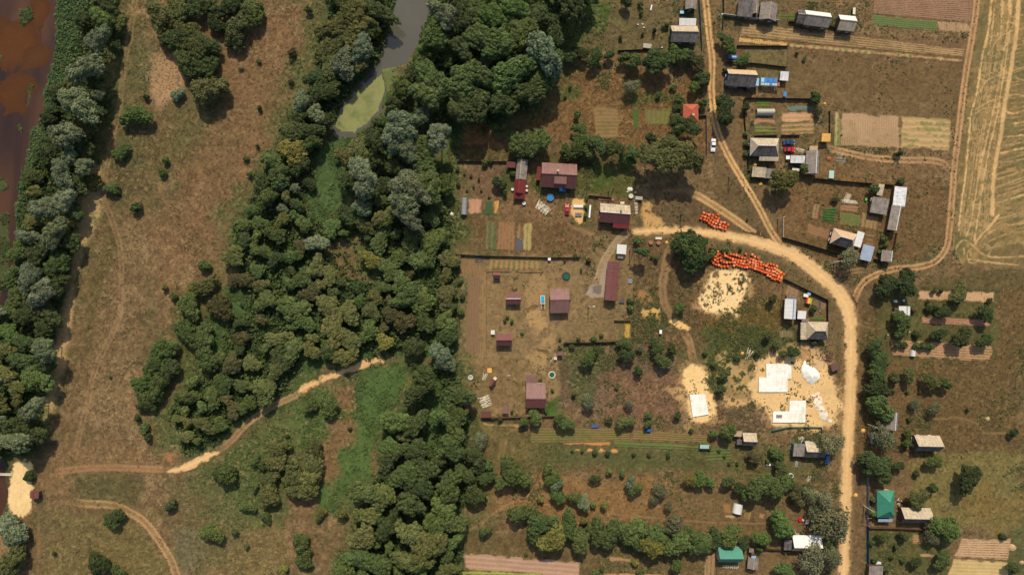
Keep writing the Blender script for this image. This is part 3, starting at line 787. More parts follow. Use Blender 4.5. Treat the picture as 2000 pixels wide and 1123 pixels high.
road('footpath', [(1120,445),(1150,455),(1170,470)], 6, (160,124,84), 1, 'full', .55, 1, .5)
road('footpath', [(1265,385),(1285,400),(1300,375),(1345,372)], 6, (166,122,82), 1, 'full', .45, 1.2, .8)
road('footpath', [(930,815),(945,835),(965,855)], 5, (150,120,76), 1, 'full', .5, 1, .5)
road('footpath', [(1040,1105),(480,1075),(440,1070)], 2, (150,122,80), 1, 'full', .0, 1, .5)
road('footpath', [(1100,812),(1125,815),(1130,800),(1180,798),(1240,790)], 3, (168,130,92), 1, 'full', .5, 1, .4)
road('footpath', [(1400,925),(1480,925),(1600,945)], 3, (150,116,78), 1, 'full', .35, 1, .4)
road('footpath', [(1225,480),(1226,540),(1222,600)], 5, (140,110,72), 1, 'full', .3, 1, .4)


def patch(name, poly_px, rgb, lift, soft=.8, amp=1.5, op=1.0, holes=0.0, hs=None, mat='sand', label=None, cat=None, bump=None, kind='structure', vary=.18, group=None):
    poly = [P(*p) for p in poly_px]; sl = window(poly, amp + 2)
    d = sd_poly(poly, sl) + NC[sl] * amp * 2 + N07[sl] * amp * .9
    m = sm(-soft / 2, soft / 2, d) * op
    if holes:
        hn = N2[sl] * .9 + N07[sl] * 1.1
        m = m * (1 - sm(holes, holes + .12, hn + .05 * np.clip(1 - d / 6, 0, 1)))
    c = np.empty(m.shape + (3,), np.float32); c[:] = A(*rgb)
    c *= (1 - vary / 2 + vary * np.clip(N5[sl] * .8 + N2[sl] * .6 + .5, 0, 1))[..., None]
    b = None
    if bump: b = (np.clip(d, 0, bump[0]) / bump[0]) ** .7 * bump[1]
    sheet(name, sl, m, c, lift, mat, b, label, cat, kind, group)


patch('sand_lot', [(28,905),(48,898),(62,902),(66,925),(60,945),(68,952),(60,965),(62,1000),(45,1010),(22,1002),(17,975),(20,935)], (238,202,140), 3, 1.2, 1.4, vary=.3)
patch('sand_dust', [(1378,528),(1430,520),(1470,522),(1474,560),(1460,610),(1440,628),(1380,620),(1352,592),(1362,560)], (206,168,112), 1, 3, 3, .45, .1)
patch('sand_dust', [(1470,700),(1560,672),(1620,690),(1645,760),(1645,835),(1600,845),(1500,842),(1460,800),(1400,800),(1395,720)], (196,156,106), 1, 3, 4, .5, .12)
patch('sand_dust', [(1325,712),(1380,705),(1400,770),(1405,820),(1340,828),(1320,780)], (200,160,106), 1, 3, 4, .5, .12)
patch('sand_spread', [(1388,533),(1408,527),(1430,530),(1455,526),(1463,545),(1452,575),(1447,600),(1438,614),(1410,610),(1385,612),(1368,596),(1360,582),(1378,568),(1380,548)], (240,204,144), 3, 1.2, 1.3, 1, .2, vary=.3)
patch('sand_spread', [(1365,600),(1378,590),(1375,560),(1385,590),(1375,610)], (210,168,110), 2, 1.5, 1.5, .4)
patch('sand_spill', [(1308,628),(1318,622),(1338,632),(1352,640),(1340,646),(1322,640)], (230,186,116), 4, .6, .8, 1, .22)
patch('sand_spill', [(1335,722),(1352,712),(1372,716),(1384,735),(1385,765),(1398,790),(1394,812),(1372,822),(1350,820),(1342,800),(1344,775),(1333,748)], (236,196,132), 4, 1.2, 1.4, 1, .3, vary=.3)
patch('sand_spill', [(1300,762),(1335,745),(1350,790),(1330,790)], (200,158,104), 3, 2, 2.5, .6, .16)
patch('sand_yard', [(1478,712),(1488,700),(1530,692),(1556,700),(1566,686),(1590,696),(1615,712),(1625,735),(1636,760),(1640,800),(1632,826),(1600,838),(1560,832),(1505,832),(1500,812),(1480,790),(1462,782),(1468,750)], (226,186,126), 3, 1.4, 2.2, 1, .36, vary=.34)
patch('sand_yard', [(1410,776),(1470,775),(1510,780),(1500,795),(1440,796),(1412,790)], (208,166,108), 2, 1.2, 1.8, .85, .18)
patch('sand_yard', [(1398,700),(1420,690),(1450,720),(1478,745),(1470,775),(1440,760),(1410,725)], (190,156,100), 2, 1.6, 2.5, .7, .08)
patch('sand_yard', [(1560,676),(1600,678),(1620,700),(1600,720),(1560,700)], (206,166,112), 3, 1.2, 2.0, .8, .14)
patch('sand_patch', [(1255,395),(1278,388),(1272,415),(1290,425),(1305,446),(1262,450),(1254,425)], (208,162,98), 3, 1.6, 1.4, .8, .22)
patch('sand_patch', [(1120,388),(1142,390),(1140,432),(1128,436),(1118,420),(1115,400)], (216,174,110), 3, .9, .8)
patch('sand_patch', [(1252,600),(1290,602),(1288,622),(1258,624),(1250,612)], (212,172,98), 2, 1.2, 2.0, .85, .1)
patch('sand_patch', [(1246,572),(1268,570),(1270,590),(1250,596)], (168,126,72), 2, 1.5, 1.5, .7, .2)
patch('bare_patch', [(1025,610),(1055,600),(1075,625),(1060,645),(1030,640)], (190,152,98), 2, 1.5, 2.5, .65, .12)
patch('bare_patch', [(1035,540),(1060,535),(1066,590),(1030,600)], (176,140,92), 2, 1.5, 2.5, .55, .12)
patch('bare_patch', [(1035,695),(1065,690),(1062,730),(1040,735)], (180,144,92), 2, 1.5, 2.0, .6, .14)
patch('bare_patch', [(1060,660),(1085,655),(1075,685),(1060,680)], (180,144,92), 2, 1.5, 2.0, .55, .14)
patch('bare_patch', [(325,885),(345,878),(355,886),(335,905),(322,900)], (170,112,74), 2, 1, 1.2, .8, .25)
patch('concrete_apron', [(1182,516),(1187,512),(1183,560),(1181,582),(1155,582),(1143,574),(1150,560),(1158,556),(1170,556)], (162,144,122), 3, .6, .5)
patch('concrete_apron', [(1156,560),(1176,555),(1174,575),(1158,573)], (122,106,92), 4, .6, .5)
patch('rubble_spread', [(1590,690),(1622,694),(1628,720),(1606,722),(1592,712)], (206,176,134), 5, 1, 2.0, .8, .02)
patch('white_scatter', [(1582,772),(1598,770),(1608,790),(1622,808),(1624,822),(1600,818),(1596,800),(1586,790)], (236,226,204), 6, .8, 2.2, 1, .04, bump=(2, .4))
patch('white_scatter', [(1570,770),(1590,768),(1592,778),(1574,776)], (236,222,196), 5, .6, 1.0, .8, .05)
for q, (cx, cy, r) in enumerate([(1127,878,3.5),(1151,879,5),(1176,880,4),(1200,881,5.5),(1388,954,0.1)]):
    patch('straw_heap', [(cx + r * cos(a) * 1.2, cy + r * .65 * sin(a)) for a in np.linspace(0, 2 * pi, 9)[:-1]], (202,146,88), 3, .6, .6, 1,
          label=['round', 'long', 'oval', 'widest', 'faint'][q] + ' orange straw heap between orchard saplings, %s from the west' % ['first', 'second', 'third', 'fourth', 'fifth'][q],
          cat='straw heap', kind=None, bump=(.5, .25), group='straw heaps between the saplings')
# ---------------------------------------------------------------- garden plots
PLOT_JOBS = []


def plot(quad, rgb, crop=None, rows='x', gap=.7, amp=.10, cover=.5, label='', patchy=.5, name='garden_plot', cat='garden plot', strip=None, vary=.2, group=None):
    """quad px corners nw, ne, se, sw; rows='x' run west-east, 'y' run north-south"""
    q = [P(*p) for p in quad]
    sl = window(q, 1.5)
    m = sm(-.2, .3, sd_poly(q, sl))
    ROUGH[sl] *= 1 - m; LUSH[sl] *= 1 - m
    PLOT_JOBS.append((name, q, rgb, crop, rows, gap, amp, cover, label, patchy, cat, strip, vary, group, sl))


TAN = (192, 150, 112); RUD = (178, 128, 96); DRY = (200, 162, 112); GRN = (84, 104, 52); DGR = (58, 84, 42); YGR = (140, 136, 66); BRN = (136, 96, 68)
plot([(1448,44),(1884,96),(1882,114),(1444,72)], (180,144,100), (112,92,60), 'x', .8, .12, .5, 'long striped field of narrow furrows below the slate barns', .6)
plot([(1540,84),(1882,115),(1880,124),(1540,93)], (196,156,106), (106,112,64), 'y', 2.2, .1, .4, 'ragged strip of small garden beds along the striped field', 1.3)
plot([(1444,73),(1539,83),(1539,92),(1442,83)], (214,170,104), (96,84,50), 'y', .7, .12, .35, 'short golden stubble strip at the village end of the striped field', .3)
plot([(1706,-8),(1900,-8),(1898,46),(1704,28)], (170,128,102), (112,88,66), 'x', .62, .12, .5, 'brown furrowed field in the upper corner by the stubble', .4)
plot([(1704,29),(1830,41),(1830,62),(1700,50)], (128,120,76), (92,112,62), 'x', .7, .14, .8, 'green leafy crop bed under the brown furrowed field', .8)
plot([(1830,42),(1898,46),(1898,66),(1832,62)], (184,144,110), (100,98,60), 'y', 1.6, .06, .3, 'patchy tan bed at the end of the green crop', .9)
plot([(1629,217),(1642,218),(1641,286),(1628,286)], (200,164,116), (104,120,66), 'y', 1.6, .12, .55, 'narrow strip of sprawling green plants at the west edge of the wide tilled field', .9)
plot([(1642,218),(1759,226),(1757,291),(1641,286)], (188,150,112), (140,118,74), 'y', .8, .1, .35, 'wide pale tilled field behind the orange outhouse', 1.0)
plot([(1759,226),(1858,232),(1856,296),(1757,291)], (196,158,110), (128,128,72), 'x', 2.0, .12, .45, 'weed speckled pale field at the east track', 1.5)
plot([(1524,218),(1589,218),(1590,238),(1524,240)], (200,152,112), (120,84,60), 'x', 1.6, .08, .2, 'pinkish bare beds south of the cabbages', .4)
plot([(1534,207),(1588,207),(1589,218),(1536,220)], (120,106,84), (104,124,106), 'y', 1.0, .25, .85, 'blue green cabbage bed by the hedge', .3)
plot([(1524,241),(1590,238),(1591,262),(1524,264)], (182,140,96), (100,104,58), 'x', 1.5, .12, .5, 'straw beds with thin vegetable rows east of the greenhouse', .6)
plot([(1472,230),(1516,232),(1516,244),(1472,244)], (178,128,100), None, 'x', 1, .04, .1, 'small bare earth bed south of the silver greenhouse', .3)
plot([(1472,244),(1518,244),(1520,264),(1474,264)], (112,88,60), (110,120,58), 'x', 1.2, .2, .6, 'weedy vegetable strip along the hip roofed house', .9)
plot([(1474,196),(1512,196),(1512,210),(1474,210)], (104,100,54), (92,110,52), 'x', 1.0, .2, .7, 'green bed behind the silver greenhouse', .8)
plot([(1603,404),(1634,404),(1630,440),(1602,434)], (84,92,48), (56,92,42), 'x', .9, .35, .95, 'dense dark green potato bed in the walled yard', .2)
plot([(1588,398),(1602,400),(1598,432),(1584,426)], (170,126,92), (80,100,50), 'y', 1.3, .12, .4, 'bed with a green strip beside the dark potato patch', .5)
plot([(1640,414),(1682,420),(1680,444),(1638,440)], (150,114,80), (92,108,54), 'y', 1.5, .2, .7, 'mixed green beds in front of the hip roofed cottage', .5)
plot([(1682,414),(1718,422),(1712,450),(1680,444)], (172,128,92), (100,104,50), 'y', 1.5, .15, .5, 'brown and green beds south of the slate sheds', .6)
plot([(1688,452),(1712,456),(1708,484),(1686,480)], (136,104,70), (100,92,48), 'x', 1.4, .2, .5, 'narrow weedy beds between cottage and long barn', .8)
plot([(1578,436),(1622,446),(1616,470),(1570,456)], (150,108,76), (150,116,80), 'x', .8, .1, .4, 'dry brown bed west of the cottage', .6)
plot([(1640,398),(1676,402),(1674,416),(1640,412)], (158,112,84), (110,90,54), 'x', 1, .1, .3, 'dug bed under the white boards', .6)
plot([(1792,564),(1942,570),(1941,592),(1790,588)], (206,160,120), (116,108,68), 'y', 1.0, .1, .3, 'pale bed with bushes at the top of the orchard', .9)
plot([(1800,618),(1936,624),(1936,639),(1799,632)], (196,140,110), (124,92,66), 'x', .75, .12, .45, 'narrow striped bed in the middle of the orchard', .3)
plot([(1736,662),(1938,672),(1938,706),(1742,697)], (190,142,106), (120,108,60), 'x', .9, .12, .45, 'long striped bed along the south side of the orchard', .7)
plot([(1742,682),(1764,682),(1764,697),(1742,696)], (190,140,98), None, 'x', 1, .03, .1, 'square of bare soil beside the white cover', .2)
plot([(1878,1050),(1975,1050),(1970,1094),(1860,1088)], (202,160,122), (128,104,70), 'x', .85, .1, .45, 'broad pinkish tilled field by the round green tree', .5)
plot([(1860,1090),(1972,1096),(1970,1140),(1845,1140)], (206,172,116), None, 'x', 1.2, .03, .1, 'bare cream field along the bottom edge', .4)
plot([(1781,1040),(1806,1040),(1800,1062),(1781,1062)], (176,134,92), (116,100,60), 'x', .8, .1, .4, 'small brown bed by the fence and grey shed', .6)
plot([(1796,1080),(1830,1081),(1828,1090),(1796,1088)], (192,146,108), None, 'x', .9, .03, .1, 'thin pink bed between two orchard bushes', .3)
plot([(905,1078),(1134,1096),(1134,1130),(904,1112)], (190,148,120), (150,112,88), 'x', 1.6, .10, .3, 'smooth pink ploughed field at the bottom edge', .1)
plot([(900,1112),(1060,1117),(1060,1140),(900,1140)], (160,140,80), (150,156,74), 'x', .9, .2, .8, 'yellow green crop strip below the pink field', .7)
plot([(1180,1117),(1290,1120),(1290,1140),(1175,1140)], (200,150,104), (130,110,66), 'x', .9, .1, .4, 'tan bed at the bottom edge east of the pink field', .6)
plot([(1190,1086),(1234,1088),(1232,1098),(1190,1096)], (190,146,104), (130,100,66), 'y', 1, .08, .3, 'short bare bed under the hedge shade', .5)
plot([(1375,1085),(1400,1078),(1398,1140),(1372,1140)], (182,136,100), (96,104,60), 'y', 1.3, .15, .5, 'beds west of the teal roofed house', .7)
plot([(1036,834),(1230,836),(1385,848),(1384,862),(1036,864)][:2] + [(1230,862),(1036,866)], (150,118,72), (96,100,54), 'x', .8, .14, .6, 'striped vegetable rows below the walled yard', .5)
plot([(1232,838),(1400,850),(1384,866),(1232,862)], (158,118,76), (98,98,54), 'x', .8, .14, .6, 'striped vegetable rows reaching toward the small slate sheds', .5)
plot([(1100,856),(1194,858),(1194,870),(1100,868)], (190,130,78), None, 'y', .8, .03, .2, 'orange brown bare strip under the vegetable rows', .3)
plot([(1196,860),(1366,868),(1366,880),(1196,873)], (118,108,62), (92,110,58), 'x', 1, .2, .7, 'green vegetable strip west of the pale green shelter', .8)
plot([(978,856),(992,858),(988,896),(972,894)], (130,104,68), (176,142,92), 'y', 2.0, .08, .3, 'mown strips at the head of the green sward', .6)
plot([(941,824),(1015,828),(1014,836),(945,832)], (190,142,90), (110,98,56), 'x', 1.2, .1, .35, 'pale trodden rows along the south wall', .5)
plot([(956,502),(1060,504),(1059,528),(952,528)], (178,134,92), (96,108,56), 'y', 1.75, .2, .55, 'row of narrow board edged beds below the north fence', .5)
plot([(914,540),(938,540),(938,690),(908,690)], (142,110,80), (122,94,68), 'y', .9, .06, .5, 'long reddish dug strip along the west fence', .4)
plot([(898,500),(948,520),(948,540),(896,540)], (146,112,76), (110,96,56), 'y', 1.2, .06, .4, 'rough brown bed north of the dug strip', .7)
plot([(940,530),(952,530),(952,690),(940,690)], (156,122,80), (126,94,64), 'y', 1.2, .06, .4, 'thin ochre strip beside the dug earth', .6)
plot([(914,388),(944,388),(942,420),(914,420)], (196,144,114), (150,110,80), 'y', 1.6, .08, .3, 'pink beds next to the west greenhouse', .3)
plot([(944,388),(964,390),(963,421),(944,420)], (92,96,60), (64,92,52), 'y', 1.6, .25, .85, 'dark green leafy bed west of the orange one', .3)
plot([(964,391),(975,392),(972,420),(963,420)], (206,150,84), (190,130,70), 'y', 1.6, .06, .3, 'orange straw bed beside the leafy beds', .3)
plot([(948,432),(972,432),(970,488),(946,488)], (140,116,82), (76,96,54), 'y', 1.7, .2, .6, 'long beds with green centre north of the wooden fence', .4)
plot([(973,433),(1008,434),(1005,490),(970,488)], (158,114,80), (116,96,58), 'y', 1.2, .1, .4, 'reddish brown plot between the green strips', .7)
plot([(1020,434),(1042,435),(1038,492),(1020,490)], (186,156,96), (118,124,76), 'y', 1.7, .12, .5, 'pale yellow strips with a green row', .4)
plot([(1008,434),(1020,434),(1020,466),(1008,466)], (160,124,84), (98,94,62), 'y', 1.7, .12, .5, 'short strips above the black film', .4)
plot([(1208,628),(1218,628),(1216,660),(1206,658)], (110,104,62), (92,104,52), 'y', 1.6, .2, .6, 'green bed beside the golden straw bed', .6)
plot([(1218,628),(1232,628),(1231,662),(1218,662)], (214,166,74), (92,92,44), 'y', 1.1, .12, .35, 'golden straw bed with dark plants at the wire fence', .3)
plot([(1536,550),(1562,560),(1560,580),(1532,576)], (164,128,92), (120,92,64), 'y', 1.5, .12, .45, 'striped bed beneath the fence corner by the orange blocks', .4)
plot([(1601,588),(1614,590),(1613,614),(1600,606)], (150,116,84), (110,84,60), 'y', 1.2, .1, .4, 'narrow bed inside the east fence of the small yard', .4)
plot([(1583,586),(1600,586),(1600,605),(1584,604)], (134,104,74), (116,100,56), 'y', 1.1, .12, .4, 'weedy bed beside the striped canopy', .7)
plot([(1577,616),(1612,618),(1612,630),(1580,628)], (92,100,48), (84,104,46), 'x', 1.0, .15, .7, 'green sward behind the slate hip house', .8)
plot([(1522,645),(1552,646),(1551,660),(1522,660)], (128,108,74), (150,130,96), 'y', 1, .12, .4, 'planted bed south of the white metal barn', .5)
plot([(1378,872),(1430,872),(1430,900),(1370,905)][:4], (104,94,58), (92,108,56), 'x', 1.1, .15, .6, 'patch of vegetables south of the pale green shelter', .8)
plot([(1412,982),(1430,982),(1430,1003),(1410,1003)], (160,116,70), None, 'x', 1, .03, .2, 'orange dug square beside the white tunnel', .2)
plot([(1413,1004),(1437,1006),(1436,1013),(1412,1011)], (190,160,120), (110,100,70), 'y', .8, .1, .3, 'narrow framed bed south of the white tunnel', .3)
plot([(1454,998),(1468,998),(1466,1016),(1452,1014)], (140,112,68), (176,142,92), 'y', 1.9, .08, .35, 'two thin straw strips east of the white tunnel', .4)
plot([(1484,1000),(1494,1003),(1492,1015),(1481,1012)], (178,128,98), (160,90,70), 'x', .8, .05, .3, 'little reddish brick pad in the grass', .4)
plot([(1155,208),(1210,210),(1208,270),(1165,272)], (150,116,78), (116,102,60), 'x', 1.3, .06, .4, 'faded fallow plot west of the tiled hut', 1.0)
plot([(1234,212),(1251,212),(1248,252),(1236,252)], (92,96,52), (78,96,46), 'y', 1.2, .15, .7, 'straight green bed in the fallow garden', .5)
plot([(1258,212),(1312,212),(1308,244),(1258,244)], (126,112,70), (112,118,56), 'y', 1.6, .15, .55, 'mixed beds shaded by the tiled hut trees', .8)
plot([(1522,28),(1556,24),(1556,42),(1520,38)], (88,98,52), (88,108,52), 'x', 1, .1, .6, 'square lawn between the slate sheds', .6)
plot([(1478,-10),(1640,-10),(1640,6),(1500,2)], (150,116,76), (110,104,58), 'x', 1.2, .2, .5, 'shrubby weed row along the top edge', 1.0)
plot([(1176,-8),(1250,-8),(1250,8),(1176,4)], (120,96,64), (98,92,52), 'x', 1.5, .1, .4, 'thin bed at the top edge by the green house', .9)

# ---------------------------------------------------------------- land
relief = (ROUGH * (N07 * .42 + N2 * .35 + .25 * N5)).astype(np.float32)
GZ += relief * .45
MARGIN = np.array([4, 12, 40, 120, 400, 1200, 4000, 12000.])
ax = np.concatenate([(xs[0] - MARGIN)[::-1], xs, xs[-1] + MARGIN]).astype(np.float32)
ay = np.concatenate([(ys[0] - MARGIN)[::-1], ys, ys[-1] + MARGIN]).astype(np.float32)
nm_ = len(MARGIN)


def pad(a, mode='edge'):
    w = [(nm_, nm_), (nm_, nm_)] + ([(0, 0)] if a.ndim == 3 else [])
    return np.pad(a, w, mode='edge')


Cp = pad(GC); Zp = pad(GZ)
far = np.zeros(Zp.shape, bool); far[:nm_ - 1] = 1; far[-nm_ + 1:] = 1; far[:, :nm_ - 1] = 1; far[:, -nm_ + 1:] = 1
Cp[far] = A(110, 92, 58); Zp[far] = 0
Xp, Yp = np.meshgrid(ax, ay)


def grid_faces(ny, nx, keep=None):
    i = np.arange(ny * nx).reshape(ny, nx)
    f = np.stack([i[:-1, :-1], i[:-1, 1:], i[1:, 1:], i[1:, :-1]], -1).reshape(-1, 4)
    if keep is not None: f = f[keep.ravel()]
    return f


V = np.stack([Xp, Yp, Zp], -1).reshape(-1, 3)
me = np_mesh('ground', V, grid_faces(*Xp.shape), Cp.reshape(-1, 3), MAT['ground'], smooth=True)
tag(link('ground', me), 'dry brown and olive meadow land under the village', kind='structure')


def lay(name, sl, m, col, lift, mat, bump=None, base_col=None, thr=.06):
    X, Y = GX[sl], GY[sl]
    keep = (m[:-1, :-1] + m[:-1, 1:] + m[1:, 1:] + m[1:, :-1]) / 4 > thr
    if not keep.any(): return None
    Z = GZ[sl] + .012 * lift
    if bump is not None: Z = Z + bump
    base = GC[sl] if base_col is None else base_col
    C = base * (1 - m[..., None]) + col * m[..., None]
    f = grid_faces(*X.shape, keep=keep)
    used, inv = np.unique(f, return_inverse=True)
    V = np.stack([X, Y, Z], -1).reshape(-1, 3)[used]
    me = np_mesh(name, V, inv.reshape(-1, 4), C.reshape(-1, 3)[used], MAT[mat], smooth=True)
    return link(name, me)


# stubble field and its straw
o = lay('stubble_field', slF, FIELD_M, FIELD_C, 1, 'ground')
tag(o, kind='structure')
o = lay('straw', slF, np.clip(STRAWM[slF] * FIELD_M, 0, 1), FIELD_C, 1.6, 'sand', bump=(STRAWM[slF] * .16 * (.6 + N07[slF] * 1.2)).astype(np.float32), base_col=FIELD_C, thr=.45)
tag(o, 'golden straw windrows criss-crossing the stubble field', kind='stuff')

seen_c = GC.copy()
for (name, label, cat, kind, sl, m, col, lift, mat, bump, group) in sorted(SHEETS, key=lambda s: s[7]):
    o = lay(name, sl, m, col, lift, mat, bump, base_col=seen_c[sl])
    seen_c[sl] = seen_c[sl] * (1 - m[..., None]) + col * m[..., None]
    if o: tag(o, label, cat, group, kind)

# plots with real furrows
for (name, q, rgb, crop, rows, gap, amp, cover, label, patchy, cat, strip, vary, group, sl) in PLOT_JOBS:
    q = np.array(q)
    lw = (np.linalg.norm(q[1] - q[0]) + np.linalg.norm(q[2] - q[3])) / 2
    lh = (np.linalg.norm(q[3] - q[0]) + np.linalg.norm(q[2] - q[1])) / 2
    res = .17 if lw * lh < 1500 else .22
    nu, nv = max(4, int(lw / res)), max(4, int(lh / res))
    u, v = np.meshgrid(np.linspace(0, 1, nu), np.linspace(0, 1, nv))
    xy = (q[0] * ((1 - u) * (1 - v))[..., None] + q[1] * (u * (1 - v))[..., None] + q[2] * (u * v)[..., None] + q[3] * ((1 - u) * v)[..., None])
    ii = np.clip(((xy[..., 0] - X0) / DX).astype(int), 0, NX - 1); jj = np.clip(((xy[..., 1] - Y0) / DX).astype(int), 0, NY - 1)
    n07, n2, n5, n12 = N07[jj, ii], N2[jj, ii], N5[jj, ii], N12[jj, ii]
    jit = rs.rand(*u.shape) - .5
    s = (v * lh if rows == 'x' else u * lw) + n5 * .25
    ph = .5 + .5 * np.cos(s / gap * 2 * pi)
    edge = np.minimum(np.minimum(u, 1 - u) * lw, np.minimum(v, 1 - v) * lh)
    em = sm(0, .7, edge + n2 * 1.6 + n5 * .8)
    z = .04 + em * amp * (ph * .7 + n07 * .5 + jit * .25)
    c = np.empty(u.shape + (3,), np.float32); c[:] = A(*rgb); c *= np.array((.98, 1.03, 1.0), np.float32)
    c = mixc(c, A(150, 122, 82), .35 * sm(0, .25, n12 + n5 * .6))
    c *= (1 - vary / 2 + vary * np.clip(n5 + n2 * .7 + .5 + jit * .5, 0, 1.3))[..., None]
    furrow = (1 - ph) * .16
    c *= (1 - furrow)[..., None]
    if crop is not None:
        t = ph * .55 + (n2 * .9 + n5 * .7) * patchy * 1.3 + jit * .4 + (cover - .5) * 1.5
        cm = sm(.25, .5, t)
        c = mixc(c, A(*crop), cm * (.7 + .3 * np.clip(n07 * 2 + .5, 0, 1)))
        z = z + cm * em * amp * .8 * (.7 + jit * .6)
    base = seen_c[jj, ii]
    c = base * (1 - em[..., None]) + c * em[..., None]
    GZs = GZ[jj, ii]
    V = np.concatenate([xy, (z + np.maximum(GZs, -.05) * (1 - em * .0))[..., None]], -1).reshape(-1, 3)
    me = np_mesh(name, V, grid_faces(*u.shape)[:, ::-1], c.reshape(-1, 3), MAT['soil'], smooth=True)
    tag(link(name, me), label, cat, group)

# ---------------------------------------------------------------- water
def water_mat(name, rough, cA, cB, cC, sc):
    m, nt, nl, b = new_mat(name, rough, .5)
    tc = nt.new('ShaderNodeTexCoord')
    mp = nt.new('ShaderNodeMapping'); mp.inputs['Scale'].default_value = (1, .45, 1); mp.inputs['Rotation'].default_value = (0, 0, .25)
    nl.new(tc.outputs['Object'], mp.inputs[0])
    n = nt.new('ShaderNodeTexNoise'); n.inputs['Scale'].default_value = sc; n.inputs['Detail'].default_value = 3; n.inputs['Distortion'].default_value = .8
    nl.new(mp.outputs[0], n.inputs['Vector'])
    r = nt.new('ShaderNodeValToRGB')
    e = r.color_ramp.elements
    e[0].position = .36; e[0].color = (*cA, 1); e[1].position = .6; e[1].color = (*cB, 1)
    x = e.new(.72); x.color = (*cC, 1)
    nl.new(n.outputs['Fac'], r.inputs[0]); nl.new(r.outputs[0], b.inputs['Base Color'])
    return m


MAT['river'] = water_mat('murky_brown_water', .12, A(46, 32, 22), A(76, 49, 27), A(88, 58, 32), .055)
MAT['pond'] = water_mat('still_grey_water', .08, A(74, 72, 60), A(92, 88, 74), A(84, 84, 72), .04)


def water(name, poly_px, z, mat):
    me = bpy.data.meshes.new(name)
    me.from_pydata([(*P(*p), z) for p in poly_px], [], [tuple(range(len(poly_px)))])
    me.materials.append(MAT[mat]); me.update()
    if me.polygons[0].normal.z < 0: me.flip_normals()
    return tag(link(name, me), kind='structure')


water('river', [(-320,-300),(150,-300),(140,100),(110,260),(80,420),(60,620),(40,1040),(-320,1060)], -.42, 'river')
water('pond_water', [(640,-260),(900,-260),(880,60),(860,140),(780,280),(640,285)], -.42, 'pond')
# shoals: pale sand just under the river surface
for pl, c in (([(70,88),(88,94),(80,118),(66,128),(58,124),(64,104)], (112,84,62)), ([(60,105),(74,92),(86,100),(74,126),(50,142),(40,136)], (92,60,36)),
              ([(0,42),(60,52),(80,90),(40,128),(5,140),(-20,100)], (98,58,30)), ([(66,4),(88,0),(90,30),(76,60),(60,50)], (98,58,30)), ([(24,150),(50,140),(56,170),(40,210),(12,220),(-10,180)], (92,56,30))):
    wp = [P(*p) for p in pl]; sl = window(wp, 3)
    d = sd_poly(wp, sl) + N5[sl] * 7 + N2[sl]
    m = sm(-2.5, 4, d).astype(np.float32) * .6
    X, Y = GX[sl], GY[sl]
    keep = (m[:-1, :-1] > .04)
    f = grid_faces(*X.shape, keep=keep)
    if not len(f): continue
    used, inv = np.unique(f, return_inverse=True)
    C = np.empty(X.shape + (3,), np.float32); C[:] = A(*c)
    C = C * m[..., None] + np.array(A(78, 49, 27), np.float32) * (1 - m[..., None])
    V = np.stack([X, Y, np.full(X.shape, -.405 + .004 * len(f) / 1e4 + .003 * pl[0][1] / 100)], -1).reshape(-1, 3)[used]
    o = link('river_shoal', np_mesh('river_shoal', V, inv.reshape(-1, 4), C.reshape(-1, 3)[used], MAT['sand'], smooth=True))
    tag(o, kind='structure')
# duckweed on the silted end of the pond
DW = [(748,140),(756,150),(748,185),(738,215),(715,240),(690,258),(668,256),(654,246),(662,225),(676,205),(690,186),(712,170),(730,155)]
wp = [P(*p) for p in DW]; sl = window(wp, 3)
d = sd_poly(wp, sl) + N2[sl] * 1.2 + N5[sl] * 1.5
dw = sm(-.3, .3, d).astype(np.float32)
C = np.empty(dw.shape + (3,), np.float32); C[:] = A(140, 140, 88)
C = mixc(C, A(116, 124, 76), sm(0, .3, N5[sl])); C = mixc(C, A(88, 84, 74), sm(.22, .36, N5[sl] + .3 * N2[sl]) * sm(4, 1, d))
X, Y = GX[sl], GY[sl]
f = grid_faces(*X.shape, keep=dw[:-1, :-1] > .4)
V = np.stack([X, Y, np.full(X.shape, -.41)], -1).reshape(-1, 3)
used, inv = np.unique(f, return_inverse=True)
o = link('duckweed', np_mesh('duckweed', V[used], inv.reshape(-1, 4), C.reshape(-1, 3)[used], MAT['sand'], smooth=True))
tag(o, 'pale green duckweed covering the silted end of the pond', 'duckweed', kind='stuff')


# ---------------------------------------------------------------- weeds, grass and undergrowth
def zat(x, y):
    i = np.clip(((x - X0) / DX).astype(int), 0, NX - 1); j = np.clip(((y - Y0) / DX).astype(int), 0, NY - 1)
    return GZ[j, i], j, i


def leaf_quads(cx, cy, cz, nx, ny, nz, size, r):
    """quads centred at c, facing n"""
    n = np.stack([nx, ny, nz], -1); n /= np.linalg.norm(n, axis=-1, keepdims=True) + 1e-9
    t = r.normal(size=n.shape); u = np.cross(n, t); u /= np.linalg.norm(u, axis=-1, keepdims=True) + 1e-9
    w = np.cross(n, u)
    c = np.stack([cx, cy, cz], -1); s = size[:, None]
    a = s * (.75 + .5 * r.rand(len(cx), 1))
    V = np.stack([c - u * s - w * a * .5, c + u * s * .6 - w * a * .7, c + u * s + w * a * .6, c - u * s * .5 + w * a], 1)
    F = np.arange(len(cx) * 4).reshape(-1, 4)
    return V.reshape(-1, 3), F


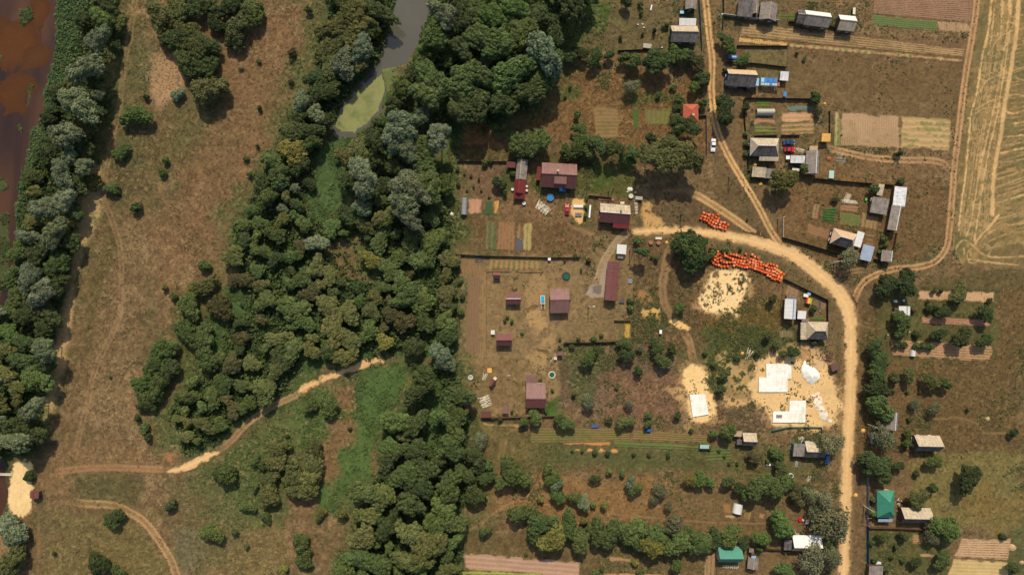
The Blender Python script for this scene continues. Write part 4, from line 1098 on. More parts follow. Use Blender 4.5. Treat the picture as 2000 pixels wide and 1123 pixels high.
def scatter(name, n, weight, size, high, cols, per=5, label=None, cat=None, spread=.6, seed=1, up=.5):
    """weight: lattice array of relative density; cols: function(j,i,r)->(n,3)"""
    r = np.random.RandomState(seed)
    w = weight.ravel().astype(float); w = np.clip(w, 0, None); w /= w.sum()
    idx = r.choice(len(w), n, p=w)
    x = xs[idx % NX] + r.rand(n) * DX; y = ys[idx // NX] + r.rand(n) * DX
    z, j, i = zat(x, y)
    sc = size * (.55 + .9 * r.rand(n) ** 1.6)
    C = cols(j, i, r)
    k = per
    X = np.repeat(x, k); Y = np.repeat(y, k); Z = np.repeat(z, k); SCL = np.repeat(sc, k)
    a = r.rand(n * k) * 2 * pi; rad = r.rand(n * k) ** .6 * spread * SCL
    hh = r.rand(n * k) * high * SCL / size * (1 - .5 * rad / (spread * SCL + 1e-6))
    V, F = leaf_quads(X + np.cos(a) * rad, Y + np.sin(a) * rad, Z + hh, np.cos(a) * (1 - up) + r.normal(size=n * k) * .3, np.sin(a) * (1 - up) + r.normal(size=n * k) * .3,
                      np.full(n * k, up + .2), SCL * .34, r)
    C = np.repeat(C, k, 0) * (.8 + .4 * r.rand(n * k, 1)); C = np.repeat(C, 4, 0)
    o = link(name, np_mesh(name, V, F, C, MAT['tuft']))
    return tag(o, label, cat, kind='stuff')


inframe = (np.abs(GX) < 181) & (np.abs(GY) < 103)
notwater = GZ > -.3


def col_mix(a, b, c=None):
    A_, B_ = np.array(A(*a)), np.array(A(*b)); C_ = np.array(A(*c)) if c else None

    def f(j, i, r):
        t = np.clip(N5[j, i] + .5 + r.normal(size=len(j)) * .25, 0, 1)[:, None]
        o = A_ * (1 - t) + B_ * t
        if C_ is not None:
            o = np.where(r.rand(len(j), 1) < .2, C_, o)
        return o
    return f


def from_land(lo, hi, green=0.0):
    def f(j, i, r):
        c = GC[j, i] * (lo + (hi - lo) * r.rand(len(j), 1) ** 1.5)
        if green: c = c * (1 - green) + np.array(A(86, 106, 54)) * green
        return c
    return f


greenness = np.clip((GC[..., 1] / (GC[..., 0] + 1e-4) - .75) * 3, 0, 1)
scatter('dry_grass', 95000, (LUSH * (1 - greenness) * inframe * notwater) ** 1.2, .36, .22, from_land(.85, 1.6), 3, 'dry straw coloured grass tussocks over the meadow', 'dry grass', .8, 2, .6)
scatter('green_grass', 60000, np.clip(LUSH - .3, 0, 2) * (greenness ** 1.2 + .02) * inframe * notwater * sm(-.25, .15, N2 + N5), .45, .35, from_land(.75, 1.5, .3), 5, 'lush green herbs and nettles along the damp strips', 'green herbs', .8, 3, .6)

rw = np.zeros((NY, NX))
for pl in ([(112,-5),(178,-5),(165,60),(148,100),(140,135),(108,130),(104,60)], [(84,130),(148,125),(125,185),(100,260),(78,245),(86,190)], [(58,250),(98,262),(66,335),(46,400),(38,470),(30,460),(45,340)], [(0,585),(45,575),(58,660),(40,720),(30,800),(0,830)]):
    wp = [P(*p) for p in pl]; sl = window(wp, 2)
    rw[sl] = np.maximum(rw[sl], sm(-.5, 1, sd_poly(wp, sl) + N2[sl] * 3))
scatter('reeds', 15000, rw * notwater, .6, 1.3, col_mix((78, 100, 58), (92, 116, 68), (104, 112, 64)), 7, 'pale green reeds and low willow scrub along the river edge', 'reeds', .9, 9, .55)

wm = np.zeros((NY, NX))
for nm, pl in WOODS.items():
    wp = [P(*p) for p in pl]; sl = window(wp, 2)
    wm[sl] = np.maximum(wm[sl], sm(-1, 2, sd_poly(wp, sl) + N5[sl] * 5))
for g in GAPS:
    wp = [P(*p) for p in g]; sl = window(wp, 2)
    wm[sl] *= 1 - .9 * sm(-1, 2, sd_poly(wp, sl))
scatter('undergrowth', 34000, wm * inframe * notwater, 1.0, 2.0, col_mix((68, 84, 44), (82, 98, 52), (94, 102, 58)), 8, 'low dark undergrowth between the woodland trees', 'undergrowth', 1.1, 4, .5)
ROUGH2 = ((sm(.12, .3, N12 + N2 * .8 + N5 * .4)) * (GX > 0) * (1 - wm) * LUSH * inframe)
scatter('weeds', 24000, ROUGH2 + .02 * (GX > 0) * LUSH * (1 - wm) + 1e-6, .36, .35, col_mix((74, 86, 46), (98, 100, 56), (132, 120, 78)), 6, 'scattered green weeds over waste ground and plot edges', 'weeds', .8, 5, .6)
sandw = np.zeros((NY, NX))
for s_ in SHEETS:
    if s_[0] in ('sand_spread', 'sand_yard', 'sand_spill'):
        sl = s_[4]; sandw[sl] = np.maximum(sandw[sl], s_[5])
scatter('sand_weeds', 800, sandw * sm(.05, .3, N2 + N5 * .8) + 1e-7, .3, .35, col_mix((66, 84, 44), (96, 104, 60), (110, 84, 56)), 6, 'small dark weeds poking through the spread sand', 'weeds', .8, 6, .6)
# ---------------------------------------------------------------- tree crowns
def ico_verts():
    t = (1 + 5 ** .5) / 2
    v = np.array([(-1, t, 0), (1, t, 0), (-1, -t, 0), (1, -t, 0), (0, -1, t), (0, 1, t), (0, -1, -t), (0, 1, -t), (t, 0, -1), (t, 0, 1), (-t, 0, -1), (-t, 0, 1)], float)
    v /= np.linalg.norm(v[0])
    f = [(0, 11, 5), (0, 5, 1), (0, 1, 7), (0, 7, 10), (0, 10, 11), (1, 5, 9), (5, 11, 4), (11, 10, 2), (10, 7, 6), (7, 1, 8), (3, 9, 4), (3, 4, 2), (3, 2, 6), (3, 6, 8), (3, 8, 9), (4, 9, 5), (2, 4, 11), (6, 2, 10), (8, 6, 7), (9, 8, 1)]
    return v, np.array(f)


ICO_V, ICO_F = ico_verts()


def crown_mesh(name, seed, lobes, lr, leaves, leaf, squash=.8, lumpy=.0, airy=False, conical=False, shell=.62):
    """unit crown (radius 1). lobes: leafy clumps on an uneven dome, each a shell of leaf faces"""
    r = np.random.RandomState(seed)
    cen, rad = [], []
    for k in range(lobes * 30):
        if len(cen) >= lobes: break
        a = r.rand() * 2 * pi; zz = r.rand() ** .8 * 1.15 - .25
        rr = math.sqrt(max(0, 1 - min(1, abs(zz)) ** 2)) * (.55 + .45 * r.rand() ** .5)
        ang = 1 + .28 * sin(a * 2 + seed) + .2 * sin(a * 3 + seed * 2.1) + .1 * sin(a * 5 + seed)
        q = np.array([cos(a) * rr * shell * 1.15 * ang, sin(a) * rr * shell * 1.15 * ang, zz * squash * .85])
        if conical:
            q = np.array([cos(a) * (1 - max(0, zz)) * .6, sin(a) * (1 - max(0, zz)) * .6, zz * 2.2])
        lrad = lr * (.7 + .6 * r.rand())
        if all(np.linalg.norm(q - c) > .62 * (lrad + R) * (.85) for c, R in zip(cen, rad)):
            cen.append(q); rad.append(lrad)
    if not conical:
        cen.append(np.array([0, 0, .1])); rad.append(.5)
    cen = np.array(cen); rad = np.array(rad)
    Vs, Fs, Cs = [], [], []
    off = 0
    tone = .78 + .44 * r.rand(len(cen))
    for c, R, tn in zip(cen, rad, tone):
        n = int(leaves * (R / lr) ** 2)
        d = r.normal(size=(n, 3)); d /= np.linalg.norm(d, axis=1, keepdims=True)
        d[:, 2] = np.where(d[:, 2] < -.35, -d[:, 2], d[:, 2])
        k_ = R * (.72 + .42 * r.rand(n) ** (.6 if not airy else 1.2)) * (1 + .12 * np.sin(d[:, 0] * 7 + seed) * np.cos(d[:, 1] * 6))
        if airy: k_ *= .6 + .7 * r.rand(n)
        p = c + d * k_[:, None]
        # drop leaves buried in neighbouring clumps
        dist = np.linalg.norm(p[:, None, :] - cen[None], axis=2) / rad[None]
        ok = (dist < .66).sum(1) == 0
        p, d = p[ok], d[ok]
        if not len(p): continue
        nn = d * .9 + r.normal(size=d.shape) * .42 + np.array([0, 0, .15])
        V, F = leaf_quads(p[:, 0], p[:, 1], p[:, 2], nn[:, 0], nn[:, 1], nn[:, 2], leaf * (.7 + .6 * r.rand(len(p))), r)
        Vs.append(V); Fs.append(F + off); off += len(V)
        hue = 1 + r.normal(size=(len(p), 3)) * np.array([.07, .05, .06])
        Cs.append(np.repeat(tn * (.86 + .28 * r.rand(len(p), 1)) * hue, 4, 0))
        if not airy:                                   # a closed core of boughs inside each clump
            cv = c + ICO_V * R * .74
            Vs.append(cv); Fs.append(np.concatenate([ICO_F, ICO_F[:, 2:3]], 1) + off); off += 12
            Cs.append(np.full((12, 3), .8 * tn))
    V = np.concatenate(Vs); F = np.concatenate(Fs); C = np.concatenate(Cs)
    # core triangles carry a doubled corner: write them as triangles
    tri = F[:, 2] == F[:, 3]
    me = bpy.data.meshes.new(name)
    nv = len(V); q = F[~tri]; t = F[tri][:, :3]
    me.vertices.add(nv); me.vertices.foreach_set('co', V.astype(np.float32).ravel())
    lv = np.concatenate([q.ravel(), t.ravel()]).astype(np.int32)
    me.loops.add(len(lv)); me.loops.foreach_set('vertex_index', lv)
    me.polygons.add(len(q) + len(t))
    st = np.concatenate([np.arange(len(q)) * 4, len(q) * 4 + np.arange(len(t)) * 3]).astype(np.int32)
    tt = np.concatenate([np.full(len(q), 4), np.full(len(t), 3)]).astype(np.int32)
    me.polygons.foreach_set('loop_start', st); me.polygons.foreach_set('loop_total', tt)
    me.update(calc_edges=True)
    ca = me.color_attributes.new('Col', 'FLOAT_COLOR', 'POINT')
    c4 = np.ones((nv, 4), np.float32); c4[:, :3] = C; ca.data.foreach_set('color', c4.ravel())
    me.materials.append(MAT['leaf'])
    return me


CROWN = {
    'willow': [crown_mesh('willow_crown', 20 + k, 52, .23, 120, .045, .75, shell=.68) for k in range(6)],
    'broad': [crown_mesh('broad_crown', 40 + k, 84, .155, 75, .042, .58, shell=.76) for k in range(9)],
    'bush': [crown_mesh('bush_crown', 60 + k, 30, .26, 100, .062, .8) for k in range(5)],
    'small': [crown_mesh('small_crown', 80 + k, 8, .42, 120, .12, .9) for k in range(4)],
    'airy': [crown_mesh('airy_crown', 90 + k, 24, .34, 120, .055, .8, airy=True) for k in range(3)],
    'cone': [crown_mesh('cone_crown', 97, 18, .3, 70, .12, conical=True)],
}


def trunk_mesh(name, seed, limbs=6, mat='bark', spread=.55):
    r = random.Random(seed)
    b = MB()
    b.cyl((0, 0, -.05), (0, 0, .35), .06, .045, 7, cap=False)
    b.cyl((0, 0, .35), (.02, .02, .75), .045, .018, 6)
    for k in range(limbs):
        a = k * 2.4 + r.random(); z = .3 + .3 * r.random()
        e = (cos(a) * spread * (.6 + .4 * r.random()), sin(a) * spread * (.6 + .4 * r.random()), z + .22 + .2 * r.random())
        b.cyl((0, 0, z), e, .024, .008, 5)
        e2 = (e[0] * 1.35 + .08 * r.uniform(-1, 1), e[1] * 1.35 + .08 * r.uniform(-1, 1), e[2] + .12)
        b.cyl(e, e2, .008, .003, 4)
    o = b.build(name, MAT[mat]); me = o.data
    bpy.data.objects.remove(o)
    return me


TRUNK = [trunk_mesh('trunk', k) for k in range(3)]
TRUNK_PALE = [trunk_mesh('pale_trunk', 9 + k, 16, 'pale_bark', .85) for k in range(2)]

TONES = {  # display colour of sunlit leaves, kind of tree, wording
    'S': ((124, 132, 92), 'willow_tree', 'willow', 'silvery', 'willow'),
    'D': ((80, 90, 48), 'alder_tree', 'tree', 'dark green', 'alder'),
    'G': ((96, 108, 56), 'leafy_tree', 'tree', 'mid green', 'broadleaf'),
    'O': ((110, 110, 60), 'olive_tree', 'tree', 'olive green', 'broadleaf'),
    'Y': ((126, 120, 58), 'yellowing_tree', 'tree', 'yellowish', 'tree'),
    'B': ((98, 92, 54), 'browning_tree', 'tree', 'brownish', 'tree'),
    'F': ((118, 118, 80), 'feathery_tree', 'tree', 'grey green feathery', 'birch'),
    'L': ((98, 116, 58), 'leafy_tree', 'tree', 'light green', 'broadleaf'),
}
NAMES = {'D': 'alder_tree', 'G': 'leafy_tree', 'O': 'olive_green_tree', 'S': 'willow_tree', 'Y': 'yellowing_tree', 'B': 'browning_tree', 'F': 'birch_tree', 'L': 'leafy_tree'}

TREES = """
210,7,24,D 199,36,24,G 185,77,24,S 224,89,14,D 164,132,30,S 185,155,22,D 148,199,34,S 178,214,22,D 121,264,28,S 160,253,24,O 142,272,22,D 117,342,24,S 142,356,22,D
178,353,20,O 217,369,14,G 117,392,24,S 233,297,17,G 263,225,25,L 316,337,10,G 323,313,8,G 340,74,28,D 310,28,30,O 342,15,26,O 385,10,28,D 378,90,27,O 400,88,25,D 360,118,25,D
395,130,26,D 418,122,11,G 403,175,33,O 420,45,20,D 460,55,28,O 455,80,20,O 490,22,26,G 450,8,26,D 345,185,13,S 285,190,7,D 360,60,24,O 380,110,22,O
85,405,26,S 117,426,26,Y 100,455,26,S 135,408,22,D 132,469,22,D 71,494,26,D 107,515,26,D 53,544,24,S 78,572,24,S 107,558,22,D 53,611,26,D 89,608,24,D 82,640,20,D 14,608,18,G 14,650,20,L
82,683,24,S 43,707,24,D 64,740,28,G 68,744,20,D 57,801,22,S 36,830,28,D 57,848,26,D 28,865,24,S 46,876,20,D 55,931,12,D 21,1040,30,S 18,1100,30,O 90,300,22,D 60,345,20,D 75,300,18,G 95,225,20,D 110,180,18,D
265,405,13,D 397,520,13,G 322,562,7,G 339,580,10,G 395,560,24,O 457,547,16,B 427,600,26,B 366,598,25,G 363,650,26,G 395,658,24,G 402,704,25,G 320,683,24,G 299,711,24,G 327,722,24,D
278,747,22,G 306,754,25,G 276,776,18,G 285,790,17,D 269,817,8,D 280,837,13,G 288,855,10,D 215,735,4,G 438,926,24,G 333,988,13,D 219,1015,20,D 411,1043,21,G 189,1104,22,D 228,1118,14,G 105,1080,5,D
678,21,28,O 650,53,26,O 700,22,26,O 736,21,28,D 706,46,26,O 685,68,24,O 706,93,26,S 667,125,28,S 635,100,22,O 642,132,22,O 617,150,20,D 621,178,20,D 642,178,20,D 587,199,19,S 616,221,18,S
635,232,16,D 603,256,22,D 571,256,20,O 571,296,28,Y 607,278,20,D 585,320,20,D 532,313,20,G 543,345,24,D 575,367,10,S 510,356,20,D 600,356,16,D 521,385,20,G 728,66,12,Y 716,60,22,D 660,85,20,O
866,25,27,S 848,66,27,G 863,71,22,D 830,93,14,L 895,21,26,D 909,39,24,D 899,93,22,D 931,21,24,G 842,150,32,G 835,185,28,G 810,135,18,D 909,150,36,G 938,150,28,D 909,199,28,D 938,71,30,G 785,171,18,D 767,206,18,D
781,249,32,S 820,228,20,S 770,271,26,S 745,238,16,D 792,285,26,S 820,292,26,G 706,335,28,S 710,363,24,S 670,303,18,O 700,292,22,O 799,363,34,S 838,360,28,G 867,356,22,G 827,328,24,G 770,328,18,G
975,85,30,G 1020,60,28,G 1062,100,36,S 1000,140,36,G 958,30,28,L 1010,15,26,L 1050,30,24,D 1030,180,26,D 980,200,26,D 930,200,30,D 905,215,26,D 1085,60,22,D 1080,130,24,G 1055,150,22,G 1110,-12,40,D 1140,-22,34,D 1085,0,24,D
550,407,10,S 550,430,15,Y 646,444,18,L 617,473,20,S 559,469,7,Y 617,522,20,O 708,405,18,S 681,419,22,D 751,423,20,O 792,395,28,S 795,422,24,S 742,469,22,G 724,507,19,Y 842,478,30,G 806,465,26,G 824,505,24,G 785,501,20,G 842,426,16,G
571,604,28,G 642,604,26,O 592,629,20,G 681,611,22,O 701,590,12,L 724,608,18,O 649,643,28,O 681,665,24,O 720,647,20,G 751,668,17,Y 674,697,22,O 642,686,18,G 799,579,28,G 824,586,26,G 781,551,20,G 870,579,22,B 763,615,18,B 788,629,22,B
870,629,22,G 874,658,20,D 829,629,20,D 806,679,20,D 860,693,22,S 870,711,18,S 539,722,20,O 571,683,22,G 546,700,22,D 514,765,26,O 664,551,10,D 642,537,18,O 480,548,18,B
827,737,22,D 817,766,24,D 895,775,25,D 886,809,24,G 877,816,24,G 888,837,22,G 877,865,22,G 888,880,22,G 770,826,26,G 763,876,22,G 810,830,24,D 810,880,24,D 756,901,22,D 792,930,28,G 827,915,24,D 714,965,28,G 745,972,26,O 820,954,24,D 799,986,26,D
717,1008,21,O 877,951,28,G 867,1001,26,G 849,1029,24,G 891,1026,20,G 806,1051,28,O 835,1072,32,O 806,1100,28,O 706,1054,26,O 699,1093,26,G 735,1104,26,G 874,1083,16,G 874,1115,18,O 624,1004,13,O 667,1004,12,O 587,1061,20,G 592,1093,19,G
546,876,18,O 539,905,19,O 525,937,18,O 525,969,23,O 519,1011,11,G 482,990,14,G 496,951,10,G 496,901,12,G 510,910,10,D 614,880,20,O 610,912,25,O 603,940,28,O 571,930,25,O 582,960,22,O 607,794,15,G 642,794,21,G 560,851,5,D 683,837,5,G 457,1040,8,D 550,1115,12,Y 482,1068,6,D
939,859,16,F 929,894,22,D 998,921,26,G 1017,933,20,G 982,941,17,G 954,910,13,L 949,935,17,G 925,966,22,D 909,927,18,D 930,915,16,D
1023,824,11,G 1046,816,15,G 1092,822,13,G 1107,827,15,G 976,820,6,D 962,818,4,D 1190,822,8,D 1213,825,13,O 1229,824,12,G 1267,812,8,G 1266,828,9,G 1324,811,9,D 1423,845,17,G 1394,847,10,G 1350,841,5,D
1070,917,13,G 1080,937,15,G 1087,949,13,S 1091,972,15,L 1056,976,8,Y 1125,974,14,G 1140,984,15,S 1158,986,8,G 1180,986,9,Y 1162,935,10,D 1189,921,8,Y 1215,925,8,L 1232,945,13,S 1240,955,14,G 1290,958,15,F 1306,987,10,F 1278,975,10,F
1238,886,5,D 1268,888,5,B 1306,888,6,D 1162,883,6,D 1187,885,6,D 1117,879,4,G 1137,881,4,D 1351,939,14,Y 1367,937,15,L 1387,942,12,L 1423,942,13,D 1444,953,12,D
1015,1004,22,G 946,1039,12,G 1057,1025,27,G 1080,1056,28,Y 1049,1048,20,D 1111,1028,24,G 1132,1054,24,G 1140,1017,9,Y 1174,1046,29,G 1197,1038,21,G 1234,1041,30,G 1249,1059,21,G 1275,1072,21,Y 1283,1048,21,G 1317,1022,18,F 1306,1035,13,G 1301,1069,18,G 1327,1064,25,G 1348,1046,19,G 1371,1069,21,G 1395,1054,14,D
1241,1100,8,Y 1322,1106,13,G 1252,1118,8,G 1163,1118,7,G 1027,1083,4,D 1176,1112,5,G
1475,894,14,B 1513,882,11,L 1522,891,12,L 1527,919,15,G 1456,967,12,L 1483,955,24,G 1500,944,22,G 1522,953,24,G 1538,944,15,G 1575,953,8,D 1556,965,15,B 1586,969,17,F 1613,976,17,F 1561,981,12,B 1627,866,23,F 1605,862,14,F
1622,1015,34,F 1640,1035,22,F 1600,995,18,F 1529,1028,25,L 1490,1053,17,L 1587,1095,28,F 1623,1090,22,F 1617,1060,14,D 1535,1115,18,L 1533,1078,4,D 1542,1078,4,D 1428,1047,22,G 1400,1053,18,G 1376,1059,18,G 1454,1060,14,D 1570,1042,6,L 1484,1070,8,G
1734,557,22,D 1773,553,24,D 1877,573,18,O 1867,587,11,D 1933,587,7,D 1928,612,17,D 1846,610,14,D 1815,602,8,D 1828,602,8,D 1765,626,19,G 1759,651,12,G 1791,653,8,D 1836,653,15,D 1881,659,20,D 1926,665,15,D 1752,674,8,D 1766,674,8,D 1790,676,8,G 1803,676,8,G 1817,677,8,G
1709,679,17,D 1720,706,22,G 1718,728,21,G 1716,759,22,D 1722,796,27,G 1777,732,14,O 1750,738,11,O 1822,745,17,O 1848,749,13,G 1787,789,10,F 1828,798,13,F 1777,820,5,D 1892,800,5,D 1982,845,9,D 1726,853,24,F 1775,848,9,G 1772,866,10,G 1707,908,27,D 1722,918,26,D 1757,910,11,D 1828,902,14,G 1791,924,7,D
1824,568,6,D 1838,569,6,D 1812,590,5,D 1785,606,6,B 1668,752,1,D 1745,765,4,D 1773,766,4,D 1797,766,4,D
1897,936,25,D 1824,954,11,D 1797,975,20,O 1852,1034,28,L 1820,1048,15,F 1726,1048,12,G 1767,1048,10,D 1703,1060,7,D 1750,1069,6,D 1791,1099,12,D 1844,1097,17,G 1981,1109,13,D 1961,1048,7,D 1707,975,7,L 1706,1001,10,L 1730,1112,8,D 1765,1094,6,D 1742,1090,5,D 1708,1095,6,D
1112,111,15,D 1135,102,15,D 1163,111,17,G 1190,106,11,D 1221,111,13,G 1239,119,17,G 1272,115,19,D 1294,119,23,D 1317,98,13,L 1331,109,17,G 1346,106,13,D 1364,121,17,B 1372,150,13,G 1356,170,13,L 1376,160,13,D 1374,201,9,D 1234,168,15,F 1286,186,7,L 1315,170,7,L 1327,194,11,G 1322,210,10,D
1278,60,6,C 1303,49,6,G 1296,53,5,G 1212,74,5,D 1255,66,4,G 1114,170,5,L 1419,76,15,G 1428,96,13,G 1417,205,21,D 1417,224,20,D 1225,4,12,D 1252,25,5,D 1104,190,4,L 1251,8,6,G
1167,280,17,G 1202,289,17,G 1186,284,12,G 1238,296,15,G 1151,293,15,G 1224,310,15,G 1325,243,21,D 1354,248,17,D 1272,268,11,D 1300,300,30,O 1273,303,24,O 1327,300,28,O 1352,307,24,O 1304,277,18,O 1368,310,12,B
1127,225,10,L 1133,250,14,G 1138,271,15,G 1125,291,21,G 1103,293,12,G 1029,277,26,G 1052,277,25,G 1008,275,19,G 1017,289,20,G 974,268,8,F 967,248,10,L 947,232,8,L 945,253,7,D 887,282,5,D 974,355,13,D 985,374,8,G 947,319,7,G 958,316,6,D 1002,340,7,D
1458,208,9,D 1592,196,10,D 1601,216,9,B 1532,351,25,O 1572,328,11,G 1457,280,6,G 1456,262,5,G 1457,300,6,G 1708,369,11,G 1756,301,8,D 1761,354,8,D 1452,116,14,L 1417,137,6,D 1572,114,5,G 1557,105,4,B 1595,187,11,D 1663,504,19,F 1656,496,10,L 1727,466,8,G 1728,482,8,G 1718,492,5,G 1632,390,7,B
1247,470,10,G 1256,492,13,G 1143,422,6,G 1145,387,5,G 1144,404,5,G 1350,492,34,D 1338,476,24,D 1366,481,22,D 1357,511,24,D 1375,520,8,L 1282,506,6,D 1273,502,4,D 1327,602,13,G 1231,588,7,G 1231,602,7,G 1222,672,14,G 1225,695,15,D 1284,677,15,G 1313,682,11,D 1248,682,8,F 1295,706,15,G 1149,702,16,G 1163,686,9,D 1248,725,10,D 1117,677,6,D
1150,786,14,F 1121,770,7,B 1093,681,6,D 1148,702,6,G 1000,804,4,D 991,620,4,D 1000,627,5,L 1020,650,4,L 986,626,4,D
1509,585,10,B 1500,657,10,B 1516,675,10,G 1550,688,13,D 1589,604,8,D 1590,668,6,G 1416,731,12,O 1409,760,11,G 1228,790,9,F 1205,757,5,G 1530,690,9,G 1480,690,8,D 1440,700,8,D 1395,712,7,D 1378,690,6,D
1079,762,4,G 1056,742,4,G 1123,500,5,D 1150,508,6,B 1103,510,3,D 1135,527,4,G 1112,588,3,D 1160,662,6,G 1175,655,5,G 1130,662,5,G 1094,662,4,G 1066,805,4,L
1391,497,9,G 1411,488,7,G 1393,490,8,D 1420,487,6,G 1446,488,4,D 899,550,6,G 903,580,6,D 900,610,7,G 895,520,5,G 893,330,5,G 895,360,5,D 907,340,3,B 920,345,3,B 935,350,4,B 925,365,3,B 940,372,3,B 912,372,3,B 955,385,3,B
1062,790,4,G 1500,902,5,L 1510,905,4,L 1440,905,4,D 1386,875,5,L 1405,880,4,G 1425,905,4,G 1416,890,4,G
1460,430,3,D 505,212,4,D 602,20,8,D 624,55,6,D 625,72,7,D 568,118,4,B 568,160,6,D 508,211,6,D 502,285,5,D 480,310,6,G 487,340,7,G 505,120,5,G 570,102,10,B 470,133,5,F
"""
FILLN = {'belt': (12, 23, 'DDGOGOS'), 'west': (11, 21, 'DOGDGO'), 'east': (14, 27, 'DDGGDS'), 'mid': (9, 21, 'GDDOGGOB'), 'south': (11, 24, 'DGGDGO')}
TRACKPX = [(330,917),(425,884),(485,825),(530,795),(580,770),(640,738),(745,703),(850,703)]


def pip(x, y, poly):
    c = False
    for i in range(len(poly)):
        (ax_, ay_), (bx_, by_) = poly[i - 1], poly[i]
        if (ay_ > y) != (by_ > y) and x < (bx_ - ax_) * (y - ay_) / (by_ - ay_) + ax_: c = not c
    return c


tl = []
for tok in TREES.split():
    x, y, r_, t = tok.split(',')
    if float(r_) < 2.5: continue
    tl.append((float(x), float(y), float(r_), t, False))
rf = random.Random(5)
for nm, pl in WOODS.items():
    lo, hi, tones = FILLN[nm]
    x0, x1 = min(p[0] for p in pl), max(p[0] for p in pl); y0, y1 = min(p[1] for p in pl), max(p[1] for p in pl)
    for k in range(1500):
        if len(tl) > 1010: break
        x, y = rf.uniform(x0, x1), rf.uniform(max(-25, y0), min(1150, y1))
        r_ = lo + (hi - lo) * rf.random() ** (.6 if k < 700 else 1.6)
        if any(math.hypot(x - a, y - b) < r_ + 16 for a, b in TRACKPX) or (480 < x < 760 and abs(y - np.interp(x, [480, 580, 745], [828, 770, 703])) < r_ + 10): continue
        if not pip(x, y, pl) or any(pip(x, y, g) for g in GAPS): continue
        if any((x - a) ** 2 + (y - b) ** 2 < (.78 * (r_ + c)) ** 2 for a, b, c, d, e in tl): continue
        if any(pip(x + u * r_, y + v * r_, POND) for u, v in ((0, 0), (1, 0), (-1, 0), (0, 1), (0, -1))) or (nm == 'west' and x > 655 and y > 130) or x < 0 and nm != 'belt': continue
        if rf.random() < {'mid': .6, 'south': .35, 'west': .3}.get(nm, .1) and N12[min(NY - 1, max(0, int((P(x, y)[1] - Y0) / DX))), min(NX - 1, max(0, int((P(x, y)[0] - X0) / DX)))] > -.08: continue
        tl.append((x, y, r_, rf.choice(tones), True))

LAND = [('the green duckweed pond', 700, 215), ('the grey pond arm', 800, 60), ('the muddy river', 30, 120), ('the river shoal', 30, 320), ('the reed bank', 30, 640),
        ('the pale sand lot', 40, 960), ('the sandy track patch', 660, 735), ('the lower sand track patch', 380, 905), ('the curved rutted track', 270, 1010), ('the meadow track fork', 235, 470),
        ('the upper meadow track', 250, 110), ('the bramble clearing', 680, 510), ('the bright green swale', 720, 830), ('the round thicket mound', 590, 920), ('the pink ploughed field', 1010, 1100),
        ('the long maroon barn', 1018, 345), ('the big maroon house', 1092, 341), ('the slate and maroon cottage', 1201, 417), ('the white square canopy', 1214, 487), ('the tiled orange hut', 1350, 221),
        ('the white parked car', 1393, 284), ('the white roofed annex', 1343, 44), ('the slate barn row', 1520, 30), ('the blue panelled carport', 1502, 160), ('the silver garden tunnel', 1495, 218),
        ('the hip roofed slate house', 1495, 287), ('the walled yard cottage', 1651, 466), ('the short pallet cluster', 1395, 433), ('the long pallet cluster', 1455, 515), ('the white metal barn', 1545, 603),
        ('the L shaped slab', 1515, 740), ('the tilted slab', 1366, 792), ('the teal roofed house', 1427, 1084), ('the green hip roof', 1734, 986), ('the small white orchard shed', 1768, 609),
        ('the lone slate cottage', 1812, 866), ('the maroon shed row', 1002, 583), ('the L shaped maroon house', 1046, 770), ('the pale green shelter', 1376, 872), ('the dark roof with blue car', 1590, 880),
        ('the white tunnel tent', 1442, 993), ('the bare sand spread', 1413, 570), ('the stubble field', 1900, 300), ('the white patched roof', 1576, 1062), ('the cream bottom field', 1915, 1115),
        ('the golden straw bed', 1225, 645), ('the western garden tunnel', 906, 403), ('the striped furrow field', 1650, 85), ('the east track bend', 1840, 500), ('the straw heaps', 1160, 880),
        ('the footpath fork', 1018, 974), ('the meadow thicket', 380, 640), ('the dark northern thicket', 400, 60), ('the long dug strip', 925, 610), ('the lower river belt', 50, 830), ('the middle river belt', 105, 500)]
DIRS = ['east', 'northeast', 'north', 'northwest', 'west', 'southwest', 'south', 'southeast']
ORD = ['first', 'second', 'third', 'fourth', 'fifth', 'sixth', 'seventh', 'eighth', 'ninth', 'tenth', 'eleventh', 'twelfth', 'thirteenth', 'fourteenth', 'fifteenth', 'sixteenth', 'seventeenth', 'eighteenth', 'nineteenth', 'twentieth']


def where(x, y):
    L = min(LAND, key=lambda l: (l[1] - x) ** 2 + (l[2] - y) ** 2)
    dx, dy = x - L[1], L[2] - y
    dist = math.hypot(dx, dy)
    d = DIRS[int(round(math.degrees(math.atan2(dy, dx)) / 45)) % 8]
    return ('just ' if dist < 45 else '') + d + ' of ' + L[0]


def dist_pl(nm, x, y): return pip(x, y, WOODS[nm])


